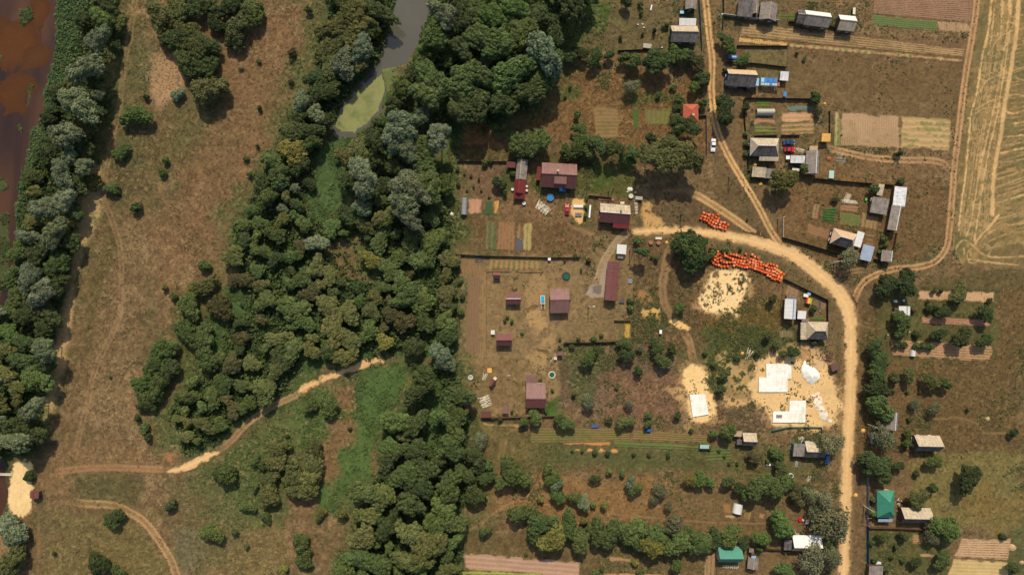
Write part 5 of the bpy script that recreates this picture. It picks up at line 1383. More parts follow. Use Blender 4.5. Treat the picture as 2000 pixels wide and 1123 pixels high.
TALL = {(1532, 351): 10, (1663, 504): 8, (1350, 492): 9.5, (1338, 476): 8.5, (1357, 511): 8.5, (1366, 481): 8.5, (1256, 492): 8.5, (1417, 205): 8, (1417, 224): 7.5, (1325, 243): 9, (1354, 248): 8, (1722, 796): 8, (1716, 759): 7, (1707, 908): 8, (1722, 918): 8, (1852, 1034): 9, (1734, 557): 7, (1773, 553): 8, (1080, 1056): 10, (1275, 1072): 9, (1174, 1046): 8, (1234, 1041): 8, (1613, 976): 9, (1622, 1015): 10, (1627, 866): 9, (1500, 944): 9, (1483, 955): 9, (1522, 953): 9, (1294, 119): 9, (1272, 115): 8, (1029, 277): 9, (1052, 277): 9, (1167, 280): 9, (1202, 289): 9, (1238, 296): 8, (1529, 1028): 8}
recs = {}
TR = []
for (x, y, r_, t, fill) in tl:
    wood = next((n for n, pl in WOODS.items() if pip(x, y, pl)), None)
    size = 'tiny' if r_ < 6 else 'small' if r_ < 11 else 'medium' if r_ < 18 else 'large' if r_ < 26 else 'huge'
    small = r_ < 8.5
    tone = 'D' if t == 'C' else t
    rgb, _, _, wording, sp = TONES[tone]
    noun = {'D': 'tree', 'G': 'tree', 'O': 'tree', 'S': 'willow', 'Y': 'tree', 'B': 'tree', 'F': 'tree', 'L': 'tree'}[tone]
    if small: noun = 'bush' if t != 'C' else 'conifer'
    if t == 'C': wording = 'pointed green'
    base = f'{size} {wording} {noun} {where(x, y)}'
    recs.setdefault(base, []).append(len(TR))
    TR.append([x, y, r_, t, small, base, wood, noun])
for base, ids in recs.items():
    if len(ids) > 1:
        for k, i in enumerate(sorted(ids, key=lambda i: (TR[i][1], TR[i][0]))):
            TR[i][5] = base + ', ' + (ORD[k] if k < 20 else 'last') + ' from the north'

for q, (x, y, r_, t, small, label, wood, noun) in enumerate(TR):
    R_ = r_ * S
    rr = random.Random(q * 13 + 1)
    tone = 'D' if t == 'C' else t
    if small: hgt = R_ * 1.75
    elif wood: hgt = min(15.0, 3.5 + R_ * (2.1 if t == 'S' else 1.75))
    elif x < 660: hgt = R_ * 1.5
    else: hgt = min(12, .8 + R_ * 1.75)
    if wood == 'east' and r_ > 20: hgt += 3
    if t == 'O' and 250 < y < 320 and x > 1250: hgt = 13.5
    hgt = TALL.get((int(x), int(y)), hgt)
    if wood == 'mid': hgt *= .72
    if wood == 'west': hgt = min(hgt * .8, 9.5)
    if wood == 'belt' and t != 'S': hgt *= .8
    ch = hgt - R_ * .85
    if ch < R_ * .55: ch = R_ * .55
    if not wood and ch < R_: ch = max(ch, R_ * .5)
    if t == 'C': ch = R_ * .9
    bx, by = P(x, y, ch + R_ * .35)
    zb = float(zat(np.array([bx]), np.array([by]))[0][0])
    zb = max(zb, -.35)
    rgb = TONES[tone][0]
    nm = ('bush' if small else NAMES[tone]) if t != 'C' else 'conifer'
    grp = {'belt': 'trees of the riverside belt', 'west': 'trees west of the pond', 'east': 'trees east of the pond', 'mid': 'trees of the middle wood', 'south': 'trees of the southern wood'}.get(wood)
    if grp is None: grp = 'meadow trees and bushes' if x < 650 else 'garden bushes' if small else 'village garden trees'
    root = empty(nm, (bx, by, zb), label, 'bush' if small else ('willow tree' if tone == 'S' else 'tree'), grp)
    kind = 'cone' if t == 'C' else 'airy' if tone == 'F' else ('small' if small else ('willow' if (tone in 'S' or rr.random() < .25) else ('bush' if r_ < 14 else 'broad')))
    me = rr.choice(CROWN[kind])
    c = link('crown', me, root)
    c.location = (0, 0, ch)
    c.rotation_euler = (0, 0, rr.random() * 6.28)
    asp = 1 + rr.uniform(-.24, .24) * (1 if wood else .55)
    k_ = {'willow': 1.02, 'broad': 1.04, 'bush': .98, 'small': .9, 'airy': 1.05, 'cone': .9}[kind] * (.95 if wood else .92)
    c.scale = (R_ * k_ * asp, R_ * k_ / asp, R_ * (.95 if not wood else .8 if wood == 'mid' else 1.0) * (1 + rr.uniform(-.1, .15)))
    v = 1 + rr.uniform(-.2, .2)
    al = A(*rgb, (1.12 if t != 'S' else .95) if wood else 1.0); al = (al[0] * .97, al[1], al[2] * 1.08)
    c.color = (al[0] * v * (1 + rr.uniform(-.09, .09)), al[1] * v, al[2] * v * (1 + rr.uniform(-.08, .08)), 1)
    tk = link('trunk', rr.choice(TRUNK_PALE if tone == 'F' else TRUNK), root)
    tk.rotation_euler = (0, 0, rr.random() * 6.28)
    hh = ch + R_ * (.55 if tone == 'F' else .1)
    tk.scale = (R_ * (1.0 if tone == 'F' else .8), R_ * (1.0 if tone == 'F' else .8), hh)
N_TREES = len(TR)
print('trees', N_TREES)
# ---------------------------------------------------------------- buildings
class Frame:
    """local frame of one block: u to the east edge, v to the north edge, turned by ang (clockwise in plan)"""
    def __init__(s, cx, cy, w, d, ang, hmid):
        f = 1 - hmid / H
        s.x, s.y = P(cx, cy, hmid)
        s.w, s.d = w * S * f, d * S * f
        s.a = -radians(ang)
        s.ca, s.sa = cos(s.a), sin(s.a)

    def pt(s, u, v, z, o):
        return (s.x + u * s.ca - v * s.sa - o[0], s.y + u * s.sa + v * s.ca - o[1], z)


def roof_plane(mb, pts, th, mi, eave_dir):
    """pts outline of a sloped plane, uv from the eave direction"""
    p = np.array(pts, float)
    n = np.cross(p[1] - p[0], p[2] - p[0]); n /= np.linalg.norm(n)
    if n[2] < 0:
        p = p[::-1]; n = -n
    e = np.array(eave_dir + (0,), float); e -= n * e.dot(n); e /= np.linalg.norm(e)
    s = np.cross(n, e)
    uv = [(float(q.dot(e)) + 50.03, float(q.dot(s)) + 50.03) for q in p]
    mb.face([tuple(q) for q in p], mi, uv)
    low = [tuple(q - np.array([0, 0, th])) for q in p]
    mb.face(low[::-1], mi, uv[::-1])
    for i in range(len(p)):
        a, b = i - 1, i
        mb.face([tuple(low[a]), tuple(low[b]), tuple(p[b]), tuple(p[a])], mi, [uv[a], uv[b], uv[b], uv[a]])


def window_part(parent, fr, o, u, v, z, side, w=.9, h=1.0, door=False):
    """side: 'S','N','E','W'; stands proud of the wall"""
    ang = fr.a + {'S': 0, 'N': pi, 'E': pi / 2, 'W': -pi / 2}[side]
    c, s = cos(ang), sin(ang)
    x, y, _ = fr.pt(u, v, 0, o)
    nx, ny = s, -c
    mb = MB()
    t = .07
    for a, b, ww, hh in ((0, h / 2, w + t, t), (0, -h / 2, w + t, t), (w / 2, 0, t, h), (-w / 2, 0, t, h)) + (() if door else ((0, 0, t * .7, h),)):
        mb.box(x + a * c + nx * .03, y + a * s + ny * .03, z + b, ww, .07, hh, ang)
    o1 = mb.build('door' if door else 'window', MAT['trim'], parent)
    p = MB().box(x + nx * .005, y + ny * .005, z, w - .04, .03, h - .04, ang)
    p.build('door_leaf' if door else 'pane', MAT['wall_log' if door else 'glass'], o1)
    if not door:
        MB().box(x + nx * .09, y + ny * .09, z - h / 2 - .06, w + .2, .16, .05, ang).build('sill', MAT['trim'], o1)
    else:
        MB().cyl((x + nx * .08 + w * .35 * c, y + ny * .08 + w * .35 * s, z), (x + nx * .1 + w * .35 * c, y + ny * .1 + w * .35 * s, z + .12), .02).build('handle', MAT['trim'], o1)


def bld(name, label, cat, blocks, group=None):
    root = None
    nw = 0
    for bi, b in enumerate(blocks):
        kind, cx, cy, w, d = b[:5]
        k = dict(ang=0, e=2.6, r=1.6, ridge='x', roof='slate', roof2=None, wall='wall_log', over=.35, off=0.0, wins=1, high='N', open=False, cap='slate', door=True, chim=None, ridgecut=.5)
        k.update(b[5])
        e, r = k['e'], k['r']
        fr = Frame(cx, cy, w, d, k['ang'], e + r * .4)
        if root is None:
            root = empty(name, (fr.x, fr.y, 0), label, cat, group); O = (fr.x, fr.y)
        hw, hd = fr.w / 2, fr.d / 2
        ov = k['over']; wi, di = hw - ov, hd - ov       # wall half sizes (roof outline was measured)
        wi, di = max(wi, .3), max(di, .3)
        ex = (cos(fr.a), sin(fr.a)); ey = (-sin(fr.a), cos(fr.a))
        pt = lambda u, v, z: fr.pt(u, v, z, O)
        wall = MB(); roof = MB()
        th = .12
        r2 = 1 if k['roof2'] else 0
        ze = e
        if kind == 'gable':
            if k['ridge'] == 'x':
                R = k['off'] * hd
                sl = lambda v: ze + r * (1 - abs(v - R) / (hd - R if v > R else hd + R))
                roof_plane(roof, [pt(-hw, R, ze + r), pt(hw, R, ze + r), pt(hw, hd, ze), pt(-hw, hd, ze)], th, 0, ex)
                roof_plane(roof, [pt(-hw, R, ze + r), pt(hw, R, ze + r), pt(hw, -hd, ze), pt(-hw, -hd, ze)], th, r2, ex)
                prof = [(-di, sl(-di) - th), (R, ze + r - th), (di, sl(di) - th)]
                for sgn in (-1, 1):
                    wall.face([pt(sgn * wi, -di, -.1)] + [pt(sgn * wi, v, z) for v, z in prof] + [pt(sgn * wi, di, -.1)])
                for v in (-di, di):
                    wall.face([pt(-wi, v, -.1), pt(wi, v, -.1), pt(wi, v, sl(v) - th), pt(-wi, v, sl(v) - th)])
                cap = MB().cyl(pt(-hw, R, ze + r + .02), pt(hw, R, ze + r + .02), .12, n=6)
            else:
                R = k['off'] * hw
                sl = lambda u: ze + r * (1 - abs(u - R) / (hw - R if u > R else hw + R))
                roof_plane(roof, [pt(R, -hd, ze + r), pt(R, hd, ze + r), pt(hw, hd, ze), pt(hw, -hd, ze)], th, 0, ey)
                roof_plane(roof, [pt(R, -hd, ze + r), pt(R, hd, ze + r), pt(-hw, hd, ze), pt(-hw, -hd, ze)], th, r2, ey)
                prof = [(-wi, sl(-wi) - th), (R, ze + r - th), (wi, sl(wi) - th)]
                for sgn in (-1, 1):
                    wall.face([pt(-wi, sgn * di, -.1)] + [pt(u, sgn * di, z) for u, z in prof] + [pt(wi, sgn * di, -.1)])
                for u in (-wi, wi):
                    wall.face([pt(u, -di, -.1), pt(u, di, -.1), pt(u, di, sl(u) - th), pt(u, -di, sl(u) - th)])
                cap = MB().cyl(pt(R, -hd, ze + r + .02), pt(R, hd, ze + r + .02), .12, n=6)
            cap.build('ridge_cap', MAT[k['cap']], root)
        elif kind == 'hip':
            cut = k['ridgecut'] * min(hw, hd) * 1.0 if k['ridgecut'] is not None else min(hw, hd)
            if k['ridge'] == 'x':
                a, c_ = pt(-hw + cut * 2 * .98, 0, ze + r), pt(hw - cut * 2 * .98, 0, ze + r)
                roof_plane(roof, [pt(-hw, hd, ze), pt(hw, hd, ze), c_, a], th, 0, ex)
                roof_plane(roof, [pt(-hw, -hd, ze), pt(hw, -hd, ze), c_, a], th, r2, ex)
                roof_plane(roof, [pt(-hw, hd, ze), pt(-hw, -hd, ze), a], th, 0, ey)
                roof_plane(roof, [pt(hw, hd, ze), pt(hw, -hd, ze), c_], th, 0, ey)
            else:
                a, c_ = pt(0, -hd + cut * 2 * .98, ze + r), pt(0, hd - cut * 2 * .98, ze + r)
                roof_plane(roof, [pt(hw, -hd, ze), pt(hw, hd, ze), c_, a], th, 0, ey)
                roof_plane(roof, [pt(-hw, -hd, ze), pt(-hw, hd, ze), c_, a], th, 0, ey)
                roof_plane(roof, [pt(-hw, -hd, ze), pt(hw, -hd, ze), a], th, r2, ex)
                roof_plane(roof, [pt(-hw, hd, ze), pt(hw, hd, ze), c_], th, 0, ex)
            cap = MB().cyl(a, c_, .11, n=6)
            for s1, s2, q in ((-1, 1, 0), (-1, -1, 0), (1, 1, 1), (1, -1, 1)):
                tgt = (a, c_)[(s1 > 0) if k['ridge'] == 'x' else (s2 > 0)]
                cap.cyl(pt(s1 * hw, s2 * hd, ze), tgt, .08, n=5)
            cap.build('ridge_cap', MAT[k['cap']], root)
            wall.box(0, 0, 0, 1, 1, 1) if False else None
            zt = ze - .02
            c4 = [(-wi, -di), (wi, -di), (wi, di), (-wi, di)]
            for i in range(4):
                p, q = c4[i - 1], c4[i]
                wall.face([pt(*p, -.1), pt(*q, -.1), pt(*q, zt), pt(*p, zt)])
        else:                                         # mono: one slope, high along N, S, E or W
            hi = {'N': (0, 1), 'S': (0, -1), 'E': (1, 0), 'W': (-1, 0)}[k['high']]
            zf = lambda u, v: ze + r * .5 * (1 + u / hw * hi[0] + v / hd * hi[1])
            cs = [(-hw, -hd), (hw, -hd), (hw, hd), (-hw, hd)]
            roof_plane(roof, [pt(u, v, zf(u, v)) for u, v in cs], th, 0, ex if hi[0] == 0 else ey)
            c4 = [(-wi, -di), (wi, -di), (wi, di), (-wi, di)]
            if k['open']:
                for u, v in c4:
                    wall.cyl(pt(u, v, -.1), pt(u, v, zf(u, v) - th), .07)
            else:
                for i in range(4):
                    p, q = c4[i - 1], c4[i]
                    wall.face([pt(*p, -.1), pt(*q, -.1), pt(*q, zf(*q) - th), pt(*p, zf(*p) - th)])
        wall.build('post' if k['open'] else 'wall', MAT[k['wall']], root)
        roof.build('roof', [MAT[k['roof']]] + ([MAT[k['roof2']]] if k['roof2'] else []), root)
        if k['wins'] and not k['open']:
            nwn = int(2 * wi / 3.2)
            z = min(1.5, e * .55)
            if k['door'] and bi == 0:
                window_part(root, fr, O, -wi * .55 if nwn else 0, -di, min(.98, e * .45), 'S', .8, min(1.9, e * .85), True)
            for q in range(nwn):
                u = -wi + (q + (.5 if not (k['door'] and bi == 0) else .75)) * 2 * wi / nwn
                if abs(u + wi * .55) < 1.2 and k['door'] and bi == 0: continue
                if abs(u) < wi - .5: window_part(root, fr, O, u, -di, z, 'S', .9, min(1.0, e * .4))
            if k['wins'] > 1:
                for sd, uu in (('E', wi), ('W', -wi)):
                    for vv in (-di * .45, di * .45):
                        window_part(root, fr, O, uu, vv, z, sd, .9, min(1.0, e * .4))
                for uu in (-wi * .5, wi * .5):
                    window_part(root, fr, O, uu, di, z, 'N', .9, min(1.0, e * .4))
        if k['chim']:
            u, v = k['chim']
            x, y, _ = pt(u * hw, v * hd, 0)
            cb = MB().box(x, y, ze + r * .6, .55, .55, r * 1.2 + .8, fr.a)
            cb.box(x, y, ze + r * 1.2 + .45, .7, .7, .12, fr.a)
            cb.build('chimney', MAT['wall_pale'], root)
    return root


D = dict
bld('barn', 'long narrow barn, weathered grey at its north end and maroon metal at its south', 'barn', [
    ('gable', 1019, 331, 21.5, 39, D(ang=5, e=2.6, r=1.5, ridge='y', roof='slate_grey', wins=1, off=-.2, door=False)),
    ('gable', 1015.5, 364, 22, 27, D(ang=4, e=2.6, r=1.3, ridge='y', roof='maroon_red', wins=1, cap='maroon', off=-.2)),
    ('mono', 1014, 383, 22, 11, D(ang=4, e=2.2, r=.6, roof='maroon_red', wins=0))])
bld('shed', 'small maroon roofed shed touching the west side of the long barn', 'shed', [('mono', 998, 322, 18, 11, D(ang=3, e=2.1, r=.6, roof='maroon'))], 'maroon roofed buildings')
bld('woodshed', 'narrow upright maroon lean-to standing beside the big maroon house', 'woodshed', [('mono', 1052, 339, 7, 27, D(ang=5, e=2.1, r=.5, high='E', roof='maroon_red', wall='yellow_wood', wins=0))])
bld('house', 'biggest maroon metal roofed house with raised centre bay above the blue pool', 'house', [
    ('gable', 1092, 342, 69, 48, D(ang=3, e=3.2, r=3.0, ridge='x', off=-.02, roof='maroon_faded', roof2='maroon', wall='wall_yellow', wins=2, cap='maroon_faded', chim=(-.1, .25))),  # paler north and darker south slope: sun and shade in the colour
    ('mono', 1094.5, 350, 24, 18, D(ang=3, e=5.2, r=.7, high='N', roof='maroon_faded', wall='wall_yellow', wins=0))])
bld('house', 'cottage with grey sheets on its north slope and maroon metal on its south slope', 'house', [
    ('gable', 1201, 417, 59, 37, D(ang=4.5, e=3.0, r=2.4, roof='slate', roof2='maroon', wall='wall_log', wins=2, chim=(.35, .35), cap='white_metal')),
    ('mono', 1212.5, 441, 31, 10, D(ang=4.5, e=2.5, r=.5, roof='maroon_red', wins=0))])
bld('garage', 'long plain maroon roofed outbuilding beside the concrete apron', 'outbuilding', [('gable', 1196, 549, 23.5, 76, D(ang=4.5, e=3.0, r=.8, ridge='y', roof='maroon', wall='wall_pale', wins=1, cap='maroon'))])
bld('pavilion', 'square white fabric canopy on four posts by the curving yard track', 'canopy', [('mono', 1214, 487, 18.5, 18.5, D(ang=4, e=2.3, r=.12, roof='trim', wall='trim', wins=0, open=True, over=.1))])
bld('house', 'square faded maroon roofed house standing east of the blue slide', 'house', [('gable', 1093.3, 588, 37.5, 47, D(ang=-1, e=3.0, r=2.2, off=.1, roof='maroon_faded', roof2='maroon_faded', wall='wall_yellow', wins=2, cap='maroon'))], 'maroon roofed buildings')
bld('shed', 'maroon gabled shed with a white ridge line, west of the blue slide', 'shed', [('gable', 1002.5, 583.5, 29, 22, D(e=2.4, r=1.3, roof='maroon', wall='wall_log', cap='white_metal'))], 'maroon roofed buildings')
bld('shed', 'small square maroon shed just below the board edged beds', 'shed', [('gable', 970, 537.5, 14, 11, D(e=2.1, r=.6, roof='maroon', wall='wall_log', wins=0, cap='maroon'))], 'maroon roofed buildings')
bld('outhouse', 'tiny brown outhouse in the fence corner beside the wood', 'outhouse', [('mono', 896, 502, 8, 7, D(e=2.1, r=.3, roof='maroon', wall='wall_log', wins=0, over=.12))])
bld('shed', 'maroon gabled shed beside the beehive, halfway down the west yard', 'shed', [('gable', 984.7, 664, 30.5, 23, D(e=2.6, r=1.5, roof='maroon', wall='wall_log', cap='maroon'))], 'maroon roofed buildings')
bld('outhouse', 'little maroon roofed outhouse at the south end of the black board fence', 'outhouse', [('mono', 1094, 690, 11, 8.5, D(e=2.2, r=.4, roof='maroon_faded', wall='wall_log', wins=0, over=.12))])
bld('house', 'L shaped maroon roofed house beside a bright green lawn patch', 'house', [
    ('gable', 1046.5, 773, 38, 49, D(e=3.0, r=1.9, off=-.2, roof='maroon_faded', roof2='maroon', wall='wall_pale', wins=2, cap='maroon')),  # slopes in a sunlit and a shaded maroon
    ('mono', 1036.8, 740, 20, 17, D(e=2.9, r=.4, roof='maroon_faded', wall='wall_pale', wins=0))])
bld('playhouse', 'tilted little maroon playhouse with a pale square porch', 'playhouse', [('gable', 962, 749, 9, 12, D(ang=35, e=1.4, r=.9, ridge='y', roof='maroon', wall='wall_log', wins=0, over=.15, cap='maroon'))])
bld('shed', 'low maroon lean-to against the south wall under the log heap', 'shed', [('mono', 949.5, 809.5, 18.5, 13, D(e=2.0, r=.5, roof='maroon', wins=0))], 'maroon roofed buildings')
bld('shed', 'maroon roofed shed half hidden beneath the trees in the southwest yard corner', 'shed', [('mono', 914, 795, 14, 13, D(e=2.2, r=.5, roof='maroon', wins=0))], 'maroon roofed buildings')
bld('hut', 'small square hut with an orange tiled pyramid roof and pale chimney', 'house', [('hip', 1350, 220.5, 30, 35, D(e=3.0, r=1.7, ridge='y', ridgecut=.47, roof='orange_tile', wall='wall_pale', wins=1, cap='orange_tile', chim=(.1, -.35)))])
bld('house', 'grey roofed house with a bright white annex behind it', 'house', [
    ('gable', 1337, 65, 52, 32, D(ang=1, e=3.0, r=2.3, roof='slate', roof2='slate_grey', wall='green_dark', wins=1)),
    ('mono', 1343, 43.5, 33, 13, D(ang=1, e=2.9, r=.6, roof='white_metal', wall='green_dark', wins=0))])
bld('house', 'green walled house with weathered roof cut by the top edge', 'house', [('gable', 1350.5, 4, 22, 28, D(ang=2, e=3.0, r=1.2, ridge='y', roof='slate_grey', wall='green_dark', wins=1))])
bld('shed', 'broad grey roofed shed next to the green street fence', 'shed', [('mono', 1456, 17, 30, 31, D(ang=5, e=2.8, r=.9, roof='slate_dark'))], 'slate roofed sheds')
bld('shed', 'narrow upright slate shed between two wider slate sheds', 'shed', [('gable', 1476.5, 13, 12, 28, D(ang=3, e=2.6, r=.9, ridge='y', roof='slate_grey', wins=0))], 'slate roofed sheds')
bld('barn', 'slate barn with a pale streaked ridge pointing toward the striped field', 'barn', [('gable', 1502, 22, 33, 34, D(ang=7, e=2.8, r=1.6, ridge='y', roof='slate_grey'))])
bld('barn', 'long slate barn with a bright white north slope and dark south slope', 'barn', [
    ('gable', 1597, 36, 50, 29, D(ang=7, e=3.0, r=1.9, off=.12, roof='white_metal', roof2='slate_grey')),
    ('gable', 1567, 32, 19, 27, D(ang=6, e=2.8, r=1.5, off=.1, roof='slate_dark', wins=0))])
bld('shed', 'detached slate shed with white north slope, easternmost of its row', 'shed', [('gable', 1655, 44, 33, 30, D(ang=6, e=2.9, r=2.0, off=.05, roof='white_metal', roof2='slate'))], 'slate roofed sheds')
bld('house', 'tan roofed house with dark south slope beside the blue carport', 'house', [
    ('gable', 1449, 151.5, 57, 33, D(ang=3, e=3.0, r=2.4, off=.2, roof='slate_tan', roof2='slate_dark', wall='blue_fence', wins=2)),
    ('mono', 1478.5, 160.5, 8, 15, D(ang=3, e=2.5, r=.4, high='W', roof='light_blue', wins=0))])
root = bld('shed', 'small pale blotched shed beside the blue carport', 'shed', [('mono', 1532, 149, 16.5, 17, D(ang=4, e=2.2, r=.4, roof='blotched', wall='brown_wood', wins=0))])
bld('house', 'slate house with a hipped pale roof and porch beside the parked cars', 'house', [
    ('hip', 1495, 286.5, 56, 35, D(ang=1, e=3.0, r=2.6, ridgecut=.32, roof='slate', roof2='slate_dark', wall='blue_fence', wins=2, cap='trim')),
    ('mono', 1502, 309.5, 38, 10, D(ang=1, e=2.4, r=.5, roof='slate', wins=0))])
bld('shed', 'low shed with two tone grey roof beside the rutted village track', 'shed', [
    ('mono', 1482, 336.5, 26, 19, D(ang=4, e=2.3, r=.6, roof='slate', wins=1)), ('mono', 1505, 339.5, 22, 18, D(ang=4, e=2.25, r=.6, roof='slate_grey', wins=0))], 'slate roofed sheds')
bld('shed', 'white and brown streaked shed south of the red car', 'shed', [('mono', 1558, 311.5, 28, 14, D(ang=1, e=2.3, r=.4, roof='blotched', wall='brown_wood', wins=0))])
bld('barn', 'upright slate barn with a thin white ridge, east of the streaked shed', 'barn', [
    ('gable', 1588, 317, 26, 45, D(ang=3, e=2.8, r=1.5, ridge='y', off=.35, roof='slate_grey', cap='white_metal')),
    ('mono', 1589, 290, 16, 9, D(ang=2, e=2.2, r=.3, roof='slate_tan', wins=0))])
bld('outhouse', 'orange yellow new timber outhouse at the corner of the wide tilled field', 'outhouse', [('mono', 1613.5, 269, 17, 15.5, D(ang=1, e=2.5, r=.4, roof='yellow_wood', wall='yellow_wood', wins=0))])
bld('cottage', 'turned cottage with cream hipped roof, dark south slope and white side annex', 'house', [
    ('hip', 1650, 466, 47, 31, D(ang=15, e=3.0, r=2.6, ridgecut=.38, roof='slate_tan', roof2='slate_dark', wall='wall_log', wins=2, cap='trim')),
    ('mono', 1678, 467.5, 15, 30, D(ang=16, e=2.7, r=.4, high='W', roof='white_metal', wins=0))])
bld('shed', 'blue grey metal roofed shed tilted beside the cream cottage', 'shed', [('mono', 1693.5, 494, 22.5, 30, D(ang=13, e=2.6, r=.5, roof='blue_grey', wall='rust', wins=0))])
bld('barn', 'brown grey roofed barn of stepped outline inside the walled yard', 'barn', [
    ('mono', 1718, 402, 33, 31, D(ang=9, e=2.6, r=.7, roof='slate_grey', wins=1)), ('mono', 1720, 371, 11, 22, D(ang=10, e=2.4, r=.4, roof='slate', wins=0)), ('mono', 1704, 390, 7, 7, D(ang=9, e=2.0, r=.3, roof='slate', wins=0))])
bld('barn', 'very long narrow barn, flaking white metal north half and slate south half', 'barn', [
    ('mono', 1757.5, 384, 22.5, 38, D(ang=7, e=2.9, r=.5, high='E', roof='blotched', wins=1)),
    ('gable', 1748.5, 426, 20, 49, D(ang=11, e=2.8, r=1.0, ridge='y', off=.45, roof='slate_grey', wins=1, cap='white_metal'))])
bld('shed', 'small slate shed at the south corner of the walled yard', 'shed', [('gable', 1733.5, 500, 21.5, 22, D(ang=6, e=2.6, r=1.1, ridge='y', off=.6, roof='slate_grey', cap='white_metal'))], 'slate roofed sheds')
bld('barn', 'white ribbed metal barn with blue ridge and a square white annex', 'barn', [
    ('gable', 1545, 603.5, 22.5, 39, D(ang=3, e=3.0, r=1.6, ridge='y', off=.2, roof='white_metal', wins=1, cap='mid_blue')),
    ('mono', 1566, 615, 16.5, 16, D(ang=3, e=2.5, r=.3, roof='white_metal', wins=0)), ('mono', 1546.5, 580.5, 20, 8, D(ang=3, e=2.4, r=.3, roof='slate_grey', wins=0))])
bld('house', 'slate hipped house with dark south slope and flat grey wing at its west', 'house', [
    ('hip', 1599, 646, 41, 34, D(ang=1, e=3.0, r=2.5, ridgecut=.32, roof='slate', roof2='slate_dark', wall='blue_fence', wins=2)),
    ('mono', 1571, 646.5, 16, 33, D(ang=1, e=2.7, r=.5, high='W', roof='slate', wins=0)), ('mono', 1573, 626, 14, 7, D(ang=1, e=2.3, r=.3, roof='slate_grey', wins=0))])
bld('hut', 'small tilted brown plank hut between the white gravel and the sand road', 'hut', [('mono', 1632, 717, 17, 13, D(ang=-20, e=2.0, r=.3, roof='brown_wood', wall='brown_wood', wins=0, over=.1))])
bld('shed', 'pale roofed shed with dark wall and a small lean-to, under the round tree', 'shed', [
    ('gable', 1464.5, 858.5, 27, 25, D(ang=2, e=2.7, r=1.6, off=-.2, roof='slate', roof2='slate_dark')),
    ('mono', 1441, 847, 16, 11, D(ang=2, e=2.4, r=.5, roof='slate_tan', wins=0)), ('mono', 1445, 863, 12, 11, D(ang=2, e=2.1, r=.3, roof='slate_dark', wins=0))])
bld('house', 'long dark slate house next to the blue car by the sand road', 'house', [
    ('gable', 1593, 879, 39, 31, D(ang=1, e=2.9, r=2.1, off=-.1, roof='slate', roof2='slate_dark', wall='teal', wins=2)),
    ('mono', 1562, 879, 25, 25, D(ang=2, e=2.7, r=.6, roof='slate_grey', wall='teal', wins=1))])
bld('cottage', 'lone cottage with cream north roof slope in the open brown field', 'house', [('gable', 1814, 867, 50, 31, D(ang=1, e=3.0, r=2.8, off=-.15, roof='slate', roof2='slate_dark', wall='wall_log', wins=2))])
bld('house', 'upright green metal hip roofed house by the sand road', 'house', [
    ('hip', 1733.5, 986.5, 34, 53, D(e=3.2, r=3.0, ridge='y', ridgecut=.55, roof='green_metal', wall='wall_yellow', wins=2, cap='green_metal')),
    ('mono', 1729, 1016, 28, 6, D(e=2.4, r=.3, roof='blue_grey', wins=0))])
bld('barn', 'cream slate barn with a shaded south slope southeast of the green hip roof', 'barn', [('gable', 1791.5, 1008, 58, 30, D(ang=1, e=2.8, r=2.4, off=-.15, roof='slate', roof2='slate_dark'))])
bld('shed', 'grey slate shed at the bottom edge beside the blue fence', 'shed', [('mono', 1710.5, 1118, 27, 28, D(e=2.6, r=.6, roof='slate_grey', wins=0))], 'slate roofed sheds')
bld('house', 'teal green metal gabled house with a dark south slope', 'house', [('gable', 1427, 1084.5, 46.5, 30, D(e=3.0, r=2.5, off=-.2, roof='green_metal', wall='wall_pale', wins=2, cap='green_metal'))])
bld('shed', 'small crooked slate shed with a pale blue sheet, east of the teal roof', 'shed', [('gable', 1471.5, 1100, 21, 22, D(ang=4, e=2.3, r=.9, ridge='y', roof='slate_grey')), ('mono', 1472, 1088, 9, 6, D(ang=4, e=2.7, r=.2, roof='light_blue', wins=0))], 'slate roofed sheds')
bld('outhouse', 'tiny grey roofed outhouse between the teal roof and the black fence', 'outhouse', [('mono', 1467.5, 1074.5, 9, 8, D(e=2.1, r=.3, roof='slate_grey', wins=0, over=.1))])
bld('house', 'long white sheeted roof house half hidden under feathery grey trees', 'house', [
    ('gable', 1577, 1062, 56, 31, D(ang=1, e=3.0, r=2.0, off=-.35, roof='white_metal', roof2='slate_tan', wall='wall_log', wins=2)),
    ('mono', 1540, 1064, 17, 21, D(ang=1, e=2.5, r=.5, roof='slate_dark', wins=0))])
bld('shelter', 'little pale green metal shelter at the end of the vegetable rows', 'shelter', [('mono', 1376, 872, 18, 8, D(ang=1, e=1.8, r=.3, roof='pale_green', wall='green_dark', wins=0, over=.1))])
bld('shed', 'white flat roofed orchard shed with a small brown porch', 'shed', [
    ('gable', 1767.5, 609, 22, 22, D(ang=1, e=2.6, r=.7, ridge='y', off=.25, roof='white_metal', wins=1, cap='grey_fence')), ('mono', 1751.5, 609.5, 9, 17, D(ang=2, e=2.3, r=.3, roof='brown_wood', wins=0))])
bld('barn', 'half hidden slate barn with white ridge beneath a round roadside tree', 'barn', [('gable', 1742, 822, 27, 35, D(ang=3, e=2.7, r=1.5, ridge='y', off=.35, roof='slate_grey', cap='white_metal'))])
bld('pavilion', 'little maroon roofed picnic shelter on the edge of the pale sand lot', 'shelter', [('gable', 66, 966, 17, 14, D(ang=5, e=2.2, r=.8, ridge='y', roof='maroon', wall='brown_wood', wins=0, cap='maroon'))])
bld('porch', 'low maroon roofed garden bench shelter near the south wall', 'shelter', [('mono', 987.5, 801, 12, 13, D(e=1.7, r=.3, roof='maroon_faded', wall='brown_wood', wins=0, open=True, over=.08))])

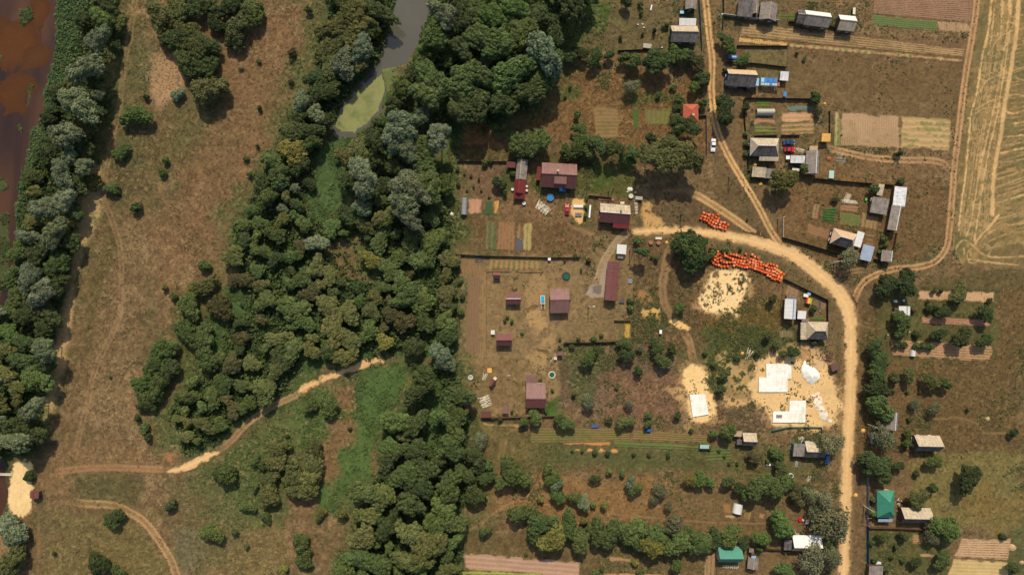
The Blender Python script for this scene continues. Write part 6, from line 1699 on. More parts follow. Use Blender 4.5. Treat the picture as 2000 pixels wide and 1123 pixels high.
# carport of blue sheets
root = empty('carport', (*P(1502, 160, 2.4), 0), 'carport roofed with light and dark blue sheets and an orange end', 'carport')
x0, y0 = P(1502, 160, 2.4)
def loc_box(root, name, px, py, w, d, z, h, mat, ang=0, rx=0):
    x, y = P(px, py, z)
    b = MB().box(x - root.location.x, y - root.location.y, z, w * S, d * S, h, -radians(ang), rx=rx)
    return b.build(name, MAT[mat], root)
for k in range(6):
    for j in range(2):
        mt = 'light_blue' if k == 0 or (j == 1) and k != 3 else ('mid_blue' if k % 2 else 'bright_blue')
        loc_box(root, 'roof_sheet', 1489.5 + k * 5 + (1 if k else 0), 156.5 + j * 8 + k * .2, 6.5 if k == 0 else 4.5, 8.5 if j == 0 else 4.5, 2.5 - j * .15, .05, mt, 3)
loc_box(root, 'end_sheet', 1520.5, 165, 4.5, 7.5, 2.3, .05, 'orange_tile', 3)
for u, v in ((1487, 152), (1518, 153), (1487, 168), (1517, 169)):
    x, y = P(u, v, 1.2)
    MB().cyl((x - x0, y - y0, -.1), (x - x0, y - y0, 2.4), .06).build('post', MAT['brown_fence'], root)


# ---------------------------------------------------------------- tunnels (garden greenhouses)
def tunnel(cx, cy, w, d, ang, label, mat='poly', axis='x', hgt=1.6, name='greenhouse'):
    fr = Frame(cx, cy, w, d, ang, hgt * .6)
    root = empty(name, (fr.x, fr.y, 0), label, 'greenhouse')
    O = (fr.x, fr.y)
    n = 10
    L, W = (fr.w, fr.d) if axis == 'x' else (fr.d, fr.w)
    def q(l, t):
        a = pi * t
        u, v = l, W / 2 * cos(a); z = hgt * sin(a) ** .8
        return fr.pt(u, v, z, O) if axis == 'x' else fr.pt(v, u, z, O)
    mb = MB()
    for i in range(n):
        a, b = i / n, (i + 1) / n
        mb.face([q(-L / 2, a), q(L / 2, a), q(L / 2, b), q(-L / 2, b)], 0, [(0, a * 4), (L, a * 4), (L, b * 4), (0, b * 4)])
    mb.build('cover', MAT[mat], root)
    for s in (-1, 1):
        e = MB(); e.face([q(s * L / 2, i / n) for i in range(n + 1)]); e.build('end_panel', MAT['poly_grey'], root)
    for k in range(max(3, int(L / 1.2)) + 1):
        l = -L / 2 + k * L / max(3, int(L / 1.2))
        h = MB()
        for i in range(n):
            h.cyl(tuple(np.array(q(l, i / n)) * 1.005), tuple(np.array(q(l, (i + 1) / n)) * 1.005), .035, n=4, cap=False)
        h.build('hoop', MAT['trim'], root)
    return root


tunnel(1495, 218.5, 34, 13, 0, 'silver arched garden tunnel lying between bare bed and green bed', 'poly', 'x', 1.9)
tunnel(906.5, 403, 12, 32, 3, 'upright silver arched tunnel beside the pink beds at the wood edge', 'poly_grey', 'y', 1.9)
tunnel(1130, 404, 20, 7, 1, 'small white arched row cover on the yellow sand patch', 'white_metal', 'x', .8, 'row_cover')
tunnel(1442, 993.5, 18, 19, 10, 'white fabric tunnel tent beside an orange dug square', 'white_metal', 'y', 1.7, 'greenhouse')
tunnel(1784, 689, 10, 13, 3, 'small white peaked fabric cover by the square of bare soil', 'white_metal', 'y', 1.4, 'row_cover')
for q, (px, py) in enumerate([(1126.5, 419.5), (1133, 419.5)]):
    r0 = empty('cold_frame', (*P(px, py, .3), 0), ['dark lidded cold frame on the sand patch, west of its twin', 'dark lidded cold frame on the sand patch, east of its twin'][q], 'cold frame', 'cold frames on the sand patch')
    MB().box(0, 0, .2, 1.1, 1.3, .4).build('box', MAT['pallet'], r0)
    MB().box(0, 0, .43, 1.05, 1.25, .05, rx=-.12).build('lid', MAT['black_film'], r0)

# ---------------------------------------------------------------- foundation slabs and the gravel heap
def slab(poly, label, h=.45, extra=None):
    pts = [P(x, y, h) for x, y in poly]
    cx = sum(p[0] for p in pts) / len(pts); cy = sum(p[1] for p in pts) / len(pts)
    r0 = empty('foundation', (cx, cy, 0), label, 'foundation slab')
    loc = [(x - cx, y - cy) for x, y in pts]
    MB().slab([(x * 1.004, y * 1.004) for x, y in loc], -.1, h - .06).build('plinth', MAT['slab_side'], r0)
    MB().slab(loc, h - .06, h).build('slab', MAT['slab'], r0)
    rr = random.Random(len(label))
    m = MB()
    for k in range(7):
        i = rr.randrange(len(loc)); a, b = loc[i - 1], loc[i]; t = rr.random()
        x, y = (a[0] * (1 - t) + b[0] * t) * .93, (a[1] * (1 - t) + b[1] * t) * .93
        m.box(x, y, h + .06, .2 + .4 * rr.random(), .12, .1, rr.random() * 3)
    o = m.build('offcuts', MAT['rubble'], r0); o['kind'] = 'stuff'
    return r0, (cx, cy)


slab([(1496.5,710),(1546,711),(1545.5,740),(1539,740),(1538,765.5),(1482,765.5),(1482,736.6),(1496.5,736.6)], 'largest white L shaped concrete foundation, beside the oval gravel heap')
r0, cc = slab([(1542,782),(1574,782),(1573,825),(1509,825),(1510,803),(1541.5,803)], 'white L shaped foundation with a pallet of blocks lying on it')
slab([(1347,770.5),(1377,769),(1384.5,809),(1353,814.5)], 'slightly turned plain white rectangular foundation on its own sand patch')
x, y = P(1522, 812, .7)
r0 = empty('block_stack', (x, y, .45), 'low grey stack of blocks lying on the southern foundation', 'block stack')
for j in range(2):
    for i in range(4):
        MB().box(-.75 + i * .5, -.25 + j * .5, .2, .46, .44, .4).build('block', MAT['concrete'], r0)
MB().box(0, 0, .45, 1.5, .35, .08).build('plank', MAT['pallet'], r0)

# heap of white gravel
hp = [(1571,703),(1577,712),(1592,718),(1600,728),(1600,739),(1586,752),(1576,748),(1568,738),(1564,724),(1565,714)]
hp = [(x, y) for x, y in hp]
wp = [P(*p) for p in hp]; sl = window(wp, 1)
d = sd_poly(wp, sl) + N2[sl] * .5
z = np.clip(d, 0, 2.2) * .62 + N07[sl] * .12 + .02
f = grid_faces(*d.shape, keep=(d[:-1, :-1] > .02))
V = np.stack([GX[sl], GY[sl], z], -1).reshape(-1, 3); used, inv = np.unique(f, return_inverse=True)
C = np.empty((len(V), 3), np.float32); C[:] = A(255, 246, 226); C *= (.88 + .2 * rs.rand(len(V), 1))
hcx, hcy = P(1583, 727)
Vh = V[used]; Vh[:, 0] -= hcx; Vh[:, 1] -= hcy
o = link('gravel_heap', np_mesh('gravel_heap', Vh, inv.reshape(-1, 4), C[used], MAT['sand'], smooth=True)); o.location = (hcx, hcy, 0)
tag(o, 'oval heap of bright white gravel beside the largest slab', 'gravel heap')

# ---------------------------------------------------------------- pallets of orange blocks
def sc(pts, ox, oy, k): return [(ox + x / k, oy + y / k) for x, y in pts]


ROWS1 = [[(300,215),(410,260),(515,295),(665,305),(870,280)], [(250,340),(362,372),(478,425),(630,420),(790,385),(890,440)],
 [(190,440),(325,485),(435,530),(570,525),(745,505),(850,545),(1000,590),(1125,605),(1275,690)], [(520,625),(685,590),(795,640),(945,690),(1080,735),(1185,780)],
 [(625,700),(725,760),(845,795),(955,795),(1045,840),(1165,875)]]
RA = [[(150,165),(290,180),(408,215),(562,210),(655,265),(765,215)], [(185,305),(70,365),(338,285),(490,280),(415,330),(580,335)],
 [(240,440),(335,395),(410,465),(512,430)], [(190,545),(312,515),(410,580),(255,625),(535,545),(632,595),(742,612),(850,605),(955,595),(1040,605),(1150,600)],
 [(350,685),(450,705),(540,755),(655,755),(780,750)], [(695,365),(780,405),(870,445),(965,490),(1070,510),(1175,530),(1270,550),(1385,560)],
 [(890,300),(990,325),(1095,345),(1190,375),(1300,435),(1400,445)], [(1440,290)], [(1250,645),(1340,655),(1435,675)], [(1005,720),(1105,695),(1205,735),(1300,765),(1400,785)]]
RB = [[(235,195),(310,260),(410,295)], [(180,335),(265,360),(352,400),(440,410),(512,435)], [(85,390),(160,435),(258,445),(338,485),(415,490),(505,515),(585,515)],
 [(110,495),(240,525),(338,560),(412,575),(485,605),(555,620)], [(70,590),(158,580),(240,605),(320,638),(390,660),(465,685),(532,720),(610,750),(672,762)],
 [(670,550),(715,490),(815,490),(900,515),(1000,555)], [(755,590),(845,615),(930,625),(995,665),(1068,705),(1140,755),(1225,805)], [(685,670),(770,695),(875,715),(945,730),(1008,780),(1080,815)],
 [(745,775),(820,790),(890,825),(958,855),(1060,890),(1165,870),(1140,930)], [(720,845),(800,880),(865,935),(945,965),(1028,965),(1105,1005)]]
RNA = ['top row', 'upper tangle', 'inner bend', 'west loop row', 'bottom loop row', 'long middle row', 'upper straight row', 'lone upper spot', 'short joining row', 'lower short row']
RNB = ['upper stray row', 'upper inner row', 'third row', 'fourth row', 'long lowest row', 'crest row', 'outer northeast row', 'inner northeast row', 'inner southeast row', 'last southeast row']
RN1 = ['northmost row', 'second row', 'third row', 'fourth row', 'southmost row']
PAL = {}
PH = 1.0
rp = random.Random(3)


def pallet_proto(mat, mtop):
    root = empty('block_pallet', (0, 0, 0))
    w = .80
    b = MB()
    for k in range(3): b.box(0, -w * .38 + k * w * .38, .05, w, .1, .1)
    for k in range(5): b.box(-w * .42 + k * w * .21, 0, .115, .1, w, .025)
    b.build('pallet', MAT['pallet'], root)
    s = MB()
    s.box(0, 0, .13 + .44, w * .97, w * .97, .88, taper=.97)
    s.box(0, 0, .13 + .47, w * 1.0, w * 1.0, .05); s.box(0, 0, .13 + .25, w * 1.0, w * 1.0, .04)
    s.build('blocks', MAT[mat], root)
    t = MB()
    for i in range(2):
        for j in range(2): t.box((i - .5) * w * .46, (j - .5) * w * .46, 1.02, w * .44, w * .44, .06)
    t.build('top_layer', MAT[mtop], root)
    return root


PROTO = {}
cnt = 0
for (rows, ox, oy, k, names, cl, grp) in ((ROWS1, 1360, 405, 20.4, RN1, 'short', 'orange block pallets in the short cluster'), (RA, 1380, 480, 18.71, RNA, 'long', 'orange block pallets in the west half of the long cluster'), (RB, 1455, 485, 16.05, RNB, 'long', 'orange block pallets in the east half of the long cluster')):
    half = '' if cl == 'short' else (' west half' if rows is RA else ' east half')
    for row, rn in zip(rows, names):
        pts = sorted(sc(row, ox, oy, k))
        for q, (px, py) in enumerate(pts):
            v = rp.random()
            mk = 'y' if cl == 'long' and ((abs(px - 1395) < 2 and py < 491) or (abs(px - 1389.5) < 2 and py < 498) or (1520 < px < 1528 and py < 534)) else ('p' if v < .35 else 'o')
            if mk not in PROTO:
                PROTO[mk] = pallet_proto(*{'o': ('brick_side_shaded', 'brick_top_lit'), 'p': ('brick_side_shaded', 'brick_pale'), 'y': ('brick_yellow', 'brick_yellow')}[mk])
                o = PROTO[mk]
            else:
                o = PROTO[mk].copy(); COL.objects.link(o)
                for ch in PROTO[mk].children:
                    c = ch.copy(); COL.objects.link(c); c.parent = o
            x, y = P(px, py, PH)
            o.location = (x, y, 0)
            o.rotation_euler = (0, 0, -radians(15 if cl == 'short' or rows is RB else rp.choice([10, 20, 35])) + rp.uniform(-.12, .12))
            s_ = rp.uniform(.9, 1.02); o.scale = (s_, s_, rp.uniform(.9, 1.1))
            lab = f'{"yellow orange" if mk == "y" else "pale topped orange" if mk == "p" else "orange"} block pallet, {ORD[q]} from west in {rn}, {cl} cluster{half}'
            tag(o, lab, 'block pallet', grp)
            cnt += 1
print('pallets', cnt)
# ---------------------------------------------------------------- fences and walls
def fence(pts, label, h=1.5, mat='dark_fence', th=.08, style='board', cat='fence', name='fence', post=None, gap=2.5):
    w = [P(x, y, h * .5) for x, y in pts]
    x0, y0 = w[0]
    root = empty(name, (x0, y0, 0), label, cat)
    pan = MB(); np_ = 0
    for a, b in zip(w[:-1], w[1:]):
        L = math.hypot(b[0] - a[0], b[1] - a[1]); ang = math.atan2(b[1] - a[1], b[0] - a[0])
        mx, my = (a[0] + b[0]) / 2 - x0, (a[1] + b[1]) / 2 - y0
        if style == 'board':
            n = max(1, int(L / .5))
            for k in range(n):
                t = (k + .5) / n - .5; hh = h * (1 + rng.uniform(-.03, .03))
                pan.box(mx + cos(ang) * L * t, my + sin(ang) * L * t, hh / 2 - .03, L / n * .97, th * .4, hh, ang)
            for z in (.3, h * .8): pan.box(mx - sin(ang) * .05, my + cos(ang) * .05, z, L, .05, .08, ang)
        elif style == 'wire':
            for z in (.3, .7, 1.1, h * .95): pan.box(mx, my, z, L, .025, .025, ang)
        elif style == 'wall':
            pan.box(mx, my, h / 2 - .05, L, th, h, ang)
        m = max(1, int(L / gap))
        for k in range(m + (1 if b is w[-1] else 0)):
            if np_ >= 95: break
            t = k / m - .5
            MB().box(mx + cos(ang) * L * t, my + sin(ang) * L * t, h * .52, max(.1, th * 1.3), max(.1, th * 1.3), h * 1.06, ang).build('post', MAT[post or mat], root)
            np_ += 1
    pan.build('wires' if style == 'wire' else 'panel', MAT[mat], root)
    return root


fence([(1413,-6),(1413,22),(1411,60)], 'dark green board fence along the street at the top edge', 1.7, 'green_dark')
fence([(1413,29),(1443,33),(1481,38),(1520,41)], 'pale topped concrete wall between slate barns and striped field', 1.7, 'concrete', .16, 'wall', 'wall', 'wall')
fence([(1541,43),(1560,46)], 'short dark board fence closing the square lawn', 1.4, 'dark_fence')
fence([(1616,50),(1637,57)], 'low plank fence joining the long slate barn and the detached shed', 1.4, 'brown_fence')
fence([(1365,-6),(1368,40),(1371,98)], 'blue grey metal fence beside the top of the rutted track', 1.7, 'grey_fence', .1)
fence([(1207,100),(1250,98),(1292,97)], 'dark garden fence in front of the hedge row below the white annex', 1.2, 'dark_fence')
fence([(1419,121),(1478,125),(1536,132)], 'reddish brown board fence around the tan roofed house yard', 1.4, 'brown_fence')
fence([(1539,90),(1538,112),(1537,138)], 'thin wire fence on the east side of the small lawn', 1.2, 'dark_fence', .05, 'wire')
fence([(1440,90),(1490,91),(1539,91)], 'dark fence along the pale striped field edge', 1.2, 'dark_fence')
fence([(1419,168),(1455,173),(1455,178)], 'black fence under the dark slope of the tan roofed house', 1.3, 'dark_fence')
fence([(1455,192),(1520,193),(1588,194)], 'dark fence between carport yard and the greenhouse garden', 1.5, 'dark_fence')
fence([(1453,195),(1454,240),(1458,270),(1461,330)], 'dark street fence beside the silver tunnel garden', 1.4, 'dark_fence')
fence([(1474,266),(1518,265)], 'low dark fence behind the hip roofed slate house', 1.1, 'dark_fence')
fence([(1526,265),(1562,265)], 'short dark fence north of the blue parked car', 1.1, 'dark_fence')
fence([(1620,218),(1620,262)], 'dark fence on the west end of the wide tilled field', 1.2, 'dark_fence')
fence([(1461,334),(1466,334)], 'short street gate board by the two tone shed', 1.2, 'dark_fence')
fence([(1366,226),(1379,226),(1380,262),(1380,305)], 'grey metal fence beside the white parked car', 1.5, 'grey_fence', .1)
fence([(1186,208),(1250,209),(1320,212)], 'low wire fence across the fallow gardens', .9, 'dark_fence', .05, 'wire')
fence([(1592,349),(1640,354),(1704,359)], 'dark board fence on the north side of the walled yard', 1.7, 'dark_fence')
fence([(1727,361),(1748,362)], 'dark fence between stepped barn and flaking white barn', 1.5, 'dark_fence')
fence([(1529,425),(1529,463)], 'grey concrete wall west of the dry brown bed', 1.3, 'concrete', .15, 'wall', 'wall', 'wall')
fence([(1529,464),(1585,480),(1638,496)], 'dark sloping board fence along the sand road junction', 1.7, 'dark_fence')
fence([(1708,506),(1724,512)], 'short black fence by the blue grey shed', 1.5, 'dark_fence')
fence([(1751,456),(1744,490)], 'weathered fence between the long barn and the small slate shed', 1.4, 'brown_fence')
fence([(1532,545),(1575,566),(1616,586),(1616,628)], 'dark board fence around the yard east of the orange pallets', 1.6, 'dark_fence')
fence([(1531,546),(1526,590),(1524,627)], 'thin dark wire fence west of the white metal barn', 1.3, 'dark_fence', .06, 'wire')
fence([(1102,670),(1150,669),(1210,667)], 'black board fence separating the two green weedy yards', 1.6, 'dark_fence')
fence([(1200,626),(1232,627)], 'short black board fence above the golden straw bed', 1.3, 'dark_fence')
fence([(890,497),(950,500),(1065,503),(1132,503)], 'long dark wooden fence north of the board edged beds', 1.4, 'dark_fence')
fence([(1133,502),(1137,480),(1143,460)], 'wire fence rising from the east end of the dark wooden fence', 1.1, 'dark_fence', .05, 'wire')
fence([(893,315),(950,316),(1005,316)], 'dark paling fence along the north edge by the small shed', 1.3, 'dark_fence')
fence([(1060,318),(1100,320),(1155,322)], 'dark paling fence behind the big maroon house', 1.2, 'dark_fence')
fence([(1150,382),(1195,387)], 'black board fence above the cottage with two roof colours', 1.4, 'dark_fence')
fence([(1146,345),(1146,380)], 'slim wire fence east of the big maroon house', 1.1, 'dark_fence', .05, 'wire')
fence([(939,816),(1000,815),(1085,812)], 'brown board wall closing the western yard on the south', 1.4, 'brown_fence')
fence([(903,813),(921,813)], 'short dark fence stub beside the shed under the trees', 1.3, 'dark_fence')
fence([(1100,700),(1100,750),(1100,810)], 'thin post and wire fence east of the L shaped house', 1.2, 'brown_fence', .05, 'wire')
fence([(1239,470),(1238,560),(1236,664)], 'thin post and wire fence east of the long outbuilding', 1.2, 'dark_fence', .05, 'wire')
fence([(950,528),(950,600),(950,692)], 'low wire fence beside the long reddish dug strip', 1.0, 'dark_fence', .05, 'wire')
fence([(893,500),(892,600),(893,690)], 'wire boundary fence between dug strip and woodland', 1.2, 'dark_fence', .05, 'wire')
fence([(1508,841),(1540,834),(1604,834),(1606,860)], 'teal painted fence with corner near the sand road', 1.1, 'teal')
fence([(1712,562),(1712,610),(1711,660)], 'dark wire fence on the street side of the orchard', 1.3, 'dark_fence', .07, 'wire')
fence([(1790,560),(1860,563),(1955,567)], 'faint wire fence along the top of the orchard', 1.0, 'dark_fence', .04, 'wire')
fence([(1789,562),(1789,590)], 'short dark wire fence by the big paired trees', 1.0, 'dark_fence', .04, 'wire')
fence([(1733,668),(1733,697)], 'thin fence by the orchard bare soil square', .9, 'brown_fence', .04, 'wire')
fence([(1695,932),(1695,970),(1695,1025)], 'grey metal street fence by the green hip roofed house', 1.6, 'grey_fence', .1)
fence([(1695,1028),(1695,1080),(1696,1135)], 'bright blue metal street fence at the bottom edge', 1.6, 'blue_fence', .1)
fence([(1698,1030),(1750,1031),(1812,1034)], 'dark brown board fence south of the cream slate barn', 1.5, 'brown_fence')
fence([(1752,978),(1775,980)], 'short plank fence at the east side of the green hip roof', 1.2, 'brown_fence')
fence([(1702,843),(1702,865)], 'short blue fence panel beside the roadside feathery tree', 1.5, 'blue_grey', .1)
fence([(1481,1071),(1506,1073),(1532,1074)], 'black paling fence beside the white sheeted house', 1.3, 'dark_fence')
fence([(1555,947),(1600,950)], 'dark post fence at the foot of the lawn by the dark slate house', 1.0, 'dark_fence', .05, 'wire')
fence([(1400,1082),(1400,1140)], 'thin brown fence along the west side of the teal roof yard', 1.2, 'brown_fence', .05, 'wire')
fence([(1745,878),(1790,880)], 'thin brown fence west of the lone cottage', 1.0, 'brown_fence', .05, 'wire')
# board edgings of the beds
for q, (a, b) in enumerate([((952,531),(997,531)), ((1007,531),(1021,532)), ((1024,532),(1061,532))]):
    fence([a, b], ['long reddish board edging the western beds', 'short board edging in the middle of the bed row', 'eastern board edging at the end of the bed row'][q], .35, 'brown_fence', .1, 'wall', 'board edging', 'bed_edging', gap=4)


# ---------------------------------------------------------------- poles
def pole(px, py, label, h=6.5, arm=None, twin=None, lamp=False, mat='conc_pole'):
    x, y = P(px, py)
    root = empty('utility_pole', (x, y, 0), label, 'utility pole', 'utility poles')
    MB().cyl((0, 0, -.2), (0, 0, h), .17, .10, 8).build('shaft', MAT[mat], root)
    if twin:
        tx, ty = P(*twin); dx, dy = tx - x, ty - y
        MB().cyl((dx, dy, -.2), (0, 0, h * .93), .13, .10, 8).build('brace', MAT[mat], root)
    cx = MB().box(0, 0, h - .35, 1.5, .1, .1, .1 if arm is None else arm); cx.build('crossarm', MAT['brown_fence'], root)
    for s in (-.65, -.25, .25, .65):
        a = .1 if arm is None else arm
        MB().cyl((cos(a) * s, sin(a) * s, h - .3), (cos(a) * s, sin(a) * s, h - .1), .05, .04, 6).build('insulator', MAT['trim'], root)
    if lamp:
        MB().cyl((0, 0, h - .6), (.9, .1, h - .1), .04).build('lamp_arm', MAT['concrete'], root)
        b = MB().box(1.15, .12, h - .1, .6, .28, .14, .1); b.build('lamp_head', MAT['trim'], root)
    return root


pole(1395, 41, 'pale street pole with lamp east of the rutted track near the top edge', 5.6, lamp=True)
pole(1519, 427, 'pale concrete pole at the corner of the grey concrete wall', 5.8)
pole(1628, 511, 'pale concrete pole with brace at the sand road junction', 6.4, twin=(1621, 515))
pole(1423, 345, 'braced pole standing in grass between the two village tracks', 7.0, twin=(1433, 350))
pole(1149, 598, 'slim lamp pole alone in the dry yard by the square maroon house', 6.6, lamp=True)
pole(1230, 488, 'braced wooden pole beside the white square canopy', 6.4, twin=(1237, 492), mat='bark')
pole(1329, 420, 'wooden pole between the sand road and the short pallet cluster', 5.6, mat='bark')
pole(1188, 376, 'braced wooden pole north of the cottage with two roof colours', 4.8, twin=(1199, 366), mat='bark')
pole(1687, 987, 'pale concrete pole on the verge by the green hip roofed house', 6.8)
pole(1694, 828, 'leaning looking pale pole in the shade of a roadside tree', 6.6, lamp=True)
pole(1684, 1003, 'second pale pole on the verge, south of its neighbour', 5.0, mat='bark')
pole(1604, 852, 'pale pole at the corner of the teal fence', 6.0)


# ---------------------------------------------------------------- cars
def car(px, py, ang, paint, label, L=4.4, W=1.72, name='parked_car', hatch=False):
    """ang: heading of the bonnet, degrees clockwise from north"""
    x, y = P(px, py, .8)
    root = empty(name, (x, y, 0), label, 'car', rz=-radians(ang))
    def body(sections, mat, nm, parent=root, n=None):
        mb = MB(); rings = []
        for (yy, hw, z0, z1, tw) in sections:
            rings.append([(-hw, yy, z0), (hw, yy, z0), (hw * 1.0, yy, z0 + (z1 - z0) * .6), (hw * tw, yy, z1), (-hw * tw, yy, z1), (-hw, yy, z0 + (z1 - z0) * .6)])
        for a, b in zip(rings[:-1], rings[1:]):
            for i in range(6):
                j = (i + 1) % 6
                mb.face([a[i], b[i], b[j], a[j]])
        mb.face(rings[0]); mb.face(rings[-1][::-1])
        return mb.build(nm, MAT[mat], parent)
    h = L / 2; w = W / 2
    body([(-h, w * .80, .35, .72, .85), (-h + .12, w * .93, .28, .90, .90), (-h * .55, w, .25, .98, .90), (h * .35, w, .25, .96, .90), (h - .35, w * .93, .27, .80, .88), (h - .05, w * .78, .33, .62, .85)], paint, 'body')
    body([(-h * (.80 if hatch else .62), w * .84, .9, .98, .95), (-h * .45, w * .86, .9, 1.36, .82), (h * .08, w * .86, .9, 1.40, .82), (h * .38, w * .84, .9, .98, .95)], 'glass', 'windows')
    body([(-h * .44, w * .73, 1.33, 1.42, .95), (-h * .2, w * .75, 1.34, 1.47, .93), (h * .05, w * .73, 1.34, 1.44, .95)], paint, 'roof_panel')
    for sx in (-1, 1):
        for yy in (-h * .6, h * .62):
            t = MB().cyl((sx * (w - .2), yy, .31), (sx * (w + .01), yy, .31), .31, n=12).build('wheel', MAT['tyre'], root)
            MB().cyl((sx * (w + .0), yy, .31), (sx * (w + .02), yy, .31), .18, n=8).build('rim', MAT['trim'], t)
        MB().box(sx * w * .68, h - .10, .62, .34, .14, .14).build('headlight', MAT['trim'], root)
        MB().box(sx * w * .68, -h + .06, .72, .3, .1, .14).build('tail_light', MAT['red_paint'], root)
        MB().box(sx * (w + .08), h * .3, .98, .18, .12, .1).build('mirror', MAT[paint], root)
    return root


car(1393.3, 284, 183, 'white_paint', 'white car parked on the verge beside the rutted track', 4.4, 1.7)
car(1107.5, 409, 2, 'red_paint', 'small red car parked beside the yellow sand patch', 3.6, 1.45, hatch=True)
car(1540.5, 278.5, 88, 'blue_paint', 'dark blue car parked behind the hip roofed slate house', 4.0, 1.7)
car(1542.5, 292.5, 92, 'red_paint', 'bright red car parked south of the dark blue car', 3.7, 1.7, hatch=True)
car(1616, 894.5, 182, 'blue_paint2', 'dusty blue car parked under feathery branches at the house end', 4.0, 1.6)

# ---------------------------------------------------------------- yard things
def item(name, px, py, label, cat, h=.4, group=None, rz=0):
    return empty(name, (*P(px, py, h), 0), label, cat, group, rz)


r0 = item('paddling_pool', 1075, 386, 'round blue above ground pool south of the big maroon house', 'pool', .8)
w_ = MB(); n = 24
for k in range(n):
    a, b = 2 * pi * k / n, 2 * pi * (k + 1) / n
    w_.face([(1.2 * cos(a), 1.2 * sin(a), 0), (1.2 * cos(b), 1.2 * sin(b), 0), (1.2 * cos(b), 1.2 * sin(b), .9), (1.2 * cos(a), 1.2 * sin(a), .9)])
    w_.face([(1.2 * cos(a), 1.2 * sin(a), .9), (1.2 * cos(b), 1.2 * sin(b), .9), (1.05 * cos(b), 1.05 * sin(b), .9), (1.05 * cos(a), 1.05 * sin(a), .9)])
    w_.face([(1.05 * cos(a), 1.05 * sin(a), .9), (1.05 * cos(b), 1.05 * sin(b), .9), (1.05 * cos(b), 1.05 * sin(b), .3), (1.05 * cos(a), 1.05 * sin(a), .3)])
w_.build('wall', MAT['mid_blue'], r0)
MB().slab([(1.05 * cos(2 * pi * k / n), 1.05 * sin(2 * pi * k / n)) for k in range(n)], .3, .72).build('water', MAT['pool_blue'], r0)
MB().cyl((.9, .9, 0), (.9, .9, 1.2), .05).build('ladder', MAT['trim'], r0)

r0 = item('slide', 1060, 590.5, 'bright blue and cream playground slide frame west of the square maroon house', 'slide', .8)
MB().box(.0, 1.1, .9, 1.1, 2.2, .12, .05).build('deck', MAT['cyan'], r0)
MB().box(0, .9, .55, 1.6, 3.0, .12, .04).build('frame', MAT['pale_wood'], r0)
for s in (-1, 1):
    MB().box(s * .6 + .1, -1.5, .45, .14, 2.0, .12, .04).build('rail', MAT['pale_wood'], r0)
    for yy in (-.5, 2.2): MB().cyl((s * .65, yy, -.05), (s * .65, yy, .9), .06).build('leg', MAT['pale_wood'], r0)
for k in range(4): MB().box(.1, -2.3 + k * .5, .45, 1.1, .1, .06, .04).build('rung', MAT['brown_wood'], r0)


def logpile(px, py, L, W, n, ang, label, h=.5, fan=.15, name='log_pile', mat='pale_wood', r=.07):
    r0 = item(name, px, py, label, 'log pile', h)
    rr = random.Random(int(px))
    for k in range(n):
        t = (k / (n - 1) - .5) * W
        a = radians(ang) + rr.uniform(-fan, fan)
        z = .1 + h * (1 - abs(t) / W * 2) * rr.random()
        l = L * rr.uniform(.7, 1.05) / 2
        ox, oy = -sin(radians(ang)) * t, cos(radians(ang)) * t
        MB().cyl((ox - cos(a) * l, oy - sin(a) * l, z), (ox + cos(a) * l, oy + sin(a) * l, z + rr.uniform(-.05, .1)), r * rr.uniform(.8, 1.5), n=6).build('log', MAT[mat], r0)


logpile(1060, 406, 3.2, 4.6, 30, 52, 'crisscross pile of pale peeled poles between barn and pool', .6, .35)
logpile(948, 785, 4.2, 3.6, 30, 20, 'heap of pale bleached logs above the low maroon lean-to', .7, .3)
logpile(946, 736, 2.6, 1.0, 6, 75, 'few pale forked poles leaning together near the sand box', .5, .35)
logpile(1660, 394, 5.8, 1.0, 6, -8, 'long white boards lying in the walled yard', .3, .05, 'board_pile')
logpile(1655, 387, 4.0, 1.6, 7, 62, 'short white boards standing crosswise to the long boards', .3, .08, 'board_pile')
logpile(1563, 294, 3.0, 1.2, 5, -20, 'pale boards stacked east of the red car', .3, .2, 'board_pile')
logpile(1644, 310, 4.0, 2.4, 8, -8, 'weathered poles lying east of the upright slate barn', .2, .1, 'pole_pile', 'concrete')
logpile(1243, 404, 1.2, 4.6, 22, 3, 'long stack of split firewood east of the cottage with two roof colours', .9, .15, 'firewood_stack')
logpile(1463, 692, 4.2, 1.5, 5, 60, 'few loose timbers thrown in the green weeds', .3, .3, 'timber_scrap')
logpile(1566, 858, 2.0, 1.6, 6, 30, 'pale crates and boards north of the long dark slate house', .5, .8, 'board_pile')
logpile(1551, 1045, 2.4, 1.6, 8, 25, 'white scrap boards at the corner of the white sheeted house', .6, .8, 'board_pile')
logpile(1580, 935, 2.6, 1.0, 7, 70, 'thin pale sticks lying on the lawn south of the dark slate house', .3, .5, 'stick_pile', r=.04)
logpile(1556, 906, 2.4, .8, 6, 88, 'grey timber scrap beside the lawn edge', .4, .3, 'timber_scrap', 'concrete')
logpile(1618, 700, 3.4, 3.2, 14, -40, 'scattered demolition timber north of the brown plank hut', .3, .7, 'timber_scrap', 'brown_wood')
logpile(1756, 980, 2.0, 1.4, 6, 40, 'small rubbish of pale boards beside the green hip roof', .3, .9, 'timber_scrap')
logpile(1757, 1008, 1.6, 3.4, 10, 10, 'stack of whitish blocks and boards west of the cream slate barn', .4, .8, 'timber_scrap')
logpile(1428, 1107, 1.2, 5.2, 16, 88, 'white trimmed long woodpile south of the teal roof', .6, .1, 'firewood_stack')
logpile(936, 505, 3.2, 2.0, 4, -6, 'three dark narrow planks beside the bed row', .25, .02, 'plank_stack', 'black_film', .12)
logpile(1006, 543, 2.0, 1.6, 5, 90, 'dark trestle frame lying in dry grass above the maroon shed', .5, 1.0, 'trestle', 'dark_fence', .05)
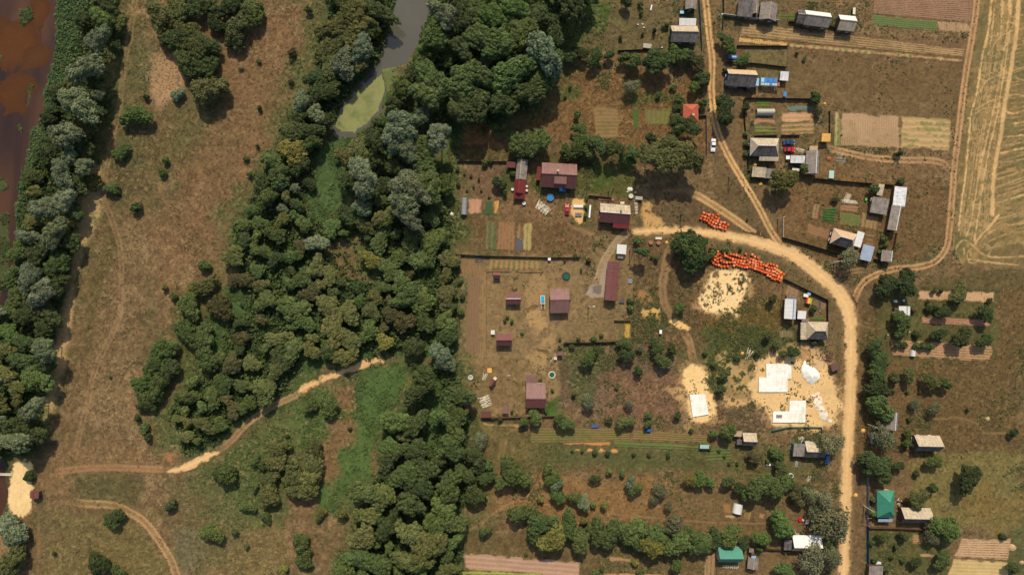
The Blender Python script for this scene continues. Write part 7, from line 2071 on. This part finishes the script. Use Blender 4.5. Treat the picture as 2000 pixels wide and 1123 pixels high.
logpile(1006, 566, 1.6, 1.2, 5, 90, 'second dark trestle just above the maroon gabled shed', .5, 1.0, 'trestle', 'dark_fence', .05)


def ringobj(px, py, r, h, label, cat, mat, name, top=None, inner=None, group=None):
    r0 = item(name, px, py, label, cat, h, group)
    n = 18; b = MB(); r2 = r * .78
    C_ = lambda q, rr, z: (rr * cos(2 * pi * q / n), rr * sin(2 * pi * q / n), z)
    for k in range(n):
        b.face([C_(k, r, -.05), C_(k + 1, r, -.05), C_(k + 1, r, h), C_(k, r, h)])
        b.face([C_(k, r, h), C_(k + 1, r, h), C_(k + 1, r2, h), C_(k, r2, h)])
        b.face([C_(k, r2, h), C_(k + 1, r2, h), C_(k + 1, r2, h * .5), C_(k, r2, h * .5)])
    b.build('ring', MAT[mat], r0)
    MB().slab([(r2 * cos(2 * pi * k / n), r2 * sin(2 * pi * k / n)) for k in range(n)], h * .4, h * (.55 if inner else .95)).build('filling', MAT[top or mat], r0)
    return r0


ringobj(1271.5, 473.5, .75, .9, 'round brown timber drum south of the sand road, western one', 'drum', 'brown_stump', 'cable_drum', group='round drums')
ringobj(1286.5, 474, .75, .9, 'round brown timber drum south of the sand road, eastern one', 'drum', 'brown_stump', 'cable_drum', group='round drums')
ringobj(1232.5, 383, .8, .8, 'white round concrete well ring by the white stones', 'well', 'conc_pole', 'well')
ringobj(919, 737, .85, .5, 'white rimmed round stone fire pit in the western yard', 'fire pit', 'trim', 'fire_pit', 'concrete', True)
ringobj(1545.5, 929, .8, .7, 'dark water tank with a white rim on the lawn edge', 'tank', 'trim', 'water_tank', 'green_dark', True)
ringobj(1563, 1015, .6, .7, 'bright red round barrel in the shade near the white bucket', 'barrel', 'red_paint', 'barrel', 'red_paint')
ringobj(1569, 1016, .35, .5, 'white bucket next to the bright red barrel', 'bucket', 'trim', 'bucket')
ringobj(1023.5, 397, .6, .8, 'white round drum at the south tip of the long barn', 'drum', 'trim', 'barrel')
ringobj(1001, 370, .5, .8, 'white barrel at the west wall of the long barn', 'barrel', 'trim', 'barrel')
ringobj(1029, 364, .4, .8, 'pale barrel at the east wall of the long barn, northern one', 'barrel', 'trim', 'barrel', group='pale barrels')
ringobj(1029, 372, .45, .8, 'cream barrel at the east wall of the long barn, southern one', 'barrel', 'pale_wood', 'barrel', group='pale barrels')
ringobj(1106, 539.5, 1.4, .25, 'dark rimmed oval flower bed in the dry yard', 'flower bed', 'dark_fence', 'flower_bed', 'green_dark', True)
ringobj(1078, 732, 1.2, .3, 'green oval garden pond with pale rim east of the L shaped house', 'garden pond', 'pale_wood', 'garden_pond', 'green_dark', True)
ringobj(1122, 878, .01, .01, 'x', 'x', 'trim', 'x') if False else None
for q, (px, py, r, mat, lab) in enumerate([(1686, 841, .8, 'yellow_wood', 'pale yellow sand mound on the verge north of the blue panel'), (1671.5, 967, .75, 'yellow_wood', 'pale yellow sand mound on the verge near the green hip roof'),
                                       (1977, 1069, 1.4, 'hay', 'round straw coloured hay heap beside the pink tilled field'), (1996, 1098, .8, 'hay', 'small straw heap at the lower east edge'), (1485.5, 359.5, .8, 'yellow_wood', 'yellow sand mound below the two tone shed'),
                                       (1474.5, 322, .8, 'yellow_wood', 'yellow sand mound between the porch and the two tone shed'), (880, 432, .7, 'yellow_wood', 'orange sand mound at the wood edge by the western tunnel'), (1302, 474, .6, 'yellow_wood', 'narrow yellow sand mound east of the brown drums'),
                                       (1929, 818, .9, 'hay', 'pale sandy molehill at the end of the winding footpath'), (1611, 203, .5, 'yellow_wood', 'tiny orange mound near the corner hedge of the tilled field'), (1450, 690, .6, 'yellow_wood', 'small yellow sand mound in green weeds'),
                                       (1619, 311, .9, 'rust', 'pinkish rubble mound beside the weathered poles'), (1100, 470, .6, 'rust', 'reddish earth mound in the dry plot'), (882, 418, .7, 'rubble', 'white rubbish heap at the wood edge by the western tunnel')]):
    x, y = P(px, py)
    b = MB(); n = 12; rr = random.Random(q)
    rings = []
    for k, (f_, z) in enumerate(((1, -.03), (.72, .28), (.4, .48), (.12, .56))):
        rings.append([(r * f_ * cos(2 * pi * i / n) * (1 + rr.uniform(-.12, .12)), r * f_ * sin(2 * pi * i / n) * (1 + rr.uniform(-.12, .12)), z * min(1, r)) for i in range(n)])
    for a, c in zip(rings[:-1], rings[1:]):
        for i in range(n): b.face([a[i], a[(i + 1) % n], c[(i + 1) % n], c[i]])
    b.face(rings[-1])
    o = b.build('sand_mound' if mat == 'yellow_wood' else 'heap', MAT[mat], None, True); o.location = (x, y, 0)
    tag(o, lab, 'heap')


def boxobj(name, px, py, w, d, h, ang, label, cat, parts, group=None):
    r0 = item(name, px, py, label, cat, h, group, -radians(ang))
    for nm, (x, y, z, sx, sy, sz), mat in parts:
        MB().box(x * w * S, y * d * S, z * h, sx * w * S, sy * d * S, sz * h).build(nm, MAT[mat], r0)
    return r0


TABLE = [('table_top', (0, 0, .95, 1, 1, .1), 'pale_wood'), ('leg', (-.4, -.4, .45, .08, .08, .9), 'brown_wood'), ('leg', (.4, -.4, .45, .08, .08, .9), 'brown_wood'), ('leg', (-.4, .4, .45, .08, .08, .9), 'brown_wood'), ('leg', (.4, .4, .45, .08, .08, .9), 'brown_wood')]
BOX = lambda m, m2: [('body', (0, 0, .45, 1, 1, .9), m), ('lid', (0, 0, .94, 1.08, 1.08, .1), m2)]
boxobj('sand_box', 956, 723.5, 9.5, 10, .35, 0, 'square wooden box filled with yellow sand', 'sand box', [('frame', (0, 0, .4, 1, 1, .8), 'pallet'), ('sand', (0, 0, .82, .9, .9, .1), 'yellow_wood')])
boxobj('trellis', 967, 739, 6, 6, .8, 40, 'pale square trellis in front of the tilted playhouse', 'trellis', TABLE)
boxobj('water_box', 1073, 506, 5, 5, 1.2, 0, 'white box standing against the long dark wooden fence', 'box', BOX('trim', 'white_paint'))
boxobj('water_box', 1290.5, 648, 4.5, 7, 1.4, 0, 'white lidded toilet cabin standing in weeds by the site track', 'cabin', BOX('yellow_wood', 'white_paint'))
boxobj('beehive', 962.5, 649, 7, 8, 1.0, 0, 'white and black hive like box near the maroon shed', 'box', BOX('dark_fence', 'trim'))
boxobj('feed_box', 1215.5, 588, 8, 7, .6, 3, 'black open crate south of the long outbuilding', 'crate', BOX('dark_fence', 'black_film'))
boxobj('metal_hatch', 1230.5, 549, 7.5, 8, .25, 2, 'grey metal hatch lying in grass east of the long outbuilding', 'hatch', BOX('concrete', 'grey_fence'))
boxobj('solar_table', 1533.5, 184.5, 5.5, 8, 1.2, 3, 'white table with a blue panel south of the blotched shed', 'table', BOX('trim', 'mid_blue'))
boxobj('tarp_sheet', 1431.5, 112, 18, 7, .5, 2, 'crumpled bright blue tarpaulin north of the tan roofed house', 'tarpaulin', [('cloth', (0, 0, .5, 1, .9, .9), 'bright_blue'), ('fold', (.1, .1, 1.0, .5, .4, .3), 'light_blue')])
boxobj('tarp_boat', 1098.5, 371.5, 13, 7, .5, 4, 'folded blue tarpaulin in the shade of the big maroon house', 'tarpaulin', [('cloth', (0, 0, .5, 1, .9, .9), 'bright_blue'), ('fold', (-.2, .1, 1.0, .4, .5, .3), 'light_blue')])
boxobj('tarp_heap', 1162, 832.5, 16, 7, .7, 0, 'crumpled blue grey tarpaulin north of the striped vegetable rows', 'tarpaulin', [('cloth', (0, 0, .4, .9, .8, .8), 'tarp_blue'), ('fold', (.25, .15, .8, .5, .5, .5), 'tarp_blue')])
boxobj('tarp_heap', 1267, 840, 11, 7, 1.2, 0, 'small teal blue cover under the paired bushes', 'tarpaulin', [('cloth', (0, 0, .45, .9, .9, .9), 'blue_fence'), ('fold', (.0, .0, .95, .6, .6, .2), 'bright_blue')])
boxobj('striped_canopy', 1580.5, 587.5, 11, 11, 1.6, 12, 'small rainbow striped canopy in the fenced yard', 'canopy', [('stripe', (-.4, 0, .95, .2, 1, .06), 'red_paint'), ('stripe', (-.2, 0, .95, .2, 1, .06), 'orange_p'), ('stripe', (0, 0, .95, .2, 1, .06), 'yellow_p'), ('stripe', (.2, 0, .95, .2, 1, .06), 'orange_p'), ('stripe', (.4, 0, .95, .2, 1, .06), 'green_p'), ('post', (-.45, -.45, .45, .06, .06, .9), 'trim'), ('post', (.45, .45, .45, .06, .06, .9), 'trim'), ('post', (-.45, .45, .45, .06, .06, .9), 'trim'), ('post', (.45, -.45, .45, .06, .06, .9), 'trim')])
boxobj('pale_lid', 1574.5, 577, 9, 6, .8, 8, 'pale blue white lid west of the striped canopy', 'lid', BOX('concrete', 'rubble'))
boxobj('pale_lid', 1580.5, 573.5, 6, 5, .9, 25, 'smaller pale lid touching the first one', 'lid', BOX('concrete', 'light_blue'))
boxobj('garden_bench', 1286.5, 465.5, 12.5, 4.5, .6, 2, 'dark bench with grey seat just south of the sand road', 'bench', TABLE)
boxobj('garden_table', 1212, 502, 11, 5, .8, 5, 'pale table between white canopy and long outbuilding', 'table', TABLE)
boxobj('white_table', 1215.5, 396.5, 7.5, 5, .8, 3, 'white table against the north wall of the two roof cottage', 'table', TABLE)
boxobj('small_shed_box', 1248, 387, 13, 6, 1.4, 4, 'pale slatted crate east of the white well ring', 'crate', BOX('brown_wood', 'concrete'))
boxobj('long_trough', 1184, 389.5, 28, 4, .4, 4, 'long pinkish trough under the black board fence', 'trough', BOX('rust', 'brown_stump'))
boxobj('long_board', 1152, 413, 3, 23, .5, 5, 'white edged cold frame beside the climbing plants', 'cold frame', BOX('brown_wood', 'white_paint'))
boxobj('white_tub', 1501, 907, 8, 4, .6, 3, 'white bathtub lying near the hedge', 'tub', BOX('trim', 'white_paint'))
boxobj('white_tub', 1509, 907.5, 4, 4, .6, 3, 'small white tub next to the white bathtub', 'tub', BOX('trim', 'white_paint'))
boxobj('white_box', 1750, 588.5, 5, 4.5, .9, 0, 'white box below the big paired trees in the orchard', 'box', BOX('trim', 'white_paint'))
boxobj('white_box', 1766, 587, 3, 3.5, .8, 0, 'tiny white box east of the orchard white box', 'box', BOX('trim', 'white_paint'))
boxobj('mint_cover', 1624, 341, 9, 14, .5, 3, 'mint green cloth cover at the east end of the long fence', 'cover', BOX('concrete', 'pale_green'))
boxobj('white_crate', 1539, 308, 7, 6.5, 1.2, 2, 'white topped crate between red car and streaked shed', 'crate', BOX('dark_fence', 'white_paint'))
boxobj('crate', 1577, 1018.5, 6, 8, 1.0, 3, 'dark crate with a pale lid east of the red barrel', 'crate', BOX('dark_fence', 'rubble'))
boxobj('yellow_crate', 1555, 331, 14, 5, .5, 12, 'pale heap of boards south of the streaked shed', 'boards', BOX('pallet', 'rubble'))
boxobj('turquoise_box', 1332, 24.5, 7, 5, 1.0, 2, 'turquoise box beside the green walled house', 'box', BOX('teal', 'light_blue'))
boxobj('turquoise_box', 1716, 1099, 9, 4, .8, 0, 'white and turquoise box on the grey shed at the blue fence', 'box', BOX('light_blue', 'trim'))
boxobj('seedling_box', 1786, 1102.5, 7, 3.5, .5, 0, 'small turquoise frame between two orchard bushes', 'frame', BOX('teal', 'green_dark'))
boxobj('white_plank', 1272, 15.5, 2, 10, .3, 12, 'short white plank lying on the northern lawn', 'plank', BOX('trim', 'white_paint'))
boxobj('stone_heap', 1264.5, 90, 15, 8, .8, 8, 'grey stone heap along the dark garden fence', 'stone heap', BOX('concrete', 'concrete'))
boxobj('green_cabin', 1668.5, 22, 4.5, 12, 1.6, 3, 'narrow green cabin with a pale roof top by the brown field', 'cabin', BOX('green_dark', 'pale_wood'))
boxobj('green_cabin', 1692, 389.5, 3.5, 5, .8, 0, 'small bright green barrel box by the stepped barn', 'box', BOX('green_p', 'green_p'))
boxobj('well_sweep', 1085, 700, 5, 5, 1.0, 10, 'small wooden well curb with pale lid near the sweep pole', 'well', BOX('brown_wood', 'pale_wood'))
x, y = P(1076, 703)
r0 = empty('well_sweep_pole', (x, y, 0), 'pale tilted well sweep pole above the green garden pond', 'well sweep')
MB().cyl((0, 0, 0), (0, 0, 2.6), .1).build('upright', MAT['pale_wood'], r0)
MB().cyl((-.6, -.9, 2.2), (1.5, 2.3, 3.4), .07).build('beam', MAT['pale_wood'], r0)
boxobj('mulch_sheet', 1014, 479, 12, 24, .12, 2, 'black mulch film spread over the end of a bed', 'mulch film', [('film', (0, 0, .5, 1, 1, .9), 'black_film'), ('weight', (.2, .52, 1, .2, .05, 1.5), 'concrete')])
boxobj('dark_film', 1602, 596, 3.5, 22, .12, 3, 'narrow dark film strip inside the east fence', 'mulch film', [('film', (0, 0, .5, 1, 1, .9), 'black_film'), ('weight', (0, -.5, 1, .8, .05, 1.5), 'concrete')])
for q, (px, py) in enumerate([(1231, 370), (1225, 375), (1241, 376), (1246, 49), (1255, 48.5), (1257, 55), (1293, 94), (1355, 100)]):
    x, y = P(px, py); b = MB(); rr = random.Random(q + 50)
    sz = 1.2 if q == 0 else .4
    v = ICO_V * np.array([sz, sz * .7, .35]) * (1 + .25 * np.array([[rr.uniform(-1, 1)] for _ in range(12)]))
    for f in ICO_F: b.face([tuple(v[i] + np.array([0, 0, .1])) for i in f])
    o = b.build('stone', MAT['rubble']); o.location = (x, y, 0)
    tag(o, ['largest white stone slab by the white well ring', 'small white stone west of the well ring', 'small white stone east of the well ring', 'white bucket sized stone on the northern lawn, western', 'white stone on the northern lawn, eastern',
            'brown white stone just below the pair on the northern lawn', 'white stone at the east end of the dark garden fence', 'white stone beside the road end of the hedge row'][q], 'stone')
# flowers
for q, (px, py, mat, lab) in enumerate([(1708, 985, 'purple', 'purple flower clump west of the green hip roof'), (1723, 927, 'rust', 'red berried clump inside the large roadside crown')]):
    x, y = P(px, py, 1.0 if q == 0 else 4); r = np.random.RandomState(q)
    n = 60; d = r.normal(size=(n, 3)); d /= np.linalg.norm(d, axis=1, keepdims=True); d[:, 2] = abs(d[:, 2])
    rad = .8
    V, F = leaf_quads(d[:, 0] * rad, d[:, 1] * rad, .3 + d[:, 2] * .7, d[:, 0], d[:, 1], d[:, 2] + .3, np.full(n, .16), r)
    me = np_mesh('flower_clump', V, F, None, MAT[mat]); o = link('flower_clump', me); o.location = (x, y, 0 if q == 0 else 5.4)
    tag(o, lab, 'flowers')

# footbridge at the sand lot
r0 = item('footbridge', 5, 926, 'short pale wooden footbridge at the river edge by the sand lot', 'footbridge', .3)
MB().box(0, 0, .25, 6.5, .8, .1).build('deck', MAT['pale_wood'], r0)
for s in (-1, 1): MB().box(0, s * .38, .75, 6.5, .06, .06).build('handrail', MAT['brown_wood'], r0)
# campfire seats by the fire pit
for q, (px, py) in enumerate([(926, 748), (932, 744), (929, 753), (921, 752)]):
    boxobj('garden_chair', px, py, 3, 3, .6, 20 * q, ['brown garden chair southeast of the fire pit', 'yellowish garden chair, east one by the fire pit', 'dark garden chair, southern one by the fire pit', 'dark stool directly below the fire pit'][q], 'chair',
           [('seat', (0, 0, .7, 1, 1, .12), 'yellow_wood' if q == 1 else 'brown_wood'), ('backrest', (0, .45, 1.2, 1, .12, .9), 'brown_wood'), ('leg', (-.4, -.4, .35, .12, .12, .7), 'brown_wood'), ('leg', (.4, -.4, .35, .12, .12, .7), 'brown_wood')], 'chairs round the fire pit')
# play posts
for q, (px, py) in enumerate([(979.5, 718), (992, 733), (995, 732)]):
    r0 = item('washing_post', px, py, ['pinkish T shaped washing post', 'white topped washing post, western of the pair', 'dark topped washing post, eastern of the pair'][q] + ' in the dry yard', 'post', 1, 'washing posts')
    MB().cyl((0, 0, -.1), (0, 0, 2.0), .05).build('upright', MAT['pale_wood'], r0)
    MB().box(0, 0, 2.0, 1.0, .08, .08).build('crossbar', MAT['rust' if q == 0 else 'trim'], r0)


# ---------------------------------------------------------------- people
def person(px, py, label, hat, shirt, ang):
    x, y = P(px, py)
    root = empty('person', (x, y, 0), label, 'person', rz=ang)
    vs_ = [(0, 0, .95), (0, .05, 1.2), (0, .14, 1.42), (0, .2, 1.55), (0, .24, 1.66), (.2, .14, 1.4), (.26, .22, 1.12), (.22, .42, .95), (-.2, .14, 1.4), (-.26, .2, 1.12), (-.2, .4, .95),
           (.1, 0, .88), (.12, .04, .5), (.12, -.04, .08), (.12, .14, .03), (-.1, 0, .88), (-.13, .12, .5), (-.14, .02, .08), (-.14, .2, .03)]
    ed = [(0, 1), (1, 2), (2, 3), (3, 4), (2, 5), (5, 6), (6, 7), (2, 8), (8, 9), (9, 10), (0, 11), (11, 12), (12, 13), (13, 14), (0, 15), (15, 16), (16, 17), (17, 18)]
    rad = [.16, .15, .16, .06, .11, .07, .05, .035, .07, .05, .035, .1, .075, .05, .04, .1, .075, .05, .04]
    me = bpy.data.meshes.new('body'); me.from_pydata(vs_, ed, [])
    o = link('body', me, root); me.materials.append(MAT['cloth_dark'])
    m = o.modifiers.new('skin', 'SKIN'); sv = me.skin_vertices[0].data
    for i, r in enumerate(rad): sv[i].radius = (r, r * .85)
    sv[0].use_root = True
    s = o.modifiers.new('sub', 'SUBSURF'); s.levels = 1; s.render_levels = 1
    b = MB(); n = 12
    for k in range(n):
        a, c = 2 * pi * k / n, 2 * pi * (k + 1) / n
        b.face([(.2 * cos(a), .24 + .2 * sin(a), 1.72), (.2 * cos(c), .24 + .2 * sin(c), 1.72), (.1 * cos(c), .24 + .1 * sin(c), 1.8), (.1 * cos(a), .24 + .1 * sin(a), 1.8)])
    b.face([(.1 * cos(2 * pi * k / n), .24 + .1 * sin(2 * pi * k / n), 1.8) for k in range(n)])
    b.build('hat', MAT[hat], root)
    MB().box(0, .09, 1.28, .44, .3, .46, taper=.8).build('shirt', MAT[shirt], root)


person(1729.8, 654.5, 'person in a pale hat and dark clothes standing by the orchard fence', 'trim', 'cloth_dark', .6)
person(1772.6, 646.5, 'person in a cream hat walking across the orchard grass', 'pale_wood', 'cloth_dark', 2.2)
